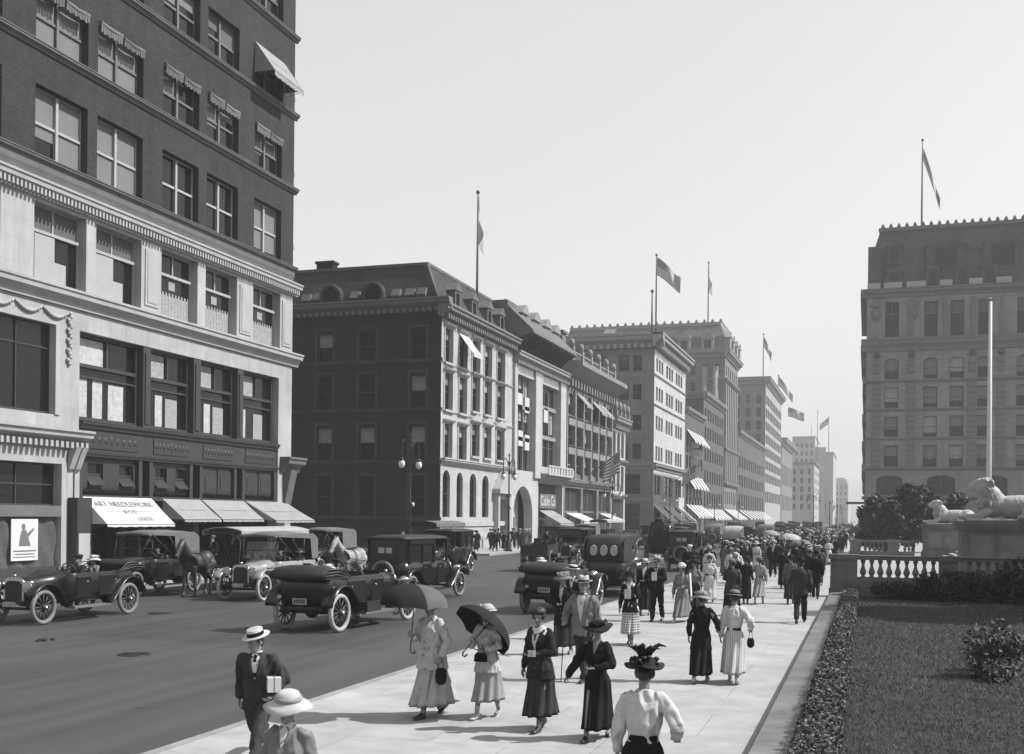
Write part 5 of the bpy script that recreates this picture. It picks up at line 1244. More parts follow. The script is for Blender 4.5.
def wheelmeshes(r, tm, ns=12, tw=.055):
    k = ('wh', r, tm.name, ns)
    if k in WC: return WC[k]
    Q = Matrix.Rotation(rad(90), 3, 'Y'); mb = MB()
    mb.torus((0, 0, 0), r - tw * 1.75, .03, 30, 6, Q); mb.lathe([(.0, -.10), (.06, -.10), (.075, -.05), (.08, .05), (.06, .10), (.0, .10)], 12, M=Q)
    for i in range(ns):
        a = 2 * pi * i / ns; mb.tube([Q @ V((.06 * cos(a), .06 * sin(a), 0)), Q @ V(((r - tw * 1.8) * cos(a), (r - tw * 1.8) * sin(a), 0))], [.022, .016], 5)
    w = mb.mesh('wheel', M_spoke); mb = MB(); mb.torus((0, 0, 0), r - tw, tw, 34, 10, Q, 1.05); t = mb.mesh('tyre', tm)
    mb = MB(); mb.lathe([(.0, -.125), (.045, -.12), (.05, -.09), (.05, .09), (.045, .12), (.0, .125)], 10, M=Q); h = mb.mesh('hub_cap', M_brass)
    WC[k] = (w, t, h); return WC[k]
def wheel(t, x, y, r=.43, tm=None, ns=12, steer=0., tw=.055):
    w, ty, h = wheelmeshes(r, tm or M_tyreG, ns, tw); o = place('wheel', w, t, (x, y, r), steer); place('tyre', ty, o); place('hub_cap', h, o); return o
def strip(path, x0, x1, th, crown=.03):
    """fender: band along a YZ path, crowned across its width"""
    mb = MB(); rings = []
    for i, (y, z) in enumerate(path):
        a = V(path[max(i - 1, 0)]); b = V(path[min(i + 1, len(path) - 1)]); d = (b - a).normalized(); n = V((-d.y, d.x))
        if n.y < 0 and abs(n.y) > .5: n = -n
        ring = []
        for k in range(5): f = k / 4; c = crown * (1 - (2 * f - 1) ** 2); ring.append((x0 + (x1 - x0) * f, y + n.x * c, z + n.y * c))
        for k in range(4, -1, -1): f = k / 4; c = crown * (1 - (2 * f - 1) ** 2) - th; ring.append((x0 + (x1 - x0) * f, y + n.x * c, z + n.y * c))
        rings.append(ring)
    mb.loft(rings, True, True); return mb
def rrect(w, z0, z1, y, r=.12, n=4, yl=0.):
    pts = []; hw = w / 2
    for cx, cz, a0 in ((hw - r, z1 - r, 0), (-hw + r, z1 - r, pi / 2)):
        for k in range(n + 1): a = a0 + pi / 2 * k / n; pts.append((cx + r * cos(a), y, cz + r * sin(a)))
    pts += [(-hw, y, z0), (hw, y, z0)]; return pts
def oval(hw, y0, y1, z, r=.3, n=6):
    pts = []
    for cx, cy, a0, q in ((hw - r, y1 - r, 0, r), (-hw + r, y1 - r, pi / 2, r), (-hw + r, y0 + r, pi, r), (hw - r, y0 + r, 1.5 * pi, r)):
        for k in range(n + 1): a = a0 + pi / 2 * k / n; pts.append((cx + q * cos(a), cy + q * sin(a), z))
    return pts
def chassis(t, paint, tm, wb=3.25, r=.43, pale_board=None):
    ya, yb = wb / 2, -wb / 2
    for x in (-.71, .71):
        wheel(t, x, ya, r, tm, 12, 0); wheel(t, x, yb, r, tm)
    mb = MB()
    for x in (-.42, .42): mb.box(x - .04, x + .04, yb - .55, ya + .42, .50, .60)
    mb.tube([(-.7, ya, r), (-.4, ya, r - .06), (.4, ya, r - .06), (.7, ya, r)], .035, 6); mb.tube([(-.7, yb, r), (.7, yb, r)], .05, 6); mb.ell((0, yb, r), (.15, .17, .15), 10, 7)
    mb.tube([(0, yb, r), (0, .2, .5)], .04, 6)
    for x in (-.46, .46):
        for y in (ya, yb): mb.tube([(x, y - .5, .56), (x, y - .2, r + .0), (x, y + .2, r + .0), (x, y + .5, .56)], .03, 5, sq=.8)
    mb.box(-.35, .35, yb - .55, yb - .50, .5, .58); mb.build('chassis', M_car, t)
    for s in (-1, 1):
        x0, x1 = sorted((s * .57, s * .87))
        pf = [(ya + .56 * cos(a), r + .03 + .54 * sin(a)) for a in [rad(q) for q in range(28, 150, 12)]] + [(ya - .62, .60), (ya - .80, .44), (ya - .95, .36)]
        strip(pf, x0, x1, .015).build('front_fender', paint, t)
        pr = [(yb + .92, .36), (yb + .74, .48), (yb + .60, .66)] + [(yb + .56 * cos(a), r + .05 + .55 * sin(a)) for a in [rad(q) for q in range(38, 176, 12)]]
        strip(pr, x0, x1, .015).build('rear_fender', paint, t)
        mb = MB(); mb.box(x0, x1, yb + .9, ya - .93, .33, .365)
        for k in range(5): xx = x0 + .04 + k * .055; mb.box(xx, xx + .02, yb + .95, ya - .98, .365, .372)
        mb.build('running_board', pale_board or M_car2, t)
    return ya, yb
def front(t, paint, ya, cowl_y, hz=1.14, hw=.66, lens_r=.14):
    mb = MB(); mb.loft([rrect(hw - .06, .55, hz - .03, ya + .02, .2), rrect(hw, .55, hz, ya - .3, .2), rrect(hw + .12, .55, hz + .05, cowl_y + .3, .2), rrect(hw + .42, .55, hz + .14, cowl_y, .22)]); h = mb.build('hood', paint, t)
    mb = MB()
    for s in (-1, 1):
        for k in range(9): y = ya - .12 - k * .09; mb.box(s * (hw / 2 + .012) - .008, s * (hw / 2 + .012) + .008, y - .02, y + .02, .68, .92)
    mb.build('hood_louvre', M_car2, h)
    mb = MB(); mb.loft([rrect(hw - .04, .5, hz + .01, ya + .02, .17), rrect(hw - .04, .5, hz + .01, ya + .10, .17)]); mb.ell((0, ya + .06, hz + .05), (.05, .05, .05)); rd = mb.build('radiator', M_brass, t)
    mb = MB(); mb.loft([rrect(hw - .16, .56, hz - .07, ya + .10, .13), rrect(hw - .16, .56, hz - .07, ya + .106, .13)], smooth=False); mb.build('radiator_core', M_core, rd)
    Q = Matrix.Rotation(rad(-90), 3, 'X')
    for s in (-1, 1):
        mb = MB(); mb.lathe([(.02, -.17), (.08, -.15), (lens_r * .9, -.04), (lens_r, .04), (lens_r + .012, .05), (lens_r + .012, .07), (lens_r - .01, .07)], 16, M=Q, o=(s * .46, ya + .10, .93)); mb.tube([(s * .46, ya + .08, .8), (s * .44, ya + .02, .58)], .02, 6); hl = mb.build('headlamp', M_brass, t)
        mb = MB(); mb.lathe([(.0, .085), (lens_r * .6, .08), (lens_r, .06)], 16, M=Q, o=(s * .46, ya + .10, .93), cap=False); mb.build('lens', M_lens, hl)
    mb = MB(); mb.box(-.2, .2, ya + .24, ya + .25, .44, .56); mb.build('licence_plate', M_tyreL, t)
def tub(t, paint, y0, y1, zt=1.20, hw=.70):
    mb = MB(); rs = [oval(hw - .10, y0 + .10, y1, .52, .22), oval(hw - .02, y0 + .02, y1, .72, .28), oval(hw, y0, y1, .95, .30), oval(hw - .02, y0 + .0, y1, zt - .02, .30), oval(hw - .04, y0 + .02, y1, zt + .01, .30), oval(hw - .10, y0 + .08, y1 - .05, zt, .26), oval(hw - .12, y0 + .12, y1 - .07, .62, .24)]
    mb.loft(rs); return mb.build('body', paint, t)
def seat(t, y, z, w, m=None):
    mb = MB()
    for k in range(7): x = -w / 2 + (k + .5) * w / 7; mb.ell((x, y - .02, z + .36), (w / 13, .10, .26), 8, 8); mb.ell((x, y + .26, z + .06), (w / 13, .30, .10), 8, 6)
    mb.box(-w / 2, w / 2, y - .14, y - .06, z - .2, z + .58); mb.box(-w / 2, w / 2, y - .1, y + .5, z - .25, z + .04); return mb.build('seat', m or M_seat, t)
def doors(t, paint, ys, hw=.70, z0=.58, z1=1.12):
    for s in (-1, 1):
        for ya_, yb_ in ys:
            mb = MB(); x = s * (hw - .004)
            mb.loft([[(x, ya_, z0), (x, yb_, z0), (x, yb_, z1), (x, ya_, z1)], [(x + s * .014, ya_ + .02, z0 + .02), (x + s * .014, yb_ - .02, z0 + .02), (x + s * .014, yb_ - .02, z1 - .02), (x + s * .014, ya_ + .02, z1 - .02)]], smooth=False); d = mb.build('door', paint, t)
            mb = MB(); mb.tube([(x + s * .03, ya_ + .10, z1 - .14), (x + s * .03, ya_ + .22, z1 - .14)], .012, 5); mb.build('handle', M_brass, d)
def steering(t, y, x=-.3):
    mb = MB(); Q = Matrix.Rotation(rad(55), 3, 'X'); mb.torus((x, y, 1.28), .20, .015, 20, 6, Q); mb.tube([(x, y, 1.28), (x, y + .5, .85)], .018, 6)
    for k in range(4): a = k * pi / 2; mb.tube([V((x, y, 1.28)), V((x, y, 1.28)) + Q @ V((.2 * cos(a), .2 * sin(a), 0))], .01, 4)
    mb.build('steering_wheel', M_spoke, t)
def windshield(t, y, h=.52, w=1.15, z=1.27, tilt=.1):
    mb = MB(); f = .025
    def q(x, k): return V((x, y - tilt * k, z + h * k))
    for a, b in (((-w / 2, 0), (-w / 2, 1)), ((w / 2, 0), (w / 2, 1)), ((-w / 2, 1), (w / 2, 1)), ((-w / 2, 0), (w / 2, 0)), ((-w / 2, .5), (w / 2, .5))): mb.tube([q(*a), q(*b)], f * .6, 6)
    o = mb.build('windshield', M_spoke, t); mb = MB(); mb.quad(q(-w / 2, 0), q(w / 2, 0), q(w / 2, 1), q(-w / 2, 1)); mb.build('glass', CLEAR, o)
def rear_bits(t, yb, spare=True, tm=None, y=-2.12):
    mb = MB(); mb.box(-.18, .18, y - .02, y, .62, .76); pl = mb.build('licence_plate', M_tyreL, t)
    mb = MB()
    for k in range(5): mb.box(-.14 + k * .06, -.105 + k * .06, y - .026, y - .02, .655, .73)
    mb.build('plate_number', M_black, pl)
    mb = MB(); mb.lathe([(.05, -.05), (.06, .0), (.05, .05)], 10, M=Matrix.Rotation(rad(90), 3, 'X'), o=(-.5, y - .02, .78)); mb.build('tail_lamp', M_brass, t)
    if spare:
        o = place('spare_wheel', wheelmeshes(.42, tm or M_tyreG)[0], t, (0, y - .1, .92), rad(90)); place('tyre', wheelmeshes(.42, tm or M_tyreG)[1], o)
def folded_top(t, m, y=-1.9):
    mb = MB(); R = random.Random(2)
    rings = []
    for i in range(13):
        x = -.72 + 1.44 * i / 12; e = 1 - .35 * abs(2 * i / 12 - 1) ** 3; ring = []
        for k in range(12): a = 2 * pi * k / 12; q = 1 + .13 * noise.noise(V((i * .7, k * 1.1, 0))); ring.append((x, y - .06 + .42 * cos(a) * q * e, 1.30 + .17 * sin(a) * q * e + .05 * cos(a)))
        rings.append(ring)
    mb.loft(rings); o = mb.build('folded_top', m, t)
    mb = MB()
    for s in (-.74, .74):
        for k in range(3): mb.tube([(s, y + .75, 1.18), (s, y + .1 + .12 * k, 1.28 + .06 * k), (s, y - .4, 1.26 + .07 * k)], .015, 5)
    mb.build('top_bow', M_spoke, o)
def raised_top(t, m, yf=.75, yr=-1.85, z=2.08, hw=.70, ovals=0, curtains=False):
    mb = MB(); nx, ny = 10, 10; rows = []
    prof = [(yr - .12, 1.25), (yr - .10, 1.7), (yr + .05, z - .12), (yr + .3, z)] + [(yr + .3 + (yf - yr - .3) * k / 6, z + .05 * sin(pi * k / 6) - .02 * (k % 2)) for k in range(1, 7)] + [(yf + .03, z - .10)]
    rings = []
    for y, zz in prof:
        ring = [(-hw + 2 * hw * k / nx, y, zz + .06 * (1 - (2 * k / nx - 1) ** 2) - (.0 if 0 < k < nx else .0)) for k in range(nx + 1)]
        ring += [(p[0], p[1] + .02, p[2] - .025) for p in reversed(ring)]
        rings.append(ring)
    mb.loft(rings, True, True)
    for s in (-1, 1):                                       # side flaps
        y = yr
        mb.prism([(yr - .1, z - .16), (yf, z - .06), (yf, z + .02), (yr + .25, z + .03), (yr, z - .08)], s * hw - .012, s * hw + .012, lambda a, b, d: V((d, a, b)))
        mb.prism([(yr - .12, 1.25), (yr - .1, z - .14), (yr + .45, z - .08), (yr + .30, 1.25)], s * hw - .01, s * hw + .01, lambda a, b, d: V((d, a, b)))
        if curtains: mb.prism([(yr + .3, 1.22), (yr + .3, z - .08), (yr + 1.35, z - .06), (yr + 1.25, 1.22)], s * hw - .009, s * hw + .009, lambda a, b, d: V((d, a, b)))
    o = mb.build('raised_top', m, t)
    mb = MB()
    for s in (-1, 1):
        for y in (yf - .05, yf - .9, yr + .8): mb.tube([(s * (hw - .02), yr + .9 + (.0 if y < 0 else .3), 1.2), (s * (hw - .02), y, z - .05)], .016, 5)
        mb.tube([(s * (hw - .04), yf, z - .08), (s * .5, yf + .38, 1.3)], .012, 5)
    for y in (yf - .05, yf - .9, yr + .8): mb.tube([(-hw + .02, y, z - .05), (0, y, z + .02), (hw - .02, y, z - .05)], .014, 5)
    mb.build('top_bow', M_spoke, o)
    for k in range(ovals):
        x = (k - (ovals - 1) / 2) * .36; mb = MB(); mb.lathe([(0, .0), (.115, .0)], 18, M=(Matrix.Rotation(rad(90), 4, 'X') @ Matrix.Diagonal((1, 1.45, 1, 1))).to_3x3(), o=(x, yr - .145, 1.62), cap=False); mb.torus((x, yr - .145, 1.62), .118, .014, 20, 6, Matrix.Diagonal((1, 1, 1.45)) @ Matrix.Rotation(rad(90), 3, 'X')); mb.build('rear_window', M_lens, o)
def touring(top, paint, tm, topm, label='', ovals=0, spare=True, curtains=False):
    t = thing('touring_car', (0, 0, 0), label, 'car'); ya, yb = chassis(t, paint, tm, pale_board=M_topG)
    front(t, paint, ya + .12, .62); b = tub(t, paint, -2.05, .64); doors(t, paint, ((-.15, .42), (-1.25, -.45)))
    seat(t, -.32, .72, 1.18); seat(t, -1.72, .74, 1.22); steering(t, .22)
    if top != 'down': windshield(t, .62, .60)
    rear_bits(t, yb, spare, tm)
    mb = MB(); mb.box(.60, .84, -.6, .05, .37, .60); mb.build('tool_box', M_car2, t)
    if top == 'down': folded_top(t, topm)
    else: raised_top(t, topm, ovals=ovals, curtains=curtains)
    return t
def limousine(paint, tm, label='', win='two', roofm=None, spare=True):
    t = thing('limousine', (0, 0, 0), label, 'car'); ya, yb = chassis(t, paint, tm, 3.35)
    front(t, paint, ya + .12, .75, 1.18); hw = .74
    mb = MB(); rs = [oval(hw - .12, -2.02, .76, .52, .2), oval(hw - .02, -2.12, .76, .75, .24), oval(hw, -2.15, .76, 1.02, .26), oval(hw, -2.15, .76, 1.27, .26)]; mb.loft(rs); mb.build('body', paint, t)
    mb = MB()                                               # cabin posts, waist and window heads
    def panel(y0, y1, z0, z1):
        for s in (-1, 1): mb.box(s * hw - .03, s * hw + .03, y0, y1, z0, z1)
    for y0, y1 in ((-.32, -.2), (-1.08, -.98), (-1.95, -1.78), (.60, .68)): panel(y0, y1, 1.25, 1.98)
    panel(-1.95, -.2, 1.84, 1.98); mb.box(-hw + .02, hw - .02, -.24, -.20, 1.27, 1.98)
    mb.loft([oval(hw, -2.15, -1.7, 1.25, .22)[0:0] or [(-hw, -1.9, 1.25), (-hw + .22, -2.14, 1.25), (hw - .22, -2.14, 1.25), (hw, -1.9, 1.25), (hw - .05, -1.88, 1.25), (-hw + .05, -1.88, 1.25)], [(-hw, -1.9, 1.98), (-hw + .22, -2.12, 1.98), (hw - .22, -2.12, 1.98), (hw, -1.9, 1.98), (hw - .05, -1.88, 1.98), (-hw + .05, -1.88, 1.98)]], smooth=False)
    cab = mb.build('cabin', paint, t)
    for s in (-1, 1):
        for y0, y1 in ((-.98, -.32), (-1.78, -1.08)):
            mb = MB(); mb.quad((s * (hw - .01), y0, 1.27), (s * (hw - .01), y1, 1.27), (s * (hw - .01), y1, 1.84), (s * (hw - .01), y0, 1.84)); mb.build('side_window', M_cargl, cab)
    mb = MB(); mb.quad((-.66, -.19, 1.3), (.66, -.19, 1.3), (.66, -.19, 1.9), (-.66, -.19, 1.9)); mb.build('division_window', M_cargl, cab)
    xs = ((-.14, .11), (.14, .11)) if win == 'two' else ((0, .26),)
    for x, w in xs: mb = MB(); mb.box(x - w, x + w, -2.15, -2.142, 1.56, 1.74); mb.build('rear_window', M_lens if win == 'two' else M_cargl, cab)
    mb = MB(); rs = [oval(hw + .02, -2.17, .82, 1.98, .2), oval(hw + .05, -2.2, .86, 2.02, .2), oval(hw - .05, -2.1, .8, 2.08, .2), oval(hw - .35, -1.8, .5, 2.13, .2)]; mb.loft(rs); mb.build('roof', roofm or M_leather, t)
    doors(t, paint, ((-1.02, -.36), (.0, .5)), hw, .58, 1.22); seat(t, -.1, .74, 1.2); steering(t, .38); windshield(t, .72, .66, 1.2, 1.3, .02); rear_bits(t, yb, spare, tm, -2.2)
    return t
# ------------------------------------------------------------------ horse and carriages
M_horse = mat('horse_coat', .045, .5, .35, var=.35, scale=2.5); M_palehorse = mat('horse_coat_pale', .34, .6, .3, var=.3, scale=3.5); M_hair = mat('horse_hair', .015, .7, .2, var=.3)
def horse_mesh():
    mb = MB()
    mb.ell((0, -.05, 1.18), (.29, .72, .33), 14, 10); mb.ell((0, .52, 1.20), (.27, .34, .36), 12, 8); mb.ell((0, -.62, 1.25), (.29, .36, .34), 12, 8)
    mb.chain([(0, .62, 1.32), (0, .92, 1.62), (0, 1.12, 1.88)], [.26, .18, .13], 12)
    mb.chain([(0, 1.12, 1.92), (0, 1.28, 1.78), (0, 1.50, 1.48)], [.13, .12, .075], 10); mb.ell((0, 1.52, 1.46), (.07, .09, .08))
    for s in (-1, 1):
        mb.capsule((.06 * s, 1.10, 2.0), (.075 * s, 1.11, 2.13), .04, .012, 6)
        f = .10 * s; mb.chain([(.15 * s, .58, 1.05), (.15 * s, .60 + f, .60), (.15 * s, .58 + f * 1.3, .14)], [.14, .068, .05], 8); mb.capsule((.15 * s, .60 + f * 1.3, .12), (.15 * s, .64 + f * 1.3, .04), .055, .07, 8)
        f = -.12 * s; mb.chain([(.16 * s, -.66, 1.12), (.16 * s, -.52 + f, .82), (.16 * s, -.82 + f, .54), (.16 * s, -.78 + f, .14)], [.22, .12, .07, .052], 9); mb.capsule((.16 * s, -.76 + f, .12), (.16 * s, -.72 + f, .04), .055, .07, 8)
    return remesh(mb, .022, 3, 0, 8, 0, M_horse, 'body')
HB = horse_mesh()
def horse(loc, rz, label):
    t = thing('horse', loc, label, 'horse', None, rz); place('body', HB, t)
    mb = MB(); mb.chain([(0, 1.06, 2.02), (.03, .88, 1.78), (.05, .66, 1.52)], [.05, .08, .07], 8); mb.build('mane', M_hair, t)
    mb = MB(); mb.chain([(0, -.94, 1.38), (0, -1.08, 1.2), (0, -1.06, .75)], [.05, .09, .05], 8); mb.build('tail', M_hair, t)
    mb = MB(); mb.torus((0, .68, 1.28), .31, .05, 20, 8, Matrix.Rotation(rad(55), 3, 'X')); mb.torus((0, 1.38, 1.64), .105, .012, 14, 5, Matrix.Rotation(rad(140), 3, 'X'))
    for s in (-1, 1): mb.tube([(.29 * s, .7, 1.2), (.34 * s, 0, 1.1), (.34 * s, -1.2, 1.0)], .018, 5); mb.tube([(.08 * s, 1.4, 1.6), (.25 * s, .5, 1.55), (.2 * s, -.9, 1.6)], .009, 4)
    mb.torus((0, .05, 1.18), .335, .02, 20, 5, Matrix.Rotation(rad(90), 3, 'X')); mb.build('harness', M_seat, t); return t
def hansom(loc, rz, label):
    t = thing('hansom_cab', loc, label, 'carriage', None, rz)
    for x in (-.82, .82): wheel(t, x, -.1, .70, M_tyreG, 14, 0, .035)
    mb = MB(); mb.tube([(-.82, -.1, .7), (.82, -.1, .7)], .04, 6)
    for s in (-1, 1): mb.tube([(.5 * s, -.7, .75), (.5 * s, .8, .8), (.42 * s, 1.6, 1.05), (.36 * s, 3.3, 1.1)], .035, 6)
    mb.build('shafts', M_spoke, t)
    mb = MB(); mb.loft([oval(.55, -.55, .5, .62, .1), oval(.64, -.72, .62, 1.0, .14), oval(.66, -.78, .30, 1.5, .16), oval(.64, -.74, .42, 2.1, .16), oval(.58, -.6, .5, 2.28, .2)]); mb.build('body', M_car, t)
    for s in (-1, 1): mb = MB(); mb.box(s * .66 - .01, s * .66 + .012, -.35, .2, 1.45, 2.0); mb.build('side_window', M_cargl, t)
    mb = MB(); mb.box(-.3, .3, -.80, -.775, 1.5, 1.95); mb.build('rear_window', M_cargl, t)
    mb = MB(); mb.box(-.36, .36, -1.25, -.75, 1.95, 2.05); mb.box(-.36, .36, -1.30, -1.24, 2.0, 2.4); mb.box(-.3, .3, -1.1, -.8, 1.2, 1.25)
    for s in (-1, 1): mb.tube([(s * .3, -1.2, 1.95), (s * .35, -.75, 1.1)], .02, 5)
    mb.build('driver_seat', M_seat, t)
    for s in (-1, 1): mb = MB(); mb.box(s * .72 - .06, s * .72 + .06, .15, .28, 1.55, 1.8); mb.lathe([(.07, 1.8), (.03, 1.9), (.0, 1.92)], 8, o=(s * .72, .21, 0)); mb.build('carriage_lamp', M_brass, t)
    t.scale = (1.12, 1.12, 1.12); return t
def wagon(loc, rz, label, canopy, side, L=4.6, zt=2.5):
    t = thing('delivery_wagon', loc, label, 'wagon', None, rz)
    for x in (-.78, .78):
        wheel(t, x, L / 2 - .7, .46, M_tyreG, 12, 0, .03); wheel(t, x, -L / 2 + .8, .58, M_tyreG, 14, 0, .03)
    mb = MB(); mb.box(-.7, .7, -L / 2, L / 2, .85, .95)
    for y, z in ((L / 2 - .7, .46), (-L / 2 + .8, .58)): mb.tube([(-.78, y, z), (.78, y, z)], .04, 6); mb.box(-.5, .5, y - .06, y + .06, z, .86)
    mb.build('chassis', M_spoke, t)
    mb = MB()
    for s in (-1, 1): mb.box(s * .72 - .03, s * .72 + .03, -L / 2, L / 2 - .9, .95, 1.45)
    mb.box(-.72, .72, -L / 2, -L / 2 + .05, .95, 1.4); mb.box(-.7, .7, L / 2 - 1., L / 2 - .94, .95, 1.5); mb.build('bed', side, t)
    mb = MB(); mb.box(-.62, .62, L / 2 - .9, L / 2 - .4, 1.25, 1.35); mb.box(-.62, .62, L / 2 - .96, L / 2 - .88, 1.35, 1.75); mb.box(-.66, .66, L / 2 - .02, L / 2 + .03, .9, 1.35); mb.build('seat', M_seat, t)
    if canopy:
        mb = MB()
        for s in (-1, 1):
            for y in (-L / 2 + .1, -.2, L / 2 - .15): mb.tube([(s * .74, y, .95), (s * .74, y, zt)], .022, 5)
        rings = []
        for k in range(9):
            y = -L / 2 - .1 + (L + .3) * k / 8; ring = [(-.86 + 1.72 * i / 10, y, zt + .14 * (1 - (i / 5 - 1) ** 2)) for i in range(11)]; ring += [(p[0], p[1], p[2] - .03) for p in reversed(ring)]; rings.append(ring)
        mb.build('canopy_post', M_spoke, t); mb = MB(); mb.loft(rings)
        for s in (-1, 1): mb.box(s * .86 - .008, s * .86 + .008, -L / 2 - .1, L / 2 + .2, zt - .2, zt)
        mb.build('canopy', canopy, t)
    return t
CARS = []
def put(o, x, y, head, label, first=None, group=None):
    """head = heading angle; car local forward is +Y"""
    o.location = (x, y, ROADZ); o.rotation_euler = (0, 0, head - pi / 2); o['label'] = label
    if group: o['group'] = group
    o.scale = (1.07, 1.07, 1.07); CARS.append(o); return o
UP, DN = rad(90), rad(-90)
GR = 'motor cars on the avenue'
T_open = touring('down', M_car, M_tyreG, M_leather); put(T_open, -21.3, 25.4, DN, 'dark open touring car with folded top at the left edge of the road', group=GR)
def cp(src, *a, **k): return put(copytree(src), *a, group=GR, **k)
def remat(o, swap):
    for c in [o] + [q for k in kids(o) for q in [k] + kids(k)]:
        if c.type == 'MESH':
            for i, s in enumerate(c.material_slots):
                nm = s.material.name if s.material else ''
                if nm in swap: s.link = 'OBJECT'; s.material = swap[nm]
    return o
A2 = cp(T_open, -13.35, 27.0, rad(86), 'black open touring car with pale tyres speeding away in mid road'); A2.scale = (1.14, 1.14, 1.14); remat(A2, {'tyre_grey_rubber': M_tyreL})
T_up = touring('up', M_carL, M_tyreL, M_topG, ovals=1); put(T_up, -20.2, 34.6, rad(-90), 'pale touring car with raised top and two round headlamps facing the camera', group=GR)
T_dark = touring('up', M_car, M_tyreG, M_topG, ovals=1, curtains=True); put(T_dark, -24.9, 34.0, DN, 'dark touring car with raised grey top parked at the store kerb', group=GR)
T_oval = touring('up', M_car, M_tyreG, M_leather, ovals=3, spare=False, curtains=True); put(T_oval, -9.35, 42.0, rad(91), 'tall black landaulet with three oval windows in its rear curtain', group=GR)
L1 = limousine(M_car, M_tyreG); put(L1, -15.3, 36.4, rad(84), 'black limousine beside the speeding open touring car', group=GR)
A3 = cp(T_open, -9.35, 34.4, rad(90), 'black open touring car carrying a pale hat near the kerb, seen from behind')
for car_ in (A2, A3):
    for k_ in [k for k in kids(car_) if k.name.startswith('spare')]:
        for c_ in kids(k_): bpy.data.objects.remove(c_)
        KIDS[car_.name].remove(k_); bpy.data.objects.remove(k_)
L2 = cp(L1, -9.75, 62.5, rad(91), 'black limousine with spare tyre and two bright rear panes close to the kerb')
L3 = cp(L1, -17.3, 66, DN, 'dark limousine coming on behind the three-windowed landaulet')
T4 = cp(T_dark, -10.4, 91, rad(95), 'dark touring car with pale rimmed top pulling out ahead of the limousine'); remat(T4, {'top_canvas_grey': M_topL})
A5 = cp(T_open, -10.6, 47.5, rad(90), 'open touring car with pale hats just ahead of the landaulet')
T5 = cp(T_dark, -24.9, 47.5, DN, 'dark touring car with raised top parked behind the canopied wagon')
A6 = cp(T_open, -24.8, 53.0, DN, 'open touring car parked last in the row before the store corner')
L4 = cp(L1, -20.6, 52.5, DN, 'dark limousine following the pale horse cart towards the camera')
far = [(-13.8, 84, UP, 0), (-18.6, 86, DN, 1), (-22.6, 80, DN, 0), (-23.6, 94, DN, 2), (-19.2, 101, DN, 0), (-11.2, 106, UP, 0), (-14.6, 112, UP, 2), (-23.8, 112, DN, 1), (-19.5, 122, DN, 0), (-10.3, 121, UP, 2), (-14.0, 131, UP, 0), (-23.7, 128, DN, 0), (-10.4, 138, UP, 0), (-18.8, 142, DN, 2), (-14.2, 151, UP, 1), (-10.5, 158, UP, 0), (-23.0, 150, DN, 2), (-18.5, 164, DN, 0), (-12.5, 176, UP, 0), (-21, 182, DN, 0), (-10.4, 190, UP, 1), (-15, 204, UP, 0), (-19.6, 214, DN, 0), (-10.6, 222, UP, 0), (-14.5, 240, UP, 0), (-19, 256, DN, 0), (-11, 268, UP, 0), (-15, 290, UP, 0), (-20, 310, DN, 0)]
fl = {(0, UP): 'dark limousine in the far line of traffic driving away', (0, DN): 'dark limousine in the far traffic coming towards the camera', (1, UP): 'open touring car in the far line of traffic driving away', (1, DN): 'open touring car in the far traffic coming towards the camera', (2, UP): 'touring car with raised top in the far line driving away', (2, DN): 'touring car with raised top in the far traffic coming towards the camera'}
for x, y, h, k in far: put(copytree((L1, T_open, T_dark)[k]), x, y, h + rad(random.uniform(-2, 2)), fl[(k, h)], group='cars in the far traffic')
horse((-20.3, 41.2, ROADZ), pi - .1, 'pale grey horse pulling the low cart behind the pale touring car'); wagon((-20.2, 45.2, ROADZ), pi, 'low open cart drawn by the pale grey horse', None, M_car2, 3.6)
for c_ in kids(bpy.data.objects['horse']):
    if c_.name.startswith(('body', 'mane', 'tail')): sl_ = c_.material_slots[0]; sl_.link = 'OBJECT'; sl_.material = M_palehorse
hansom((-12.3, 68.5, ROADZ), 0, 'tall black hansom cab seen from behind with its driver above'); horse((-12.3, 71.6, ROADZ), 0, 'horse drawing the black hansom cab')
wagon((-23.5, 39.3, ROADZ), pi, 'delivery wagon with a long pale canopy before the store awnings', M_topL, M_car2, 5.0, 2.30); horse((-23.0, 34.3, ROADZ), pi + .1, 'dark horse in harness beside the parked dark touring car')
wagon((-16.9, 57.5, ROADZ), .05, 'open dark cart rolling away in mid road', None, M_car2, 3.4)
wagon((-23.9, 104, ROADZ), pi, 'long pale roofed omnibus wagon before the shop row', M_topL, M_car2, 7.5, 2.6); horse((-24.2, 56.5, ROADZ), pi, 'dark horse stepping past the store corner')
wagon((-24.2, 60.6, ROADZ), pi, 'dark wagon with grey canopy at the side street corner', M_topG, M_car2, 4.4, 2.5)

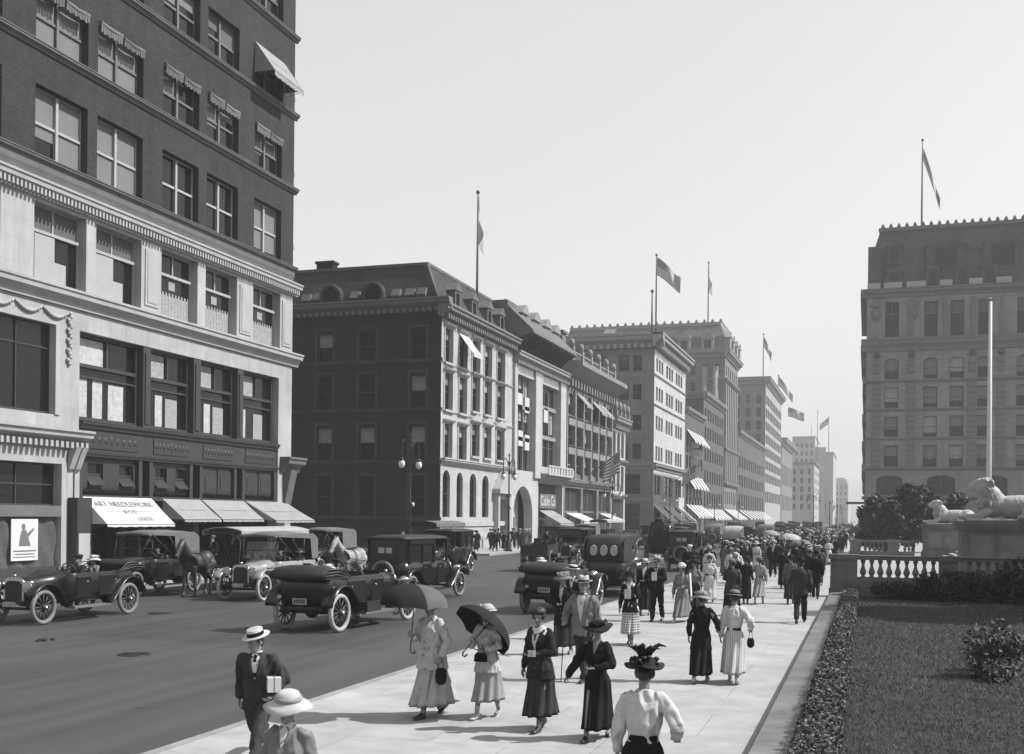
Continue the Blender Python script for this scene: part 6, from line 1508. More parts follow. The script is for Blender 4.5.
R = random.Random(17)
M_dung = mat('dung', .05, .95, .1, var=.4, scale=20)
for k in range(12):                                        # what the horses leave behind
    mb = MB()
    for q in range(7): mb.ell((R.gauss(0, .09), R.gauss(0, .09), .02 + R.random() * .03), (R.uniform(.03, .06), R.uniform(.03, .06), .03), 7, 5)
    o = mb.build('horse_droppings', M_dung, loc=(R.uniform(-24, -9.5), R.uniform(17, 60), ROADZ)); tag(o, 'small dark heap of horse droppings on the roadway', 'droppings', 'horse droppings on the roadway')
for k in range(9):
    mb = MB(); a = R.uniform(0, 6.28); w, h = R.uniform(.06, .11), R.uniform(.05, .09)
    mb.add([V((cos(a) * x - sin(a) * y, sin(a) * x + cos(a) * y, .012 + z)) for x, y, z in ((-w, -h, 0), (0, -h, .02), (w, -h, .005), (-w, h, .01), (0, h, .03), (w, h, 0))], [(0, 1, 4, 3), (1, 2, 5, 4)])
    gut_ = k % 3; x = -8.4 if gut_ == 0 else R.uniform(-7.6, -1.8)
    o = mb.build('paper_scrap', M_topL, loc=(x, R.uniform(13.5, 34), ROADZ if gut_ == 0 else 0)); tag(o, 'scrap of pale paper lying in the gutter' if gut_ == 0 else 'scrap of pale paper lying on the pavement', 'litter', 'paper scraps in the gutter' if gut_ == 0 else 'paper scraps on the pavement')
# ================================================================== people (local frame: forward +Y, right hand +X)
M_skin = mat('skin', .25, .55, .3, var=.1, scale=12); M_eye = mat('eye_dark', .02, .3, .5, var=.1); M_lip = mat('lip', .12, .5, .3, var=.1)
def cloth(n, v, b=.0015, sc=9., var=.16): return mat('cloth_' + n, v, .92, .12, var=var, scale=sc, bump=b, fine=.12)
C = {'black': cloth('black', .016), 'ink': cloth('ink', .028), 'char': cloth('charcoal', .05), 'grey': cloth('grey', .13), 'mid': cloth('mid_grey', .21), 'lt': cloth('light_grey', .33), 'pale': cloth('pale', .47), 'white': cloth('white', .62), 'cream': cloth('cream', .54)}
C['stripe'] = striped('cloth_stripe', .62, .42, 26, 0); C['check'] = mat('cloth_x', .1)
def checkmat():
    m, nt, b = _bsdf('cloth_plaid'); N = nt.nodes; L = nt.links; tc = N.new('ShaderNodeTexCoord'); mp = N.new('ShaderNodeMapping'); L.new(tc.outputs['Object'], mp.inputs[0])
    ck = N.new('ShaderNodeTexBrick'); ck.offset = 0; ck.inputs['Scale'].default_value = 1; ck.inputs['Brick Width'].default_value = .055; ck.inputs['Row Height'].default_value = .055; ck.inputs['Mortar Size'].default_value = .009
    ck.inputs['Color1'].default_value = g(.09); ck.inputs['Color2'].default_value = g(.16); ck.inputs['Mortar'].default_value = g(.5); mp.inputs['Rotation'].default_value = (rad(90), 0, 0)
    L.new(mp.outputs[0], ck.inputs['Vector']); L.new(ck.outputs['Color'], b.inputs['Base Color']); b.inputs['Roughness'].default_value = .9; return m
C['plaid'] = checkmat()
M_straw = mat('straw', .60, .8, .2, var=.12, scale=20, fine=.2); M_strawD = mat('straw_dark', .2, .8, .2, var=.2, scale=20, fine=.2); M_shoe = mat('shoe_leather', .02, .3, .5, var=.3); M_shoeW = mat('shoe_white', .5, .6, .3, var=.1)
M_hairD = mat('hair_dark', .022, .5, .4, var=.35, scale=25, bump=.004); M_hairG = mat('hair_grey', .2, .6, .3, var=.3, scale=25, bump=.004); M_felt = mat('felt_grey', .28, .9, .1, var=.15, scale=8); M_feltP = mat('felt_pale', .48, .9, .1, var=.12, scale=8); M_feltD = mat('felt_black', .018, .85, .2, var=.3, scale=8)
M_flower = mat('hat_flowers', .45, .9, .1, var=.5, scale=14); M_paper = mat('wrapping_paper', .66, .8, .2, var=.06)
def sell(hw, hd, z, yc=0., n=24, e=.85, xc=0.):
    out = []
    for k in range(n):
        a = 2 * pi * k / n; c, s = cos(a), sin(a)
        out.append((xc + hw * math.copysign(abs(c) ** e, c), yc + hd * math.copysign(abs(s) ** e, s), z))
    return out
def hatparts(kind, R):
    """list of (name, mesh builder, default material key); origin = crown seat on the head"""
    out = []
    if kind == 'boater':
        mb = MB(); mb.lathe([(.0, .085), (.085, .088), (.097, .082), (.100, .02), (.100, .004), (.165, .006), (.170, .002), (.168, -.006), (.09, -.006)], 28); out.append(('hat', mb, M_straw))
        mb = MB(); mb.lathe([(.101, .006), (.104, .008), (.1035, .05), (.1005, .052)], 28, cap=False); out.append(('hat_band', mb, C['black']))
    elif kind in ('fedora', 'panama'):
        mb = MB(); pr = [(.0, .105), (.05, .118), (.08, .118), (.092, .095), (.102, .03), (.106, .002)]
        rings = []
        for r, z in pr + [(.14, .004), (.168, .014), (.165, .004), (.09, -.008)]:
            ring = []
            for k in range(28):
                a = 2 * pi * k / 28; x, y = r * cos(a) * .92, r * sin(a) * 1.08; zz = z
                if z > .09: zz -= .03 * math.exp(-(x / .03) ** 2)
                if r > .12: zz += .02 * abs(cos(a)) - .014 * max(0, sin(a))
                ring.append((x, y, zz))
            rings.append(ring)
        mb.loft(rings); out.append(('hat', mb, M_felt if kind == 'fedora' else M_feltP))
        mb = MB(); mb.loft([[(x * 1.015, y * 1.015, z) for x, y, z in [(q * cos(2 * pi * k / 28) * .92, q * sin(2 * pi * k / 28) * 1.08, zz) for k in range(28)]] for q, zz in ((.107, .006), (.104, .04))], cap=False); out.append(('hat_band', mb, C['ink']))
    elif kind == 'bowler':
        mb = MB(); mb.lathe([(.0, .125), (.04, .122), (.075, .105), (.095, .07), (.102, .03), (.104, .004), (.135, .006), (.152, .02), (.156, .022), (.14, -.004), (.09, -.006)], 26); out.append(('hat', mb, M_feltD))
    elif kind == 'cap':
        mb = MB(); mb.ell((0, -.01, .04), (.115, .125, .05), 18, 8); mb.lathe([(.098, -.02), (.1, .03)], 20); mb.add([(-.07, .08, .0), (.07, .08, .0), (.05, .16, -.015), (-.05, .16, -.015)], [(0, 1, 2, 3)]); out.append(('hat', mb, C['ink']))
    elif kind == 'tophat':
        mb = MB(); mb.lathe([(.0, .17), (.095, .172), (.10, .165), (.092, .08), (.1, .004), (.14, .008), (.15, .02), (.14, -.004), (.09, -.006)], 24); out.append(('hat', mb, M_feltD))
    elif kind in ('wide', 'sun', 'plain'):
        mb = MB(); rw = .235 if kind == 'wide' else .215; rings = []
        for r, z in [(.0, .085), (.06, .088), (.095, .07), (.108, .03), (.112, .004), (rw * .75, .004), (rw, .0), (rw * .98, -.008), (.1, -.008)]:
            ring = []
            for k in range(32):
                a = 2 * pi * k / 32; zz = z
                if r > .12: q = (r - .11) / (rw - .11); zz += q * ((.035 * sin(a * 2 + 1.) + .012 * sin(a * 5) - .02) if kind == 'wide' else (-.055 + .014 * sin(a * 3)))
                ring.append((r * cos(a), r * sin(a), zz))
            rings.append(ring)
        mb.loft(rings); out.append(('hat', mb, M_feltD if kind == 'wide' else M_straw))
        mb = MB(); mb.torus((0, 0, .022), .108, .016, 26, 7, None, 1.4)
        for k in range(26 if kind != 'plain' else 0): a = R.uniform(.3, 5.2); q = R.uniform(.108, .145); mb.ell((q * cos(a), q * sin(a), .03 + R.uniform(0, .045)), (R.uniform(.012, .024),) * 2 + (.014,), 7, 5)
        out.append(('hat_trim', mb, C['black'] if kind == 'wide' else M_flower if kind == 'sun' else C['lt']))
    elif kind == 'toque':
        mb = MB(); mb.ell((0, 0, .03), (.125, .13, .07), 18, 9); mb.ell((.02, -.02, .08), (.1, .105, .05), 16, 8)
        for k in range(10): a = R.uniform(0, 6.28); mb.ell((.10 * cos(a), .10 * sin(a), .04), (.035, .035, .03), 8, 6)
        out.append(('hat', mb, M_flower))
    elif kind == 'plume':
        mb = MB(); rings = []
        for r, z in [(.0, .10), (.06, .10), (.1, .07), (.112, .02), (.14, .0), (.19, .012), (.185, .0), (.1, -.01)]:
            rings.append([(r * cos(2 * pi * k / 26), r * sin(2 * pi * k / 26), z + (.03 * sin(2 * pi * k / 13) if r > .13 else 0)) for k in range(26)])
        mb.loft(rings); out.append(('hat', mb, M_feltD)); mb = MB()
        for k in range(22): a = R.uniform(0, 6.28); mb.ell((R.uniform(.09, .14) * cos(a), R.uniform(.09, .14) * sin(a), .03 + R.uniform(0, .06)), (R.uniform(.02, .035), R.uniform(.02, .035), .02), 7, 5)
        for k in range(16):                                  # a fan of curled feathers
            a = R.uniform(-.9, 1.2); l = R.uniform(.10, .17); b0 = R.uniform(-.04, .05)
            mb.tube([(b0, -.02, .07), (b0 + l * .35 * sin(a), -.03, .07 + l * .55), (b0 + l * .9 * sin(a), -.05, .07 + l * .85), (b0 + l * 1.25 * sin(a) + .02, -.08, .07 + l * .75)], [.010, .020, .018, .004], 6, True, True, 0, .45)
        out.append(('hat_trim', mb, M_hairD))
    elif kind == 'small':
        mb = MB(); mb.lathe([(.0, .09), (.05, .088), (.09, .065), (.108, .02), (.115, .0), (.15, -.012), (.155, -.02), (.1, -.012)], 24); out.append(('hat', mb, M_felt))
        mb = MB(); mb.torus((0, 0, .012), .112, .014, 22, 6, None, 1.5); mb.ell((.09, .05, .05), (.03, .03, .045), 8, 6); out.append(('hat_trim', mb, C['ink']))
    return out
PM = {}
def ik(s, h, l1, l2, hint):
    s = V(s); h = V(h); d = h - s; L = min(d.length, (l1 + l2) * .995); u = d.normalized(); h = s + u * L
    a = (l1 * l1 - l2 * l2 + L * L) / (2 * L); q = math.sqrt(max(l1 * l1 - a * a, 1e-6)); hv = V(hint); hv = (hv - u * hv.dot(u)).normalized()
    return s + u * a + hv * q, h
ARM = {  # hand target (for the right side, x mirrored for left), elbow hint
    'down': ((.25, .02, .885), (.3, -1, 0)), 'fwd': ((.24, .17, .92), (.3, -1, 0)), 'back': ((.25, -.14, .92), (.3, -1, -.1)), 'belly': ((.05, .235, 1.10), (1, -.5, -.4)), 'chest': ((.02, .25, 1.20), (1, -.3, -.5)),
    'up': ((.20, .30, 1.20), (.6, -.5, -1)), 'side': ((.30, .1, 1.02), (.6, -1, -.2)), 'carry': ((.20, .24, 1.06), (1, -.6, -.3)), 'wheel': ((.16, .42, 1.10), (.6, -.2, -1)), 'lap': ((.10, .30, .92), (1, -.4, -.3))}
def hand(mb, e, h, side, grip=.5):
    d = (h - e).normalized(); up = V((0, 0, 1)) if abs(d.z) < .8 else V((0, 1, 0)); n = d.cross(up).normalized()      # n: across the knuckles
    pn = n.cross(d).normalized()
    if abs(d.z) >= .8: n = V((0, 1, 0)); n = (n - d * n.dot(d)).normalized(); pn = V((-side, 0, 0))                   # hanging hand: palm faces the thigh
    c = h + d * .045; Rm = Matrix((n, pn, d)).transposed(); mb.ell(c, (.040, .018, .05), 10, 8, Rm)
    for i, (o, l) in enumerate(((-.029, .068), (-.010, .078), (.010, .074), (.028, .058))):
        a = h + d * .085 + n * o; q = grip * 1.1
        b = a + (d * cos(q * .7) + pn * sin(q * .7)) * l * .55; c2 = b + (d * cos(q * 1.6) + pn * sin(q * 1.6)) * l * .5
        mb.chain([a - d * .02, a, b, c2], [.0095, .0095, .0088, .0075], 6)
    t0 = h + d * .03 - n * .036; t1 = t0 - n * .022 + d * .032 + pn * .012; mb.chain([t0, t1, t1 + d * .026 + pn * .02 * (1 + grip)], [.013, .010, .0085], 6)
def person(sex='m', H=1.70, stride=.35, lead=1, arms=('down', 'down'), head=(0, 0), hat='boater', hair=None, top='coat', topm='ink', low=None, lowm='ink', shoe=None, vneck=None, belt=None, hem=.17, coat_hem=.80, fat=1.0, vox=.010, seated=False, hatm=None, seed=1, swap=None, hang=None, lean=0.03, tie=True, bandm=None, fringe=None):
    """returns an Empty 'person' with body, hair, hat and clothing as children"""
    R = random.Random(seed); s = H / 1.74; w = sex == 'w'
    # legs
    def leg(sd, th, kn):
        hip = V((.085 * sd, 0, .90)); k = hip + V((0, sin(th), -cos(th))) * .43; a = k + V((0, sin(th - kn), -cos(th - kn))) * .41; return [hip, k, a]
    if seated: legs = {1: leg(1, rad(80), rad(74)), -1: leg(-1, rad(82), rad(78))}
    else:
        f = stride; legs = {lead: leg(lead, rad(30) * f * 1.6, rad(10) * f), -lead: leg(-lead, -rad(20) * f * 1.4, rad(58) * f)}
    dz = .08 - min(legs[1][2].z, legs[-1][2].z)
    if seated: dz = -.40
    up = V((0, lean, dz))
    for k in (1, -1): legs[k] = [p + V((0, 0, dz)) for p in legs[k]]
    tw = 0
    sh = .185 if not w else .158
    J = {}
    for i, sd in enumerate((1, -1)):
        tg, hint = ARM[arms[i]] if isinstance(arms[i], str) else arms[i]
        a = V((sh * sd * fat, lean, 1.395)) + V((0, 0, dz)); h = V((tg[0] * sd, tg[1] + lean, tg[2] + dz)); e, h = ik(a, h, .285, .25, (hint[0] * sd, hint[1], hint[2])); J[sd] = (a, e, h)
    HM = Matrix.Translation((0, .012 + lean, 1.515 + dz)) @ Matrix.Rotation(rad(head[0]), 4, 'Z') @ Matrix.Rotation(rad(-head[1]), 4, 'X')
    hm = lambda x, y, z: HM @ V((x, y, z)); HR = HM.to_3x3()
    key = None
    S_ = Matrix.Scale(s, 4)
    def fin(mb): mb.v = [tuple(V(p) * s) for p in mb.v]; return mb
    t = thing('person', (0, 0, 0), '', 'person')
    # --- body: one continuous surface
    mb = MB(); o = V((0, 0, dz))
    mb.ell(V((0, lean * .3, .93)) + o, (.135, .09, .12)); mb.ell(V((0, lean * .6, 1.08)) + o, (.115, .08, .14)); mb.ell(V((0, lean, 1.27)) + o, (.14, .095, .17)); mb.capsule(V((-sh * .85, lean, 1.39)) + o, V((sh * .85, lean, 1.39)) + o, .05, .05)
    mb.capsule(V((0, lean, 1.38)) + o, hm(0, .004, .03), .056, .052, 12)
    mb.ell(hm(0, -.005, .118), (.074, .092, .094), 16, 12, HR); mb.ell(hm(0, .032, .072), (.060, .064, .086), 14, 10, HR); mb.ell(hm(0, .050, .012), (.043, .042, .036), 12, 8, HR)
    mb.capsule(hm(0, .094, .098), hm(0, .117, .062), .010, .0155, 8); mb.capsule(hm(-.042, .080, .118), hm(.042, .080, .118), .0125, .0125, 8)
    for sd in (-1, 1): mb.ell(hm(.075 * sd, -.008, .082), (.013, .024, .031), 8, 8, HR); mb.ell(hm(.035 * sd, .068, .060), (.022, .022, .02), 8, 6, HR)
    mb.ell(hm(0, .090, .030), (.023, .012, .011), 8, 6, HR)
    for sd in (1, -1):
        a, e, h = J[sd]; mb.chain([a, e, h], [.046, .036, .026], 10); hand(mb, e, h, sd, .9 if ((not isinstance(arms[0 if sd == 1 else 1], str)) or arms[0 if sd == 1 else 1] in ('up', 'carry', 'wheel')) else .45)
        L = legs[sd]; mb.chain(L, [.075, .05, .036], 10); ft = V((0, 1, 0)); mb.capsule(L[2] + V((0, 0, -.035)), L[2] + ft * .12 + V((0, 0, -.05)), .036, .03, 8)
    body = place('body', remesh(fin(mb), vox, 2, 0, 8, 0, M_skin, 'body'), t)
    if vox < .009:
        for sd in (-1, 1):
            mb = MB(); mb.ell(hm(.028 * sd, .0885, .096), (.0125, .006, .0065), 8, 6, HR); fin(mb).build('eye', M_eye, body)
        mb = MB(); mb.ell(hm(0, .1005, .031), (.019, .004, .006), 8, 6, HR); fin(mb).build('lips', M_lip, body)
    # --- hair
    mb = MB()
    if w:
        mb.ell(hm(0, -.025, .125), (.088, .095, .092), 16, 10, HR); mb.ell(hm(0, -.105, .10), (.055, .05, .055), 12, 8, HR)
        for sd in (-1, 1): mb.ell(hm(.068 * sd, .015, .11), (.03, .055, .055), 10, 8, HR)
        mb.ell(hm(0, .055, .165), (.06, .045, .035), 10, 8, HR)
        if hat is None or fringe: mb.ell(hm(0, .01, .18), (.10, .11, .06), 14, 8, HR)
    else:
        mb.ell(hm(0, -.022, .135), (.079, .084, .086), 16, 10, HR); mb.ell(hm(0, -.055, .075), (.06, .045, .06), 12, 8, HR)
        for sd in (-1, 1): mb.capsule(hm(.07 * sd, .02, .13), hm(.072 * sd, .022, .085), .014, .01, 8)
    place('hair', remesh(fin(mb), max(vox, .009), 1, .004, 40, seed, hair or M_hairD, 'hair'), t)
    # --- hat
    if hat:
        tl = {'wide': 8, 'sun': 4, 'boater': 4, 'plume': 6}.get(hat, 3)
        Hm = S_ @ HM @ Matrix.Translation((0, -.008, .168)) @ Matrix.Rotation(rad(-tl + (R.uniform(-3, 3))), 4, 'X') @ Matrix.Rotation(rad(R.uniform(-5, 5)), 4, 'Y')
        ho = None
        for nm, hb, dm in hatparts(hat, R):
            hb.v = [tuple(Hm @ V(p)) for p in hb.v]; m_ = dm
            if nm == 'hat' and hatm: m_ = hatm
            if nm != 'hat' and bandm: m_ = bandm
            q = hb.build(nm, m_, t if ho is None else ho); ho = ho or q
    # --- upper garment
    P = lambda x, y, z: V((x, y + lean * min(1, max(0, (z - .8) / .6)), z + dz))
    if not w:
        prof = [(coat_hem, .188, .142, -.005), (.92, .182, .136, 0), (1.07, .170, .124, 0), (1.22, .188, .132, .002), (1.34, .198, .128, 0), (1.405, .165, .10, -.005), (1.445, .10, .082, -.005), (1.475, .066, .066, 0)]
    elif top == 'coat':
        prof = [(coat_hem, .205, .175, 0), (.93, .172, .148, 0), (1.045, .138, .116, 0), (1.15, .150, .128, .008), (1.26, .166, .142, .018), (1.35, .165, .118, .005), (1.405, .135, .088, 0), (1.445, .08, .07, 0), (1.475, .058, .058, 0)]
    else:
        prof = [(.985, .138, .118, 0), (1.03, .124, .106, 0), (1.09, .142, .126, .008), (1.16, .158, .142, .015), (1.26, .166, .142, .018), (1.35, .162, .114, .004), (1.405, .13, .086, 0), (1.445, .075, .066, 0), (1.47, .055, .055, 0)]
    if seated: prof = [(max(z, .93), a, b, c) if i == 0 else (z, a, b, c) for i, (z, a, b, c) in enumerate(prof) if i == 0 or z > .94]
    mb = MB(); mb.loft([[tuple(P(x, y, z)) for x, y, z in sell(a * fat, b * (1 + (fat - 1) * 1.4), z, c)] for z, a, b, c in prof])
    for sd in (1, -1):
        a, e, h = J[sd]; wr = e.lerp(h, .92)
        rr = [.078, .061, .047] if not w else ([.064, .056, .042] if top == 'coat' else [.066, .070, .046])
        mid = a.lerp(e, .5)
        mb.chain([a + V((-.02 * sd, 0, -.005)), mid, e, e.lerp(wr, .5), wr], [rr[0], (rr[0] + rr[1]) / 2, rr[1], (rr[1] + rr[2]) / 2, rr[2]], 12)
    gv = max(vox * 1.15, .0095)
    place('coat' if top == 'coat' else 'blouse', remesh(fin(mb), gv, 2, .024 if vox < .012 else .010, 11, seed, C[topm], 'garment'), t)
    # --- cuffs of shirt, shirt front and collar
    if vneck:
        zb, hwid, cm = vneck; mb = MB(); n = 9; rows = []
        def front(x, z):
            for i in range(len(prof) - 1):
                if prof[i][0] <= z <= prof[i + 1][0]:
                    k = (z - prof[i][0]) / (prof[i + 1][0] - prof[i][0]); a = (prof[i][1] * (1 - k) + prof[i + 1][1] * k) * fat; b = (prof[i][2] * (1 - k) + prof[i + 1][2] * k) * (1 + (fat - 1) * 1.4); c = prof[i][3] * (1 - k) + prof[i + 1][3] * k
                    return c + b * max(0, 1 - (abs(x) / a) ** 2.3) ** .435
            return .06
        zt = 1.462
        for i in range(n + 1):
            z = zb + (zt - zb) * i / n; hw = min(hwid * (i / n) ** .8 + .004, .056 if z > 1.44 else 9)
            rows.append([tuple(P(hw * (2 * j / 6 - 1), front(hw * (2 * j / 6 - 1), z) + .011 - .004 * (abs(j - 3) == 3), z)) for j in range(7)])
        fs = [(i * 7 + j, i * 7 + j + 1, i * 7 + j + 8, i * 7 + j + 7) for i in range(n) for j in range(6)]
        mb.add([p for r in rows for p in r], fs, 0, True); mb.loft([[tuple(P(x, y, z)) for x, y, z in sell(q, q * 1.0, z, .006)] for q, z in ((.064, 1.452), (.060, 1.475), (.0565, 1.50))], cap=False)
        if w:                                               # wide sailor collar lying over the shoulders
            cr = []
            for q in range(13):
                a = rad(-62 + q * (304) / 12) + pi / 2 + rad(28) * 0
                cr.append(a)
        sf = fin(mb).build('shirt_front', C[cm], t)
        if top == 'coat' and zb < 1.3:
            lp_ = MB()
            for sgn in (-1, 1):
                ra = []
                for i in range(n):
                    z = zb + (zt - .05 - zb) * i / (n - 1); k = (z - zb) / (zt - zb); hw = hwid * k ** .8 + .004; wd = .012 + .040 * sin(min(1, k * 1.25) * pi * .62)
                    ra.append([tuple(P(sgn * (hw - .004 + wd * q), front(hw + wd * q, z) + (.020 if q < .9 else .011), z)) for q in (0, .5, 1)] + [tuple(P(sgn * (hw - .004 + wd * q), front(hw + wd * q, z) + .006, z)) for q in (1, .5, 0)])
                lp_.loft(ra, True, False)
            fin(lp_).build('lapel', C[topm], t)
        if not w and tie:
            mb = MB(); mb.add([tuple(P(x, front(x, z) + .020, z)) for z, hw in ((1.44, .012), (1.40, .017), (zb + .04, .024)) for x in (-hw, hw)], [(0, 1, 3, 2), (2, 3, 5, 4)]); mb.ell(P(0, front(0, 1.44) + .018, 1.445), (.02, .012, .016), 8, 6); fin(mb).build('necktie', C['black'], sf)
    if vox < .012 and top == 'coat' and (not vneck or vneck[0] > 1.05):
        mb = MB(); zb = vneck[0] if vneck else 1.34
        for k in range(4 if w else 3):
            z = zb - .03 - k * .095
            for i in range(len(prof) - 1):
                if prof[i][0] <= z <= prof[i + 1][0]:
                    f = (z - prof[i][0]) / (prof[i + 1][0] - prof[i][0]); b = (prof[i][2] * (1 - f) + prof[i + 1][2] * f) * (1 + (fat - 1) * 1.4) + prof[i][3]
                    mb.ell(P(.01, b + .006, z), (.011, .008, .011), 8, 5)
        if len(mb.v): fin(mb).build('buttons', C['black'] if topm not in ('black', 'ink') else C['mid'], t)
    # --- lower garment
    if w:
        mb = MB(); ya = max(legs[1][2].y, legs[-1][2].y); yb = min(legs[1][2].y, legs[-1][2].y); rings = []; nf = R.choice((8, 10, 11)); ph = R.uniform(0, 6)
        z0 = 1.035
        for i in range(17):
            k = i / 16; z = z0 + (hem - z0) * k; hip_ = min(1, k / .22)
            a = (.120 + .062 * sin(min(1, k / .2) * pi / 2)) * fat + .022 * k; b = (.105 + .05 * sin(min(1, k / .2) * pi / 2)) * fat + .035 * k
            yc = (ya + yb) / 2 * k * .9; b = max(b, (ya - yb) / 2 * k + .095 * k + .02) if k > .3 else b
            ring = []
            for j in range(48):
                an = 2 * pi * j / 48; q = 1 + (.05 + .085 * k) * min(1, k * 4) * sin(an * nf + ph + .9 * sin(k * 2 + an)) + .05 * k * sin(an * 3 + ph * 2 + k * 1.5) + .02 * k * sin(an * 17 + ph); ring.append(tuple(P(a * q * cos(an), yc + b * q * sin(an), z) - V((0, lean * .4 * k, 0))))
            rings.append(ring)
        rings.append([tuple(V(p) * V((1, 1, 1)).x + V((0, 0, .02)) if False else (p[0] * .9, p[1] * .9, p[2] + .03)) for p in rings[-1]])
        mb.loft(rings)
        if seated:
            mb = MB(); o2 = [tuple(x) for x in ()]
            for sd in (1, -1): mb.chain(legs[sd], [.12, .10, .09], 10)
            place('skirt', remesh(fin(mb), .025, 2, .01, 8, seed, C[lowm], 'skirt'), t)
        else: fin(mb).build('skirt', C[lowm], t)
        if belt:
            mb = MB(); mb.loft([[tuple(P(x, y, z)) for x, y, z in sell(q * fat, q * .86 * (1 + (fat - 1) * 1.4), z)] for q, z in ((.132, 1.0), (.136, 1.005), (.133, 1.055), (.128, 1.06))], cap=False); fin(mb).build('belt', C[belt], t)
    else:
        mb = MB(); mb.ell(V((0, 0, .90 + dz)), (.165, .125, .13), 14, 9)
        for sd in (1, -1):
            L = legs[sd]; mb.chain([L[0] + V((0, 0, -.02)), L[1], L[1].lerp(L[2], .5), L[2] + V((0, 0, .02))], [.105, .076, .068, .062], 12)
        place('trousers', remesh(fin(mb), gv, 2, .018, 11, seed + 5, C[lowm], 'trousers'), t)
    for sd in (1, -1):
        L = legs[sd]; k, a = L[1], L[2]; d = (a - k).normalized(); fw = V((0, 1, 0)); pit = 0
        if not seated and sd != lead: pit = rad(-38) * stride * 1.5
        if not seated and sd == lead: pit = rad(14) * stride
        Q = Matrix.Rotation(pit, 3, 'X'); mb = MB(); rings = []
        for y, hw, z0_, z1_ in ((-.055, .022, -.078, .0), (-.04, .034, -.08, .03), (.0, .036, -.08, .04), (.06, .040, -.08, -.01), (.11, .045, -.08, -.03), (.155, .040, -.08, -.042), (.185, .022, -.076, -.055)):
            rings.append([tuple(a + Q @ V((hw * cos(2 * pi * j / 12), y, (z0_ + z1_) / 2 + (z1_ - z0_) / 2 * sin(2 * pi * j / 12)))) for j in range(12)])
        mb.loft(rings, True, True)
        mb.capsule(a + V((0, -.005, .0)), a - d * .06 * (1 if not w else 2.), .038, .042, 8); fin(mb).build('shoe', shoe or M_shoe, t)
    t['_h'] = 0.0; del t['_h']
    t_hands = {sd: J[sd][2] * s for sd in (1, -1)}
    PM[t.name] = t_hands
    return t
def stand(o, x, y, head, label, z=0., group=None):
    o.location = (x, y, z); o.rotation_euler = (0, 0, head - pi / 2); o['label'] = label
    if group: o['group'] = group
    return o
def handw(o, sd):
    return Matrix.Translation(o.location) @ Matrix.Rotation(o.rotation_euler[2], 4, 'Z') @ PM[o.name][sd]
M_wood = mat('stick_wood', .04, .45, .4, var=.25)
def parasol(hand_, axis, r, depth, label, m, mu=None, shaft=.75, grip=.18, gores=None):
    """hand_ world point of the grip; axis = direction of the shaft"""
    ax = V(axis).normalized(); t = thing('parasol', hand_, label, 'parasol'); Q = V((0, 0, 1)).rotation_difference(ax).to_matrix()
    mb = MB(); n = 8; sub = 5; rows = []
    for i in range(9):
        k = i / 8; row = []
        for j in range(n * sub):
            f = (j % sub) / sub; a = 2 * pi * j / (n * sub); sg = 1 - .07 * sin(pi * f) * k; rr = r * sin(k * 1.35) / sin(1.35) * sg; z = shaft - depth * (1 - cos(k * 1.35)) / (1 - cos(1.35)) + .02 * sin(pi * f) * k
            row.append(tuple(Q @ V((rr * cos(a), rr * sin(a), z))))
        rows.append(row)
    fs = []; N_ = n * sub; mi = []
    for i in range(8):
        for j in range(N_): fs.append((i * N_ + j, i * N_ + (j + 1) % N_, (i + 1) * N_ + (j + 1) % N_, (i + 1) * N_ + j)); mi.append(1 if gores and (j // sub) in gores else 0)
    mb.add([p for r_ in rows for p in r_], fs, 0, True); mb.m = mi; mb.build('canopy', [m, mu or m], t)
    mb = MB(); mb.tube([Q @ V((0, 0, -grip)), Q @ V((0, 0, shaft + .06))], .008, 7); mb.tube([Q @ V((0, 0, -grip)), Q @ V((.02, 0, -grip - .05)), Q @ V((.06, 0, -grip - .05)), Q @ V((.07, 0, -grip))], .012, 7); mb.build('shaft', M_wood, t)
    mb = MB()
    for k in range(n): a = 2 * pi * k / n; mb.tube([Q @ V((0, 0, shaft - .22)), Q @ V((r * .5 * cos(a), r * .5 * sin(a), shaft - depth * .28))], .004, 4); mb.tube([V(rows[i][k * sub]) - ax * .006 for i in (0, 3, 6, 8)], .0045, 4)
    mb.build('ribs', M_wood, t); return t
def handbag(p, label, m, w=.17, h=.20):
    t = thing('handbag', p, label, 'handbag'); mb = MB(); mb.loft([sell(w * .30, .02, -.10, 0, 16), sell(w * .46, .04, -.13, 0, 16), sell(w * .5, .05, -.22, 0, 16), sell(w * .42, .045, -.10 - h, 0, 16), sell(w * .2, .03, -.13 - h, 0, 16)]); mb.build('pouch', m, t)
    mb = MB(); mb.tube([(-w * .25, 0, -.1), (-.02, 0, .0), (.02, 0, .0), (w * .25, 0, -.1)], .005, 5); mb.build('strap', m, t); return t
def parcel(p, dims, rz, label, m=None, cat='parcel'):
    t = thing('parcel', p, label, cat, None, rz); a, b, c = dims; mb = MB(); mb.box(-a / 2, a / 2, -b / 2, b / 2, -c / 2, c / 2); mb.build('wrapping', m or M_paper, t)
    mb = MB(); e = .003; mb.box(-.004, .004, -b / 2 - e, b / 2 + e, -c / 2 - e, c / 2 + e); mb.box(-a / 2 - e, a / 2 + e, -.004, .004, -c / 2 - e, c / 2 + e); mb.build('string', M_frame_m, t); return t

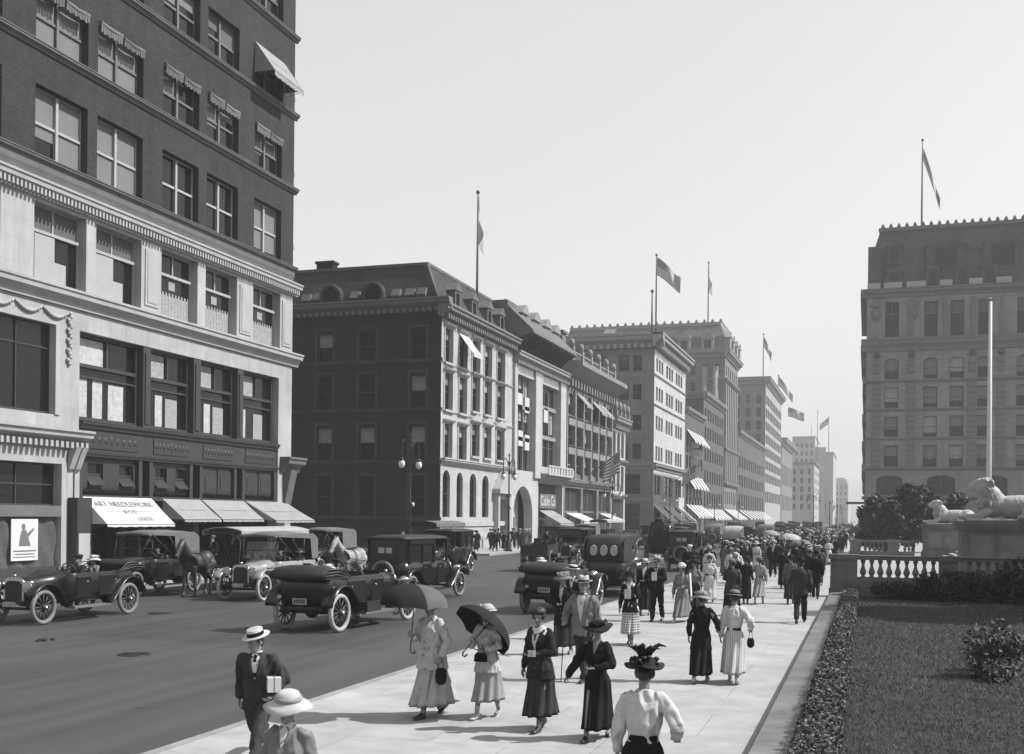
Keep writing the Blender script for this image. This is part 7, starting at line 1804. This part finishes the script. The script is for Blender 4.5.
# ------------------------------------------------------------------ the nearer people, one by one
N_ = .0075
D = rad
p = person('m', 1.68, .95, -1, ('back', (( .22, .17, 1.0), (1, -.5, -.2))), (-38, 12), 'boater', topm='char', lowm='char', vneck=(1.16, .06, 'white'), vox=N_, seed=3, lean=.06)
stand(p, -6.68, 11.2, D(-74), 'man in straw boater and dark suit at the kerb carrying a white parcel')
q = handw(p, -1); parcel((q.x - .01, q.y + .05, q.z + .12), (.15, .27, .16), D(35), 'white paper parcel under the arm of the man in the straw boater')
p = person('w', 1.50, .2, 1, ('down', 'down'), (0, 5), 'plain', topm='mid', top='blouse', lowm='lt', vneck=(1.3, .05, 'white'), hatm=C['cream'], vox=N_, seed=4, hem=.3)
stand(p, -4.08, 7.3, D(-88), 'girl in a broad plain white hat at the bottom edge, nearest the camera')
p = person('w', 1.70, .45, -1, (((.07, .33, 1.20), (.6, -.5, -1)), (( .30, .10, .93), (.5, -1, -.1))), (8, 4), 'small', top='coat', topm='cream', lowm='pale', vneck=(1.24, .07, 'white'), belt=None, hem=.2, coat_hem=.72, fat=1.12, vox=N_, seed=5, hatm=M_feltD)
stand(p, -5.84, 14.46, D(-112), 'stout woman in a pale suit and black hat holding an upright open parasol')
q = handw(p, 1); parasol(q, (.10, -.06, 1), .50, .27, 'dark parasol with one pale panel held by the stout woman in the pale suit', C['ink'], C['grey'], .74, gores=(0, 7))
q = handw(p, -1); handbag(q + V((0, 0, -.06)), 'dark drawstring bag hanging from the stout woman in the pale suit', C['black'])
p = person('w', 1.58, .3, 1, (((.10, .31, 1.20), (.6, -.5, -1)), 'belly'), (0, 0), 'small', top='coat', topm='cream', lowm='lt', vneck=(1.28, .06, 'white'), hem=.28, coat_hem=.72, vox=N_, seed=6, hatm=M_feltP, shoe=M_shoeW, bandm=C['pale'])
stand(p, -5.06, 14.6, D(-98), 'young woman in pale suit and white hat, dark parasol tilted behind her head')
q = handw(p, 1); parasol(q, (.50, .62, .74), .48, .26, 'dark parasol tilted back behind the young woman in the white hat', C['ink'], None, .48)
q = handw(p, -1); handbag(q + V((-.02, -.03, .05)), 'small dark purse held at the waist by the young woman in the white hat', C['black'], .2, .06)
p = person('w', 1.63, .3, -1, ('down', 'belly'), (10, 6), None, top='coat', topm='ink', lowm='char', vneck=(1.12, .075, 'white'), hem=.22, coat_hem=.74, vox=N_, seed=7, fringe=True)
stand(p, -4.12, 14.04, D(-104), 'hatless looking woman in a dark suit with a wide white collar')
q = handw(p, -1); parcel((q.x - .02, q.y - .05, q.z + .02), (.10, .05, .08), D(10), 'crumpled white gloves in the hand of the woman with the white collar', C['white'], 'gloves')
def collar(o, s, m, dz=0, lean=.03):
    mb = MB(); rows = []
    for k, (q, z, yy) in enumerate(((.062, 1.478, .0), (.10, 1.452, -.004), (.152, 1.408, -.01), (.166, 1.36, -.012))):
        rows.append([((q * 1.08 if k > 1 else q) * cos(a), (q * .66 + .02) * sin(a) + yy + lean, z + dz + (.0 if sin(a) < .4 else -.012 * k)) for a in [D(64) - D(308) * j / 30 for j in range(31)]])
    mb.loft(rows, False, True, 0, False); mb.v = [tuple(V(p_) * s) for p_ in mb.v]; mb.build('wide_collar', m, o)
collar(p, 1.63 / 1.74, C['white'])
p = person('w', 1.52, .4, 1, (((.42, .12, .93), (.4, -1, 0)), 'belly'), (14, -4), 'wide', top='blouse', topm='black', lowm='black', vneck=(1.30, .05, 'mid'), belt='black', hem=.2, vox=N_, seed=8)
stand(p, -3.26, 13.7, D(-96), 'woman in long black dress and wide black hat at the front of the pavement')
p = person('w', 1.60, .2, 1, ('side', 'down'), (0, 0), 'plume', top='blouse', topm='white', lowm='black', belt='black', hem=.15, vox=N_, seed=9, fat=1.06)
stand(p, -1.82, 9.35, D(92), 'woman in white blouse and black plumed hat seen from behind, nearest the wall')
p = person('m', 1.78, .35, -1, ('side', 'down'), (6, -2), 'fedora', topm='mid', lowm='char', vneck=(1.0, .085, 'white'), coat_hem=.78, vox=N_, seed=10, hatm=M_feltP, tie=False, hair=M_hairG, fat=1.05)
stand(p, -4.66, 18.5, D(-96), 'elderly man in loose grey jacket and pale hat leaning on a walking cane')
mb = MB(); mb.ell((0, .05, .0), (.05, .012, .014), 10, 6); mb.build('bow_tie', C['black'], p, loc=(0, .075, 1.475 * 1.78 / 1.74))
q = handw(p, 1); t = thing('walking_cane', (q.x, q.y, q.z), 'thin walking cane held by the elderly man in grey', 'cane'); mb = MB(); mb.tube([(0, 0, .06), (-.02, -.12, -q.z + .0)], [.011, .008], 6); mb.tube([(0, 0, .06), (.0, .03, .10), (.0, .08, .09)], .011, 6); mb.build('stick', M_wood, t)
p = person('w', 1.68, .3, 1, ('belly', 'down'), (-4, 2), 'sun', top='coat', topm='black', lowm='ink', vneck=(1.12, .06, 'pale'), hem=.2, coat_hem=.62, vox=N_, seed=11, hatm=M_strawD)
stand(p, -5.91, 21.76, D(-95), 'woman in long black coat and flowered hat by the kerbside black car')
p = person('w', 1.63, .3, -1, ('down', 'chest'), (6, 0), 'small', top='coat', topm='black', lowm='plaid', vneck=(1.22, .075, 'white'), hem=.28, coat_hem=.78, vox=N_, seed=12, hatm=M_feltD)
stand(p, -4.99, 24.03, D(-94), 'woman in a checked skirt and dark jacket carrying a pale bundle'); collar(p, 1.63 / 1.74, C['white'])
q = handw(p, -1); parcel((q.x, q.y - .06, q.z + .03), (.14, .10, .2), .3, 'pale bundle carried by the woman in the checked skirt', C['white'], 'bundle')
p = person('m', 1.74, .3, 1, ('down', 'chest'), (0, 0), 'fedora', topm='black', lowm='black', vneck=(1.2, .05, 'white'), vox=N_, seed=13, hatm=M_feltP)
stand(p, -5.46, 29.86, D(-95), 'man in black suit and pale hat with a light package at his chest')
q = handw(p, -1); parcel((q.x - .02, q.y - .08, q.z + .04), (.14, .10, .22), .2, 'light package held by the man in black suit and pale hat')
M2 = .011
def P_(x, y, h, label, *a, z=0., **k): o = person(*a, vox=M2, **k); return stand(o, x, y, h, label, z)
P_(-6.1, 31.4, D(-95), 'woman in dark jacket and pale trimmed hat behind the man with the light package', 'w', 1.62, .3, 1, ('down', 'belly'), (0, 0), 'small', top='coat', topm='black', lowm='ink', vneck=(1.12, .06, 'white'), hem=.2, seed=14, hatm=M_straw)
P_(-6.45, 24.6, D(-93), 'man in straw boater half hidden behind the elderly grey man', 'm', 1.70, .3, -1, ('down', 'belly'), (0, 0), 'boater', topm='black', lowm='ink', vneck=(1.15, .06, 'white'), seed=15)
P_(-4.78, 29.86, D(-100), 'woman in a grey draped dress and white turban striding with a pale shawl', 'w', 1.64, .7, 1, ('down', 'belly'), (-10, 4), 'toque', top='blouse', topm='mid', lowm='mid', hem=.26, seed=16, hatm=C['white'], shoe=M_shoeW)
mb = MB(); t = thing('shawl', (-4.78, 29.86, 0), 'pale shawl falling over the arm of the woman in the white turban', 'shawl'); mb.loft([[(.19 + .03 * k, -.06 + .03 * j - .12 * k, 1.28 - .17 * k + .012 * j) for j in range(6)] + [(.22 + .03 * k, -.06 + .03 * j - .12 * k, 1.28 - .17 * k + .012 * j) for j in range(5, -1, -1)] for k in range(5)]); mb.build('cloth', C['white'], t)
P_(-4.86, 32.6, D(-95), 'woman in a patterned blouse and dark feathered hat behind the grey draped dress', 'w', 1.58, .3, -1, ('down', 'down'), (0, 0), 'plume', top='blouse', topm='mid', lowm='ink', hem=.2, seed=17)
P_(-5.0, 37.0, D(-92), 'woman in a white dress with a dark belt coming towards the camera', 'w', 1.58, .25, 1, ('down', 'down'), (0, 4), None, top='blouse', topm='white', lowm='white', belt='black', hem=.14, seed=18, fringe=True)
P_(-3.74, 32.4, D(88), 'broad backed woman in dark coat and dark hat seen from behind', 'w', 1.62, .25, 1, ('down', 'belly'), (0, 0), 'small', top='coat', topm='char', lowm='black', hem=.2, coat_hem=.66, fat=1.22, seed=19, hatm=M_strawD)
P_(-4.35, 38.6, D(-90), 'person in dark clothes and white hat beyond the broad backed woman', 'w', 1.62, .25, 1, ('down', 'belly'), (0, 0), 'small', top='coat', topm='black', lowm='black', hem=.18, seed=20, hatm=C['white'])
P_(-3.82, 37.0, D(90), 'woman in a plain black dress walking away beside the pale belted dress', 'w', 1.56, .25, -1, ('down', 'down'), (0, 0), 'small', top='coat', topm='black', lowm='black', hem=.2, coat_hem=.7, seed=21, hatm=M_feltD)
P_(-3.4, 37.17, D(84), 'woman in a pale striped dress with dark belt walking away', 'w', 1.56, .45, 1, ('down', 'side'), (0, 0), 'small', top='blouse', topm='lt', lowm='lt', belt='black', hem=.3, seed=22, hatm=M_strawD, shoe=M_shoeW)
P_(-4.34, 54.48, D(-92), 'man in open dark suit and white shirt walking alone towards the camera', 'm', 1.76, .35, 1, ('down', 'down'), (0, 0), 'fedora', topm='black', lowm='black', vneck=(1.1, .06, 'white'), seed=23, hatm=M_straw)
p = person('w', 1.56, .35, 1, ('side', 'down'), (0, 0), 'sun', top='coat', topm='black', lowm='black', hem=.18, coat_hem=.64, seed=24, hatm=M_felt, bandm=C['lt'], vox=.009, shoe=M_shoeW)
stand(p, -2.72, 19.1, D(88), 'woman in black with a big pale veiled hat walking away')
p = person('w', 1.60, .4, -1, ('side', 'down'), (0, 0), 'small', top='blouse', topm='white', lowm='stripe', belt='black', hem=.22, seed=25, hatm=M_strawD, vox=.009, shoe=M_shoeW)
stand(p, -2.18, 19.25, D(92), 'woman in white dress, black belt and dark hat walking away beside the veiled hat')
q = handw(p, 1); handbag(q + V((0, 0, -.05)), 'small dark bag hanging from the woman in the white dress of the pair', C['black'], .13, .14)
P_(-1.72, 30.9, D(91), 'man in charcoal suit and dark brimmed hat walking away beside the coping wall', 'm', 1.80, .55, 1, ('down', 'belly'), (0, 0), 'fedora', topm='char', lowm='ink', seed=26, hatm=M_feltD, fat=1.08)
P_(-2.42, 37.6, D(92), 'woman in a grey suit walking away left of the man in charcoal', 'w', 1.62, .3, 1, ('down', 'down'), (0, 0), 'small', top='coat', topm='grey', lowm='char', hem=.2, coat_hem=.78, seed=27, hatm=M_feltD)
P_(-1.75, 40.6, D(90), 'man in dark suit close to the end pier, walking away', 'm', 1.72, .45, -1, ('down', 'down'), (0, 0), 'bowler', topm='black', lowm='black', seed=28)
P_(-2.1, 43.4, D(90), 'man in black coat and pale hat just beyond the end pier', 'm', 1.7, .4, 1, ('down', 'down'), (0, 0), 'panama', topm='ink', lowm='black', seed=29)
P_(-4.95, 44.5, D(-92), 'woman in a white blouse and dark skirt coming along behind the pale belted dress', 'w', 1.6, .3, 1, ('down', 'down'), (0, 0), 'small', top='blouse', topm='white', lowm='black', belt='black', hem=.2, seed=30)
P_(-6.9, 45.0, D(-100), 'man in uniform style dark coat and white cap stepping off the kerb', 'm', 1.72, .4, 1, ('belly', 'down'), (0, 0), 'cap', topm='black', lowm='black', seed=31, hatm=C['white'])

# ------------------------------------------------------------------ the crowd farther along: a few prototypes, copied
V2 = .019
PR = [
    ('m', person('m', 1.72, .45, 1, ('down', 'back'), (0, 0), 'boater', topm='ink', lowm='ink', vneck=(1.16, .05, 'white'), vox=V2, seed=40), 'straw boater'),
    ('m', person('m', 1.74, .4, -1, ('fwd', 'down'), (0, 0), 'fedora', topm='black', lowm='black', vneck=(1.16, .05, 'white'), vox=V2, seed=41), 'soft felt hat'),
    ('m', person('m', 1.70, .5, 1, ('down', 'belly'), (0, 0), 'bowler', topm='black', lowm='black', vneck=(1.2, .05, 'white'), vox=V2, seed=42), 'bowler hat'),
    ('w', person('w', 1.62, .35, 1, ('down', 'belly'), (0, 0), 'wide', top='coat', topm='black', lowm='black', hem=.17, vox=V2, seed=43), 'wide black hat'),
    ('w', person('w', 1.60, .4, -1, ('down', 'down'), (0, 0), 'sun', top='blouse', topm='white', lowm='white', belt='black', hem=.2, vox=V2, seed=44), 'drooping straw hat'),
    ('w', person('w', 1.62, .3, 1, ('belly', 'down'), (0, 0), 'toque', top='blouse', topm='white', lowm='black', belt='black', hem=.2, vox=V2, seed=45), 'flowered toque'),
    ('w', person('w', 1.58, .35, -1, ('down', 'side'), (0, 0), 'small', top='coat', topm='grey', lowm='grey', hem=.2, vox=V2, seed=46), 'small round hat')]
CV = {'m': [('black', 'black', 'black suit'), ('char', 'char', 'charcoal suit'), ('grey', 'grey', 'grey suit'), ('ink', 'ink', 'dark suit'), ('black', 'ink', 'black coat')],
      'w': [('black', 'black', 'black dress'), ('white', 'white', 'white dress'), ('white', 'black', 'white blouse, black skirt'), ('grey', 'grey', 'grey costume'), ('char', 'ink', 'dark costume'), ('black', 'ink', 'black costume')]}
def dress(o, tm, lm):
    for c in kids(o):
        b = c.name.split('.')[0]
        if b in ('coat', 'blouse', 'skirt', 'trousers'):
            sl_ = c.material_slots[0]; sl_.link = 'OBJECT'; sl_.material = C[tm if b in ('coat', 'blouse') else lm]
    return o
R = random.Random(99); used = [(-4.34, 54.48), (-1.75, 40.6), (-2.1, 43.4), (-4.95, 44.5), (-6.9, 45), (-4.35, 38.6)]; first = {}
def crowd(x, y, up, area, z=0., ks=None):
    k = R.choice(ks or (0, 0, 1, 1, 2, 3, 3, 4, 5, 5, 6)); sx, pr, hatn = PR[k]; cv = R.choice(CV[sx][:4] if sx == 'm' else CV[sx])
    if k in (0, 1, 2) and R.random() < .5: cv = CV['m'][0]
    if k in first: o = copytree(pr)
    else: o = pr; first[k] = 1
    dress(o, cv[0], cv[1]); o.scale = (1, 1, 1) if False else (1, 1, 1)
    lab = '%s in %s and %s %s %s' % ('man' if sx == 'm' else 'woman', cv[2], hatn, 'walking away' if up else 'coming closer', area)
    stand(o, x, y, (D(90) if up else D(-90)) + D(R.uniform(-14, 14)), lab, z, 'pedestrians in the crowd ' + area)
n = 0; tries = 0
while n < 170 and tries < 9000:
    tries += 1; q = R.random(); y = 45.5 + 96 * q ** 1.35; x = R.uniform(-7.4, -1.9) if y > 52 else R.uniform(-7.2, -1.9)
    if y < 58 and -5.4 < x < -3.3: continue
    if any((x - a) ** 2 + (y - b) ** 2 < .62 for a, b in used): continue
    used.append((x, y)); n += 1
    crowd(x, y, R.random() < .5, 'near the pier' if y < 58 else 'amid the library crowd' if y < 85 else 'far down the pavement')
n = 0
while n < 52:                                               # the stream of walkers thinning out towards the far end
    y = 141 + 170 * R.random(); x = R.uniform(-7.4, -1.8)
    if any((x - a) ** 2 + (y - b) ** 2 < .8 for a, b in used): continue
    used.append((x, y)); n += 1; crowd(x, y, R.random() < .5, 'at the far end')
n = 0
while n < 26:
    x = R.uniform(-31, -27.4); y = R.uniform(79.5, 104) if n < 19 else R.uniform(106, 146)
    if any((x - a) ** 2 + (y - b) ** 2 < .7 for a, b in used): continue
    used.append((x, y)); n += 1; crowd(x, y, R.random() < .4, 'by the club doorway' if y < 92 else 'by the tall arch' if y < 105 else 'before the shop row')
for x, y in ((-29.2, 40.6), (-30.6, 41.9), (-28.0, 50.2), (-29.5, 52.5), (-28.2, 57.6), (-27.8, 60.2), (-30, 46)): crowd(x, y, False, 'under the store awnings')
# light parasols in the crowd
parasol((-4.3, 66.0, 1.45), (.1, -.1, 1), .62, .3, 'pale parasol open above the middle of the crowd', C['pale'], None, .5)
parasol((-3.3, 58.6, 1.25), (-.1, .1, 1), .6, .3, 'grey parasol open above the crowd near the pier', C['mid'], None, .5)
parasol((-6.4, 78.0, 1.5), (.1, 0, 1), .62, .3, 'pale parasol at the kerb side of the crowd', C['lt'], None, .5)

# ------------------------------------------------------------------ people riding
SD = {'chauffeur': person('m', 1.72, 0, 1, ('wheel', 'wheel'), (0, 0), 'cap', topm='ink', lowm='ink', vox=.016, seed=50, seated=True),
      'gent': person('m', 1.72, 0, 1, ('lap', 'lap'), (8, 0), 'boater', topm='char', lowm='ink', vneck=(1.16, .05, 'white'), vox=.016, seed=51, seated=True),
      'lady': person('w', 1.62, 0, 1, ('lap', 'lap'), (-8, 0), 'sun', top='coat', topm='mid', lowm='grey', vox=.016, seed=52, seated=True, hatm=C['white']),
      'ladyd': person('w', 1.62, 0, 1, ('lap', 'lap'), (10, 0), 'wide', top='coat', topm='black', lowm='black', vox=.016, seed=53, seated=True)}
sf = set()
def ride(car, kind, lx, ly, seat_z, label):
    o = SD[kind] if kind not in sf else copytree(SD[kind]); sf.add(kind)
    rz = car.rotation_euler[2]; hz = (.90 - .40) * 1.0
    w_ = Matrix.Translation(car.location) @ Matrix.Rotation(rz, 4, 'Z') @ V((lx, ly, seat_z - .43)); o.location = w_; o.rotation_euler = (0, 0, rz); o['label'] = label; o['group'] = 'people riding in the cars'; return o
def fill(car, what, occ):
    for kind, lx, ly, who in occ: ride(car, kind, lx, ly, .86, who + ' ' + what)
fill(T_open, 'of the open car at the left edge', [('chauffeur', -.3, -.2, 'capped driver at the wheel'), ('lady', .32, -1.6, 'white hatted woman in the back seat')])
fill(A2, 'of the speeding black open car', [('chauffeur', -.3, -.2, 'capped driver at the wheel'), ('lady', .3, -1.6, 'white hatted woman on the back seat'), ('ladyd', -.3, -1.6, 'dark hatted woman on the back seat')])
fill(T_up, 'of the pale touring car', [('chauffeur', -.3, -.2, 'capped driver at the wheel'), ('gent', .3, -.2, 'straw hatted man on the front seat'), ('lady', .32, -1.6, 'white hatted woman in the rear'), ('lady', -.32, -1.6, 'second white hatted woman in the rear')])
fill(A3, 'of the black open car near the kerb', [('chauffeur', -.3, -.2, 'capped driver at the wheel'), ('lady', -.32, -1.6, 'white hatted woman on the back seat'), ('ladyd', .32, -1.6, 'black hatted woman on the back seat')])
fill(A5, 'of the open car ahead of the landaulet', [('lady', -.32, -1.6, 'white hatted woman on the back seat'), ('lady', .32, -1.6, 'another white hatted woman'), ('chauffeur', -.3, -.2, 'capped driver at the wheel'), ('gent', .3, -.2, 'straw hatted man on the front seat')])
fill(T_dark, 'of the dark car parked at the store kerb', [('chauffeur', -.3, -.2, 'capped driver at the wheel'), ('gent', .3, -1.6, 'straw hatted man on the back seat')])
fill(L1, 'of the limousine beside the speeding open car', [('chauffeur', -.3, -.05, 'capped chauffeur at the wheel')])
o = person('m', 1.72, 0, 1, ('lap', 'lap'), (0, 0), 'tophat', topm='black', lowm='black', vox=.016, seed=54, seated=True); o.location = (-12.3, 67.4, ROADZ + 2.32 - .5); o['label'] = 'top hatted driver perched high on the back of the hansom cab'
o = copytree(SD['gent']); o.location = (-23.5, 37.5, ROADZ + .9); o.rotation_euler = (0, 0, pi); o['label'] = 'straw hatted man driving the wagon with the long pale canopy'
o = copytree(SD['chauffeur']); o.location = (-16.9, 58.6, ROADZ + .9); o['label'] = 'capped man driving the open dark cart'
# ------------------------------------------------------------------ smoky summer haze
def haze(d):
    m = bpy.data.materials.new('haze_air'); m.use_nodes = True; nt = m.node_tree; nt.nodes.clear()
    o = nt.nodes.new('ShaderNodeOutputMaterial'); v = nt.nodes.new('ShaderNodeVolumePrincipled')
    v.inputs['Color'].default_value = g(.95); v.inputs['Density'].default_value = d; v.inputs['Anisotropy'].default_value = 0
    nt.links.new(v.outputs[0], o.inputs['Volume'])
    mb = MB(); mb.box(-1000, 1000, -300, 1700, -2.2, 72); h = mb.build('haze', m); tag(h, kind='stuff', label='smoky summer haze filling the avenue'); return h
haze(.00042)
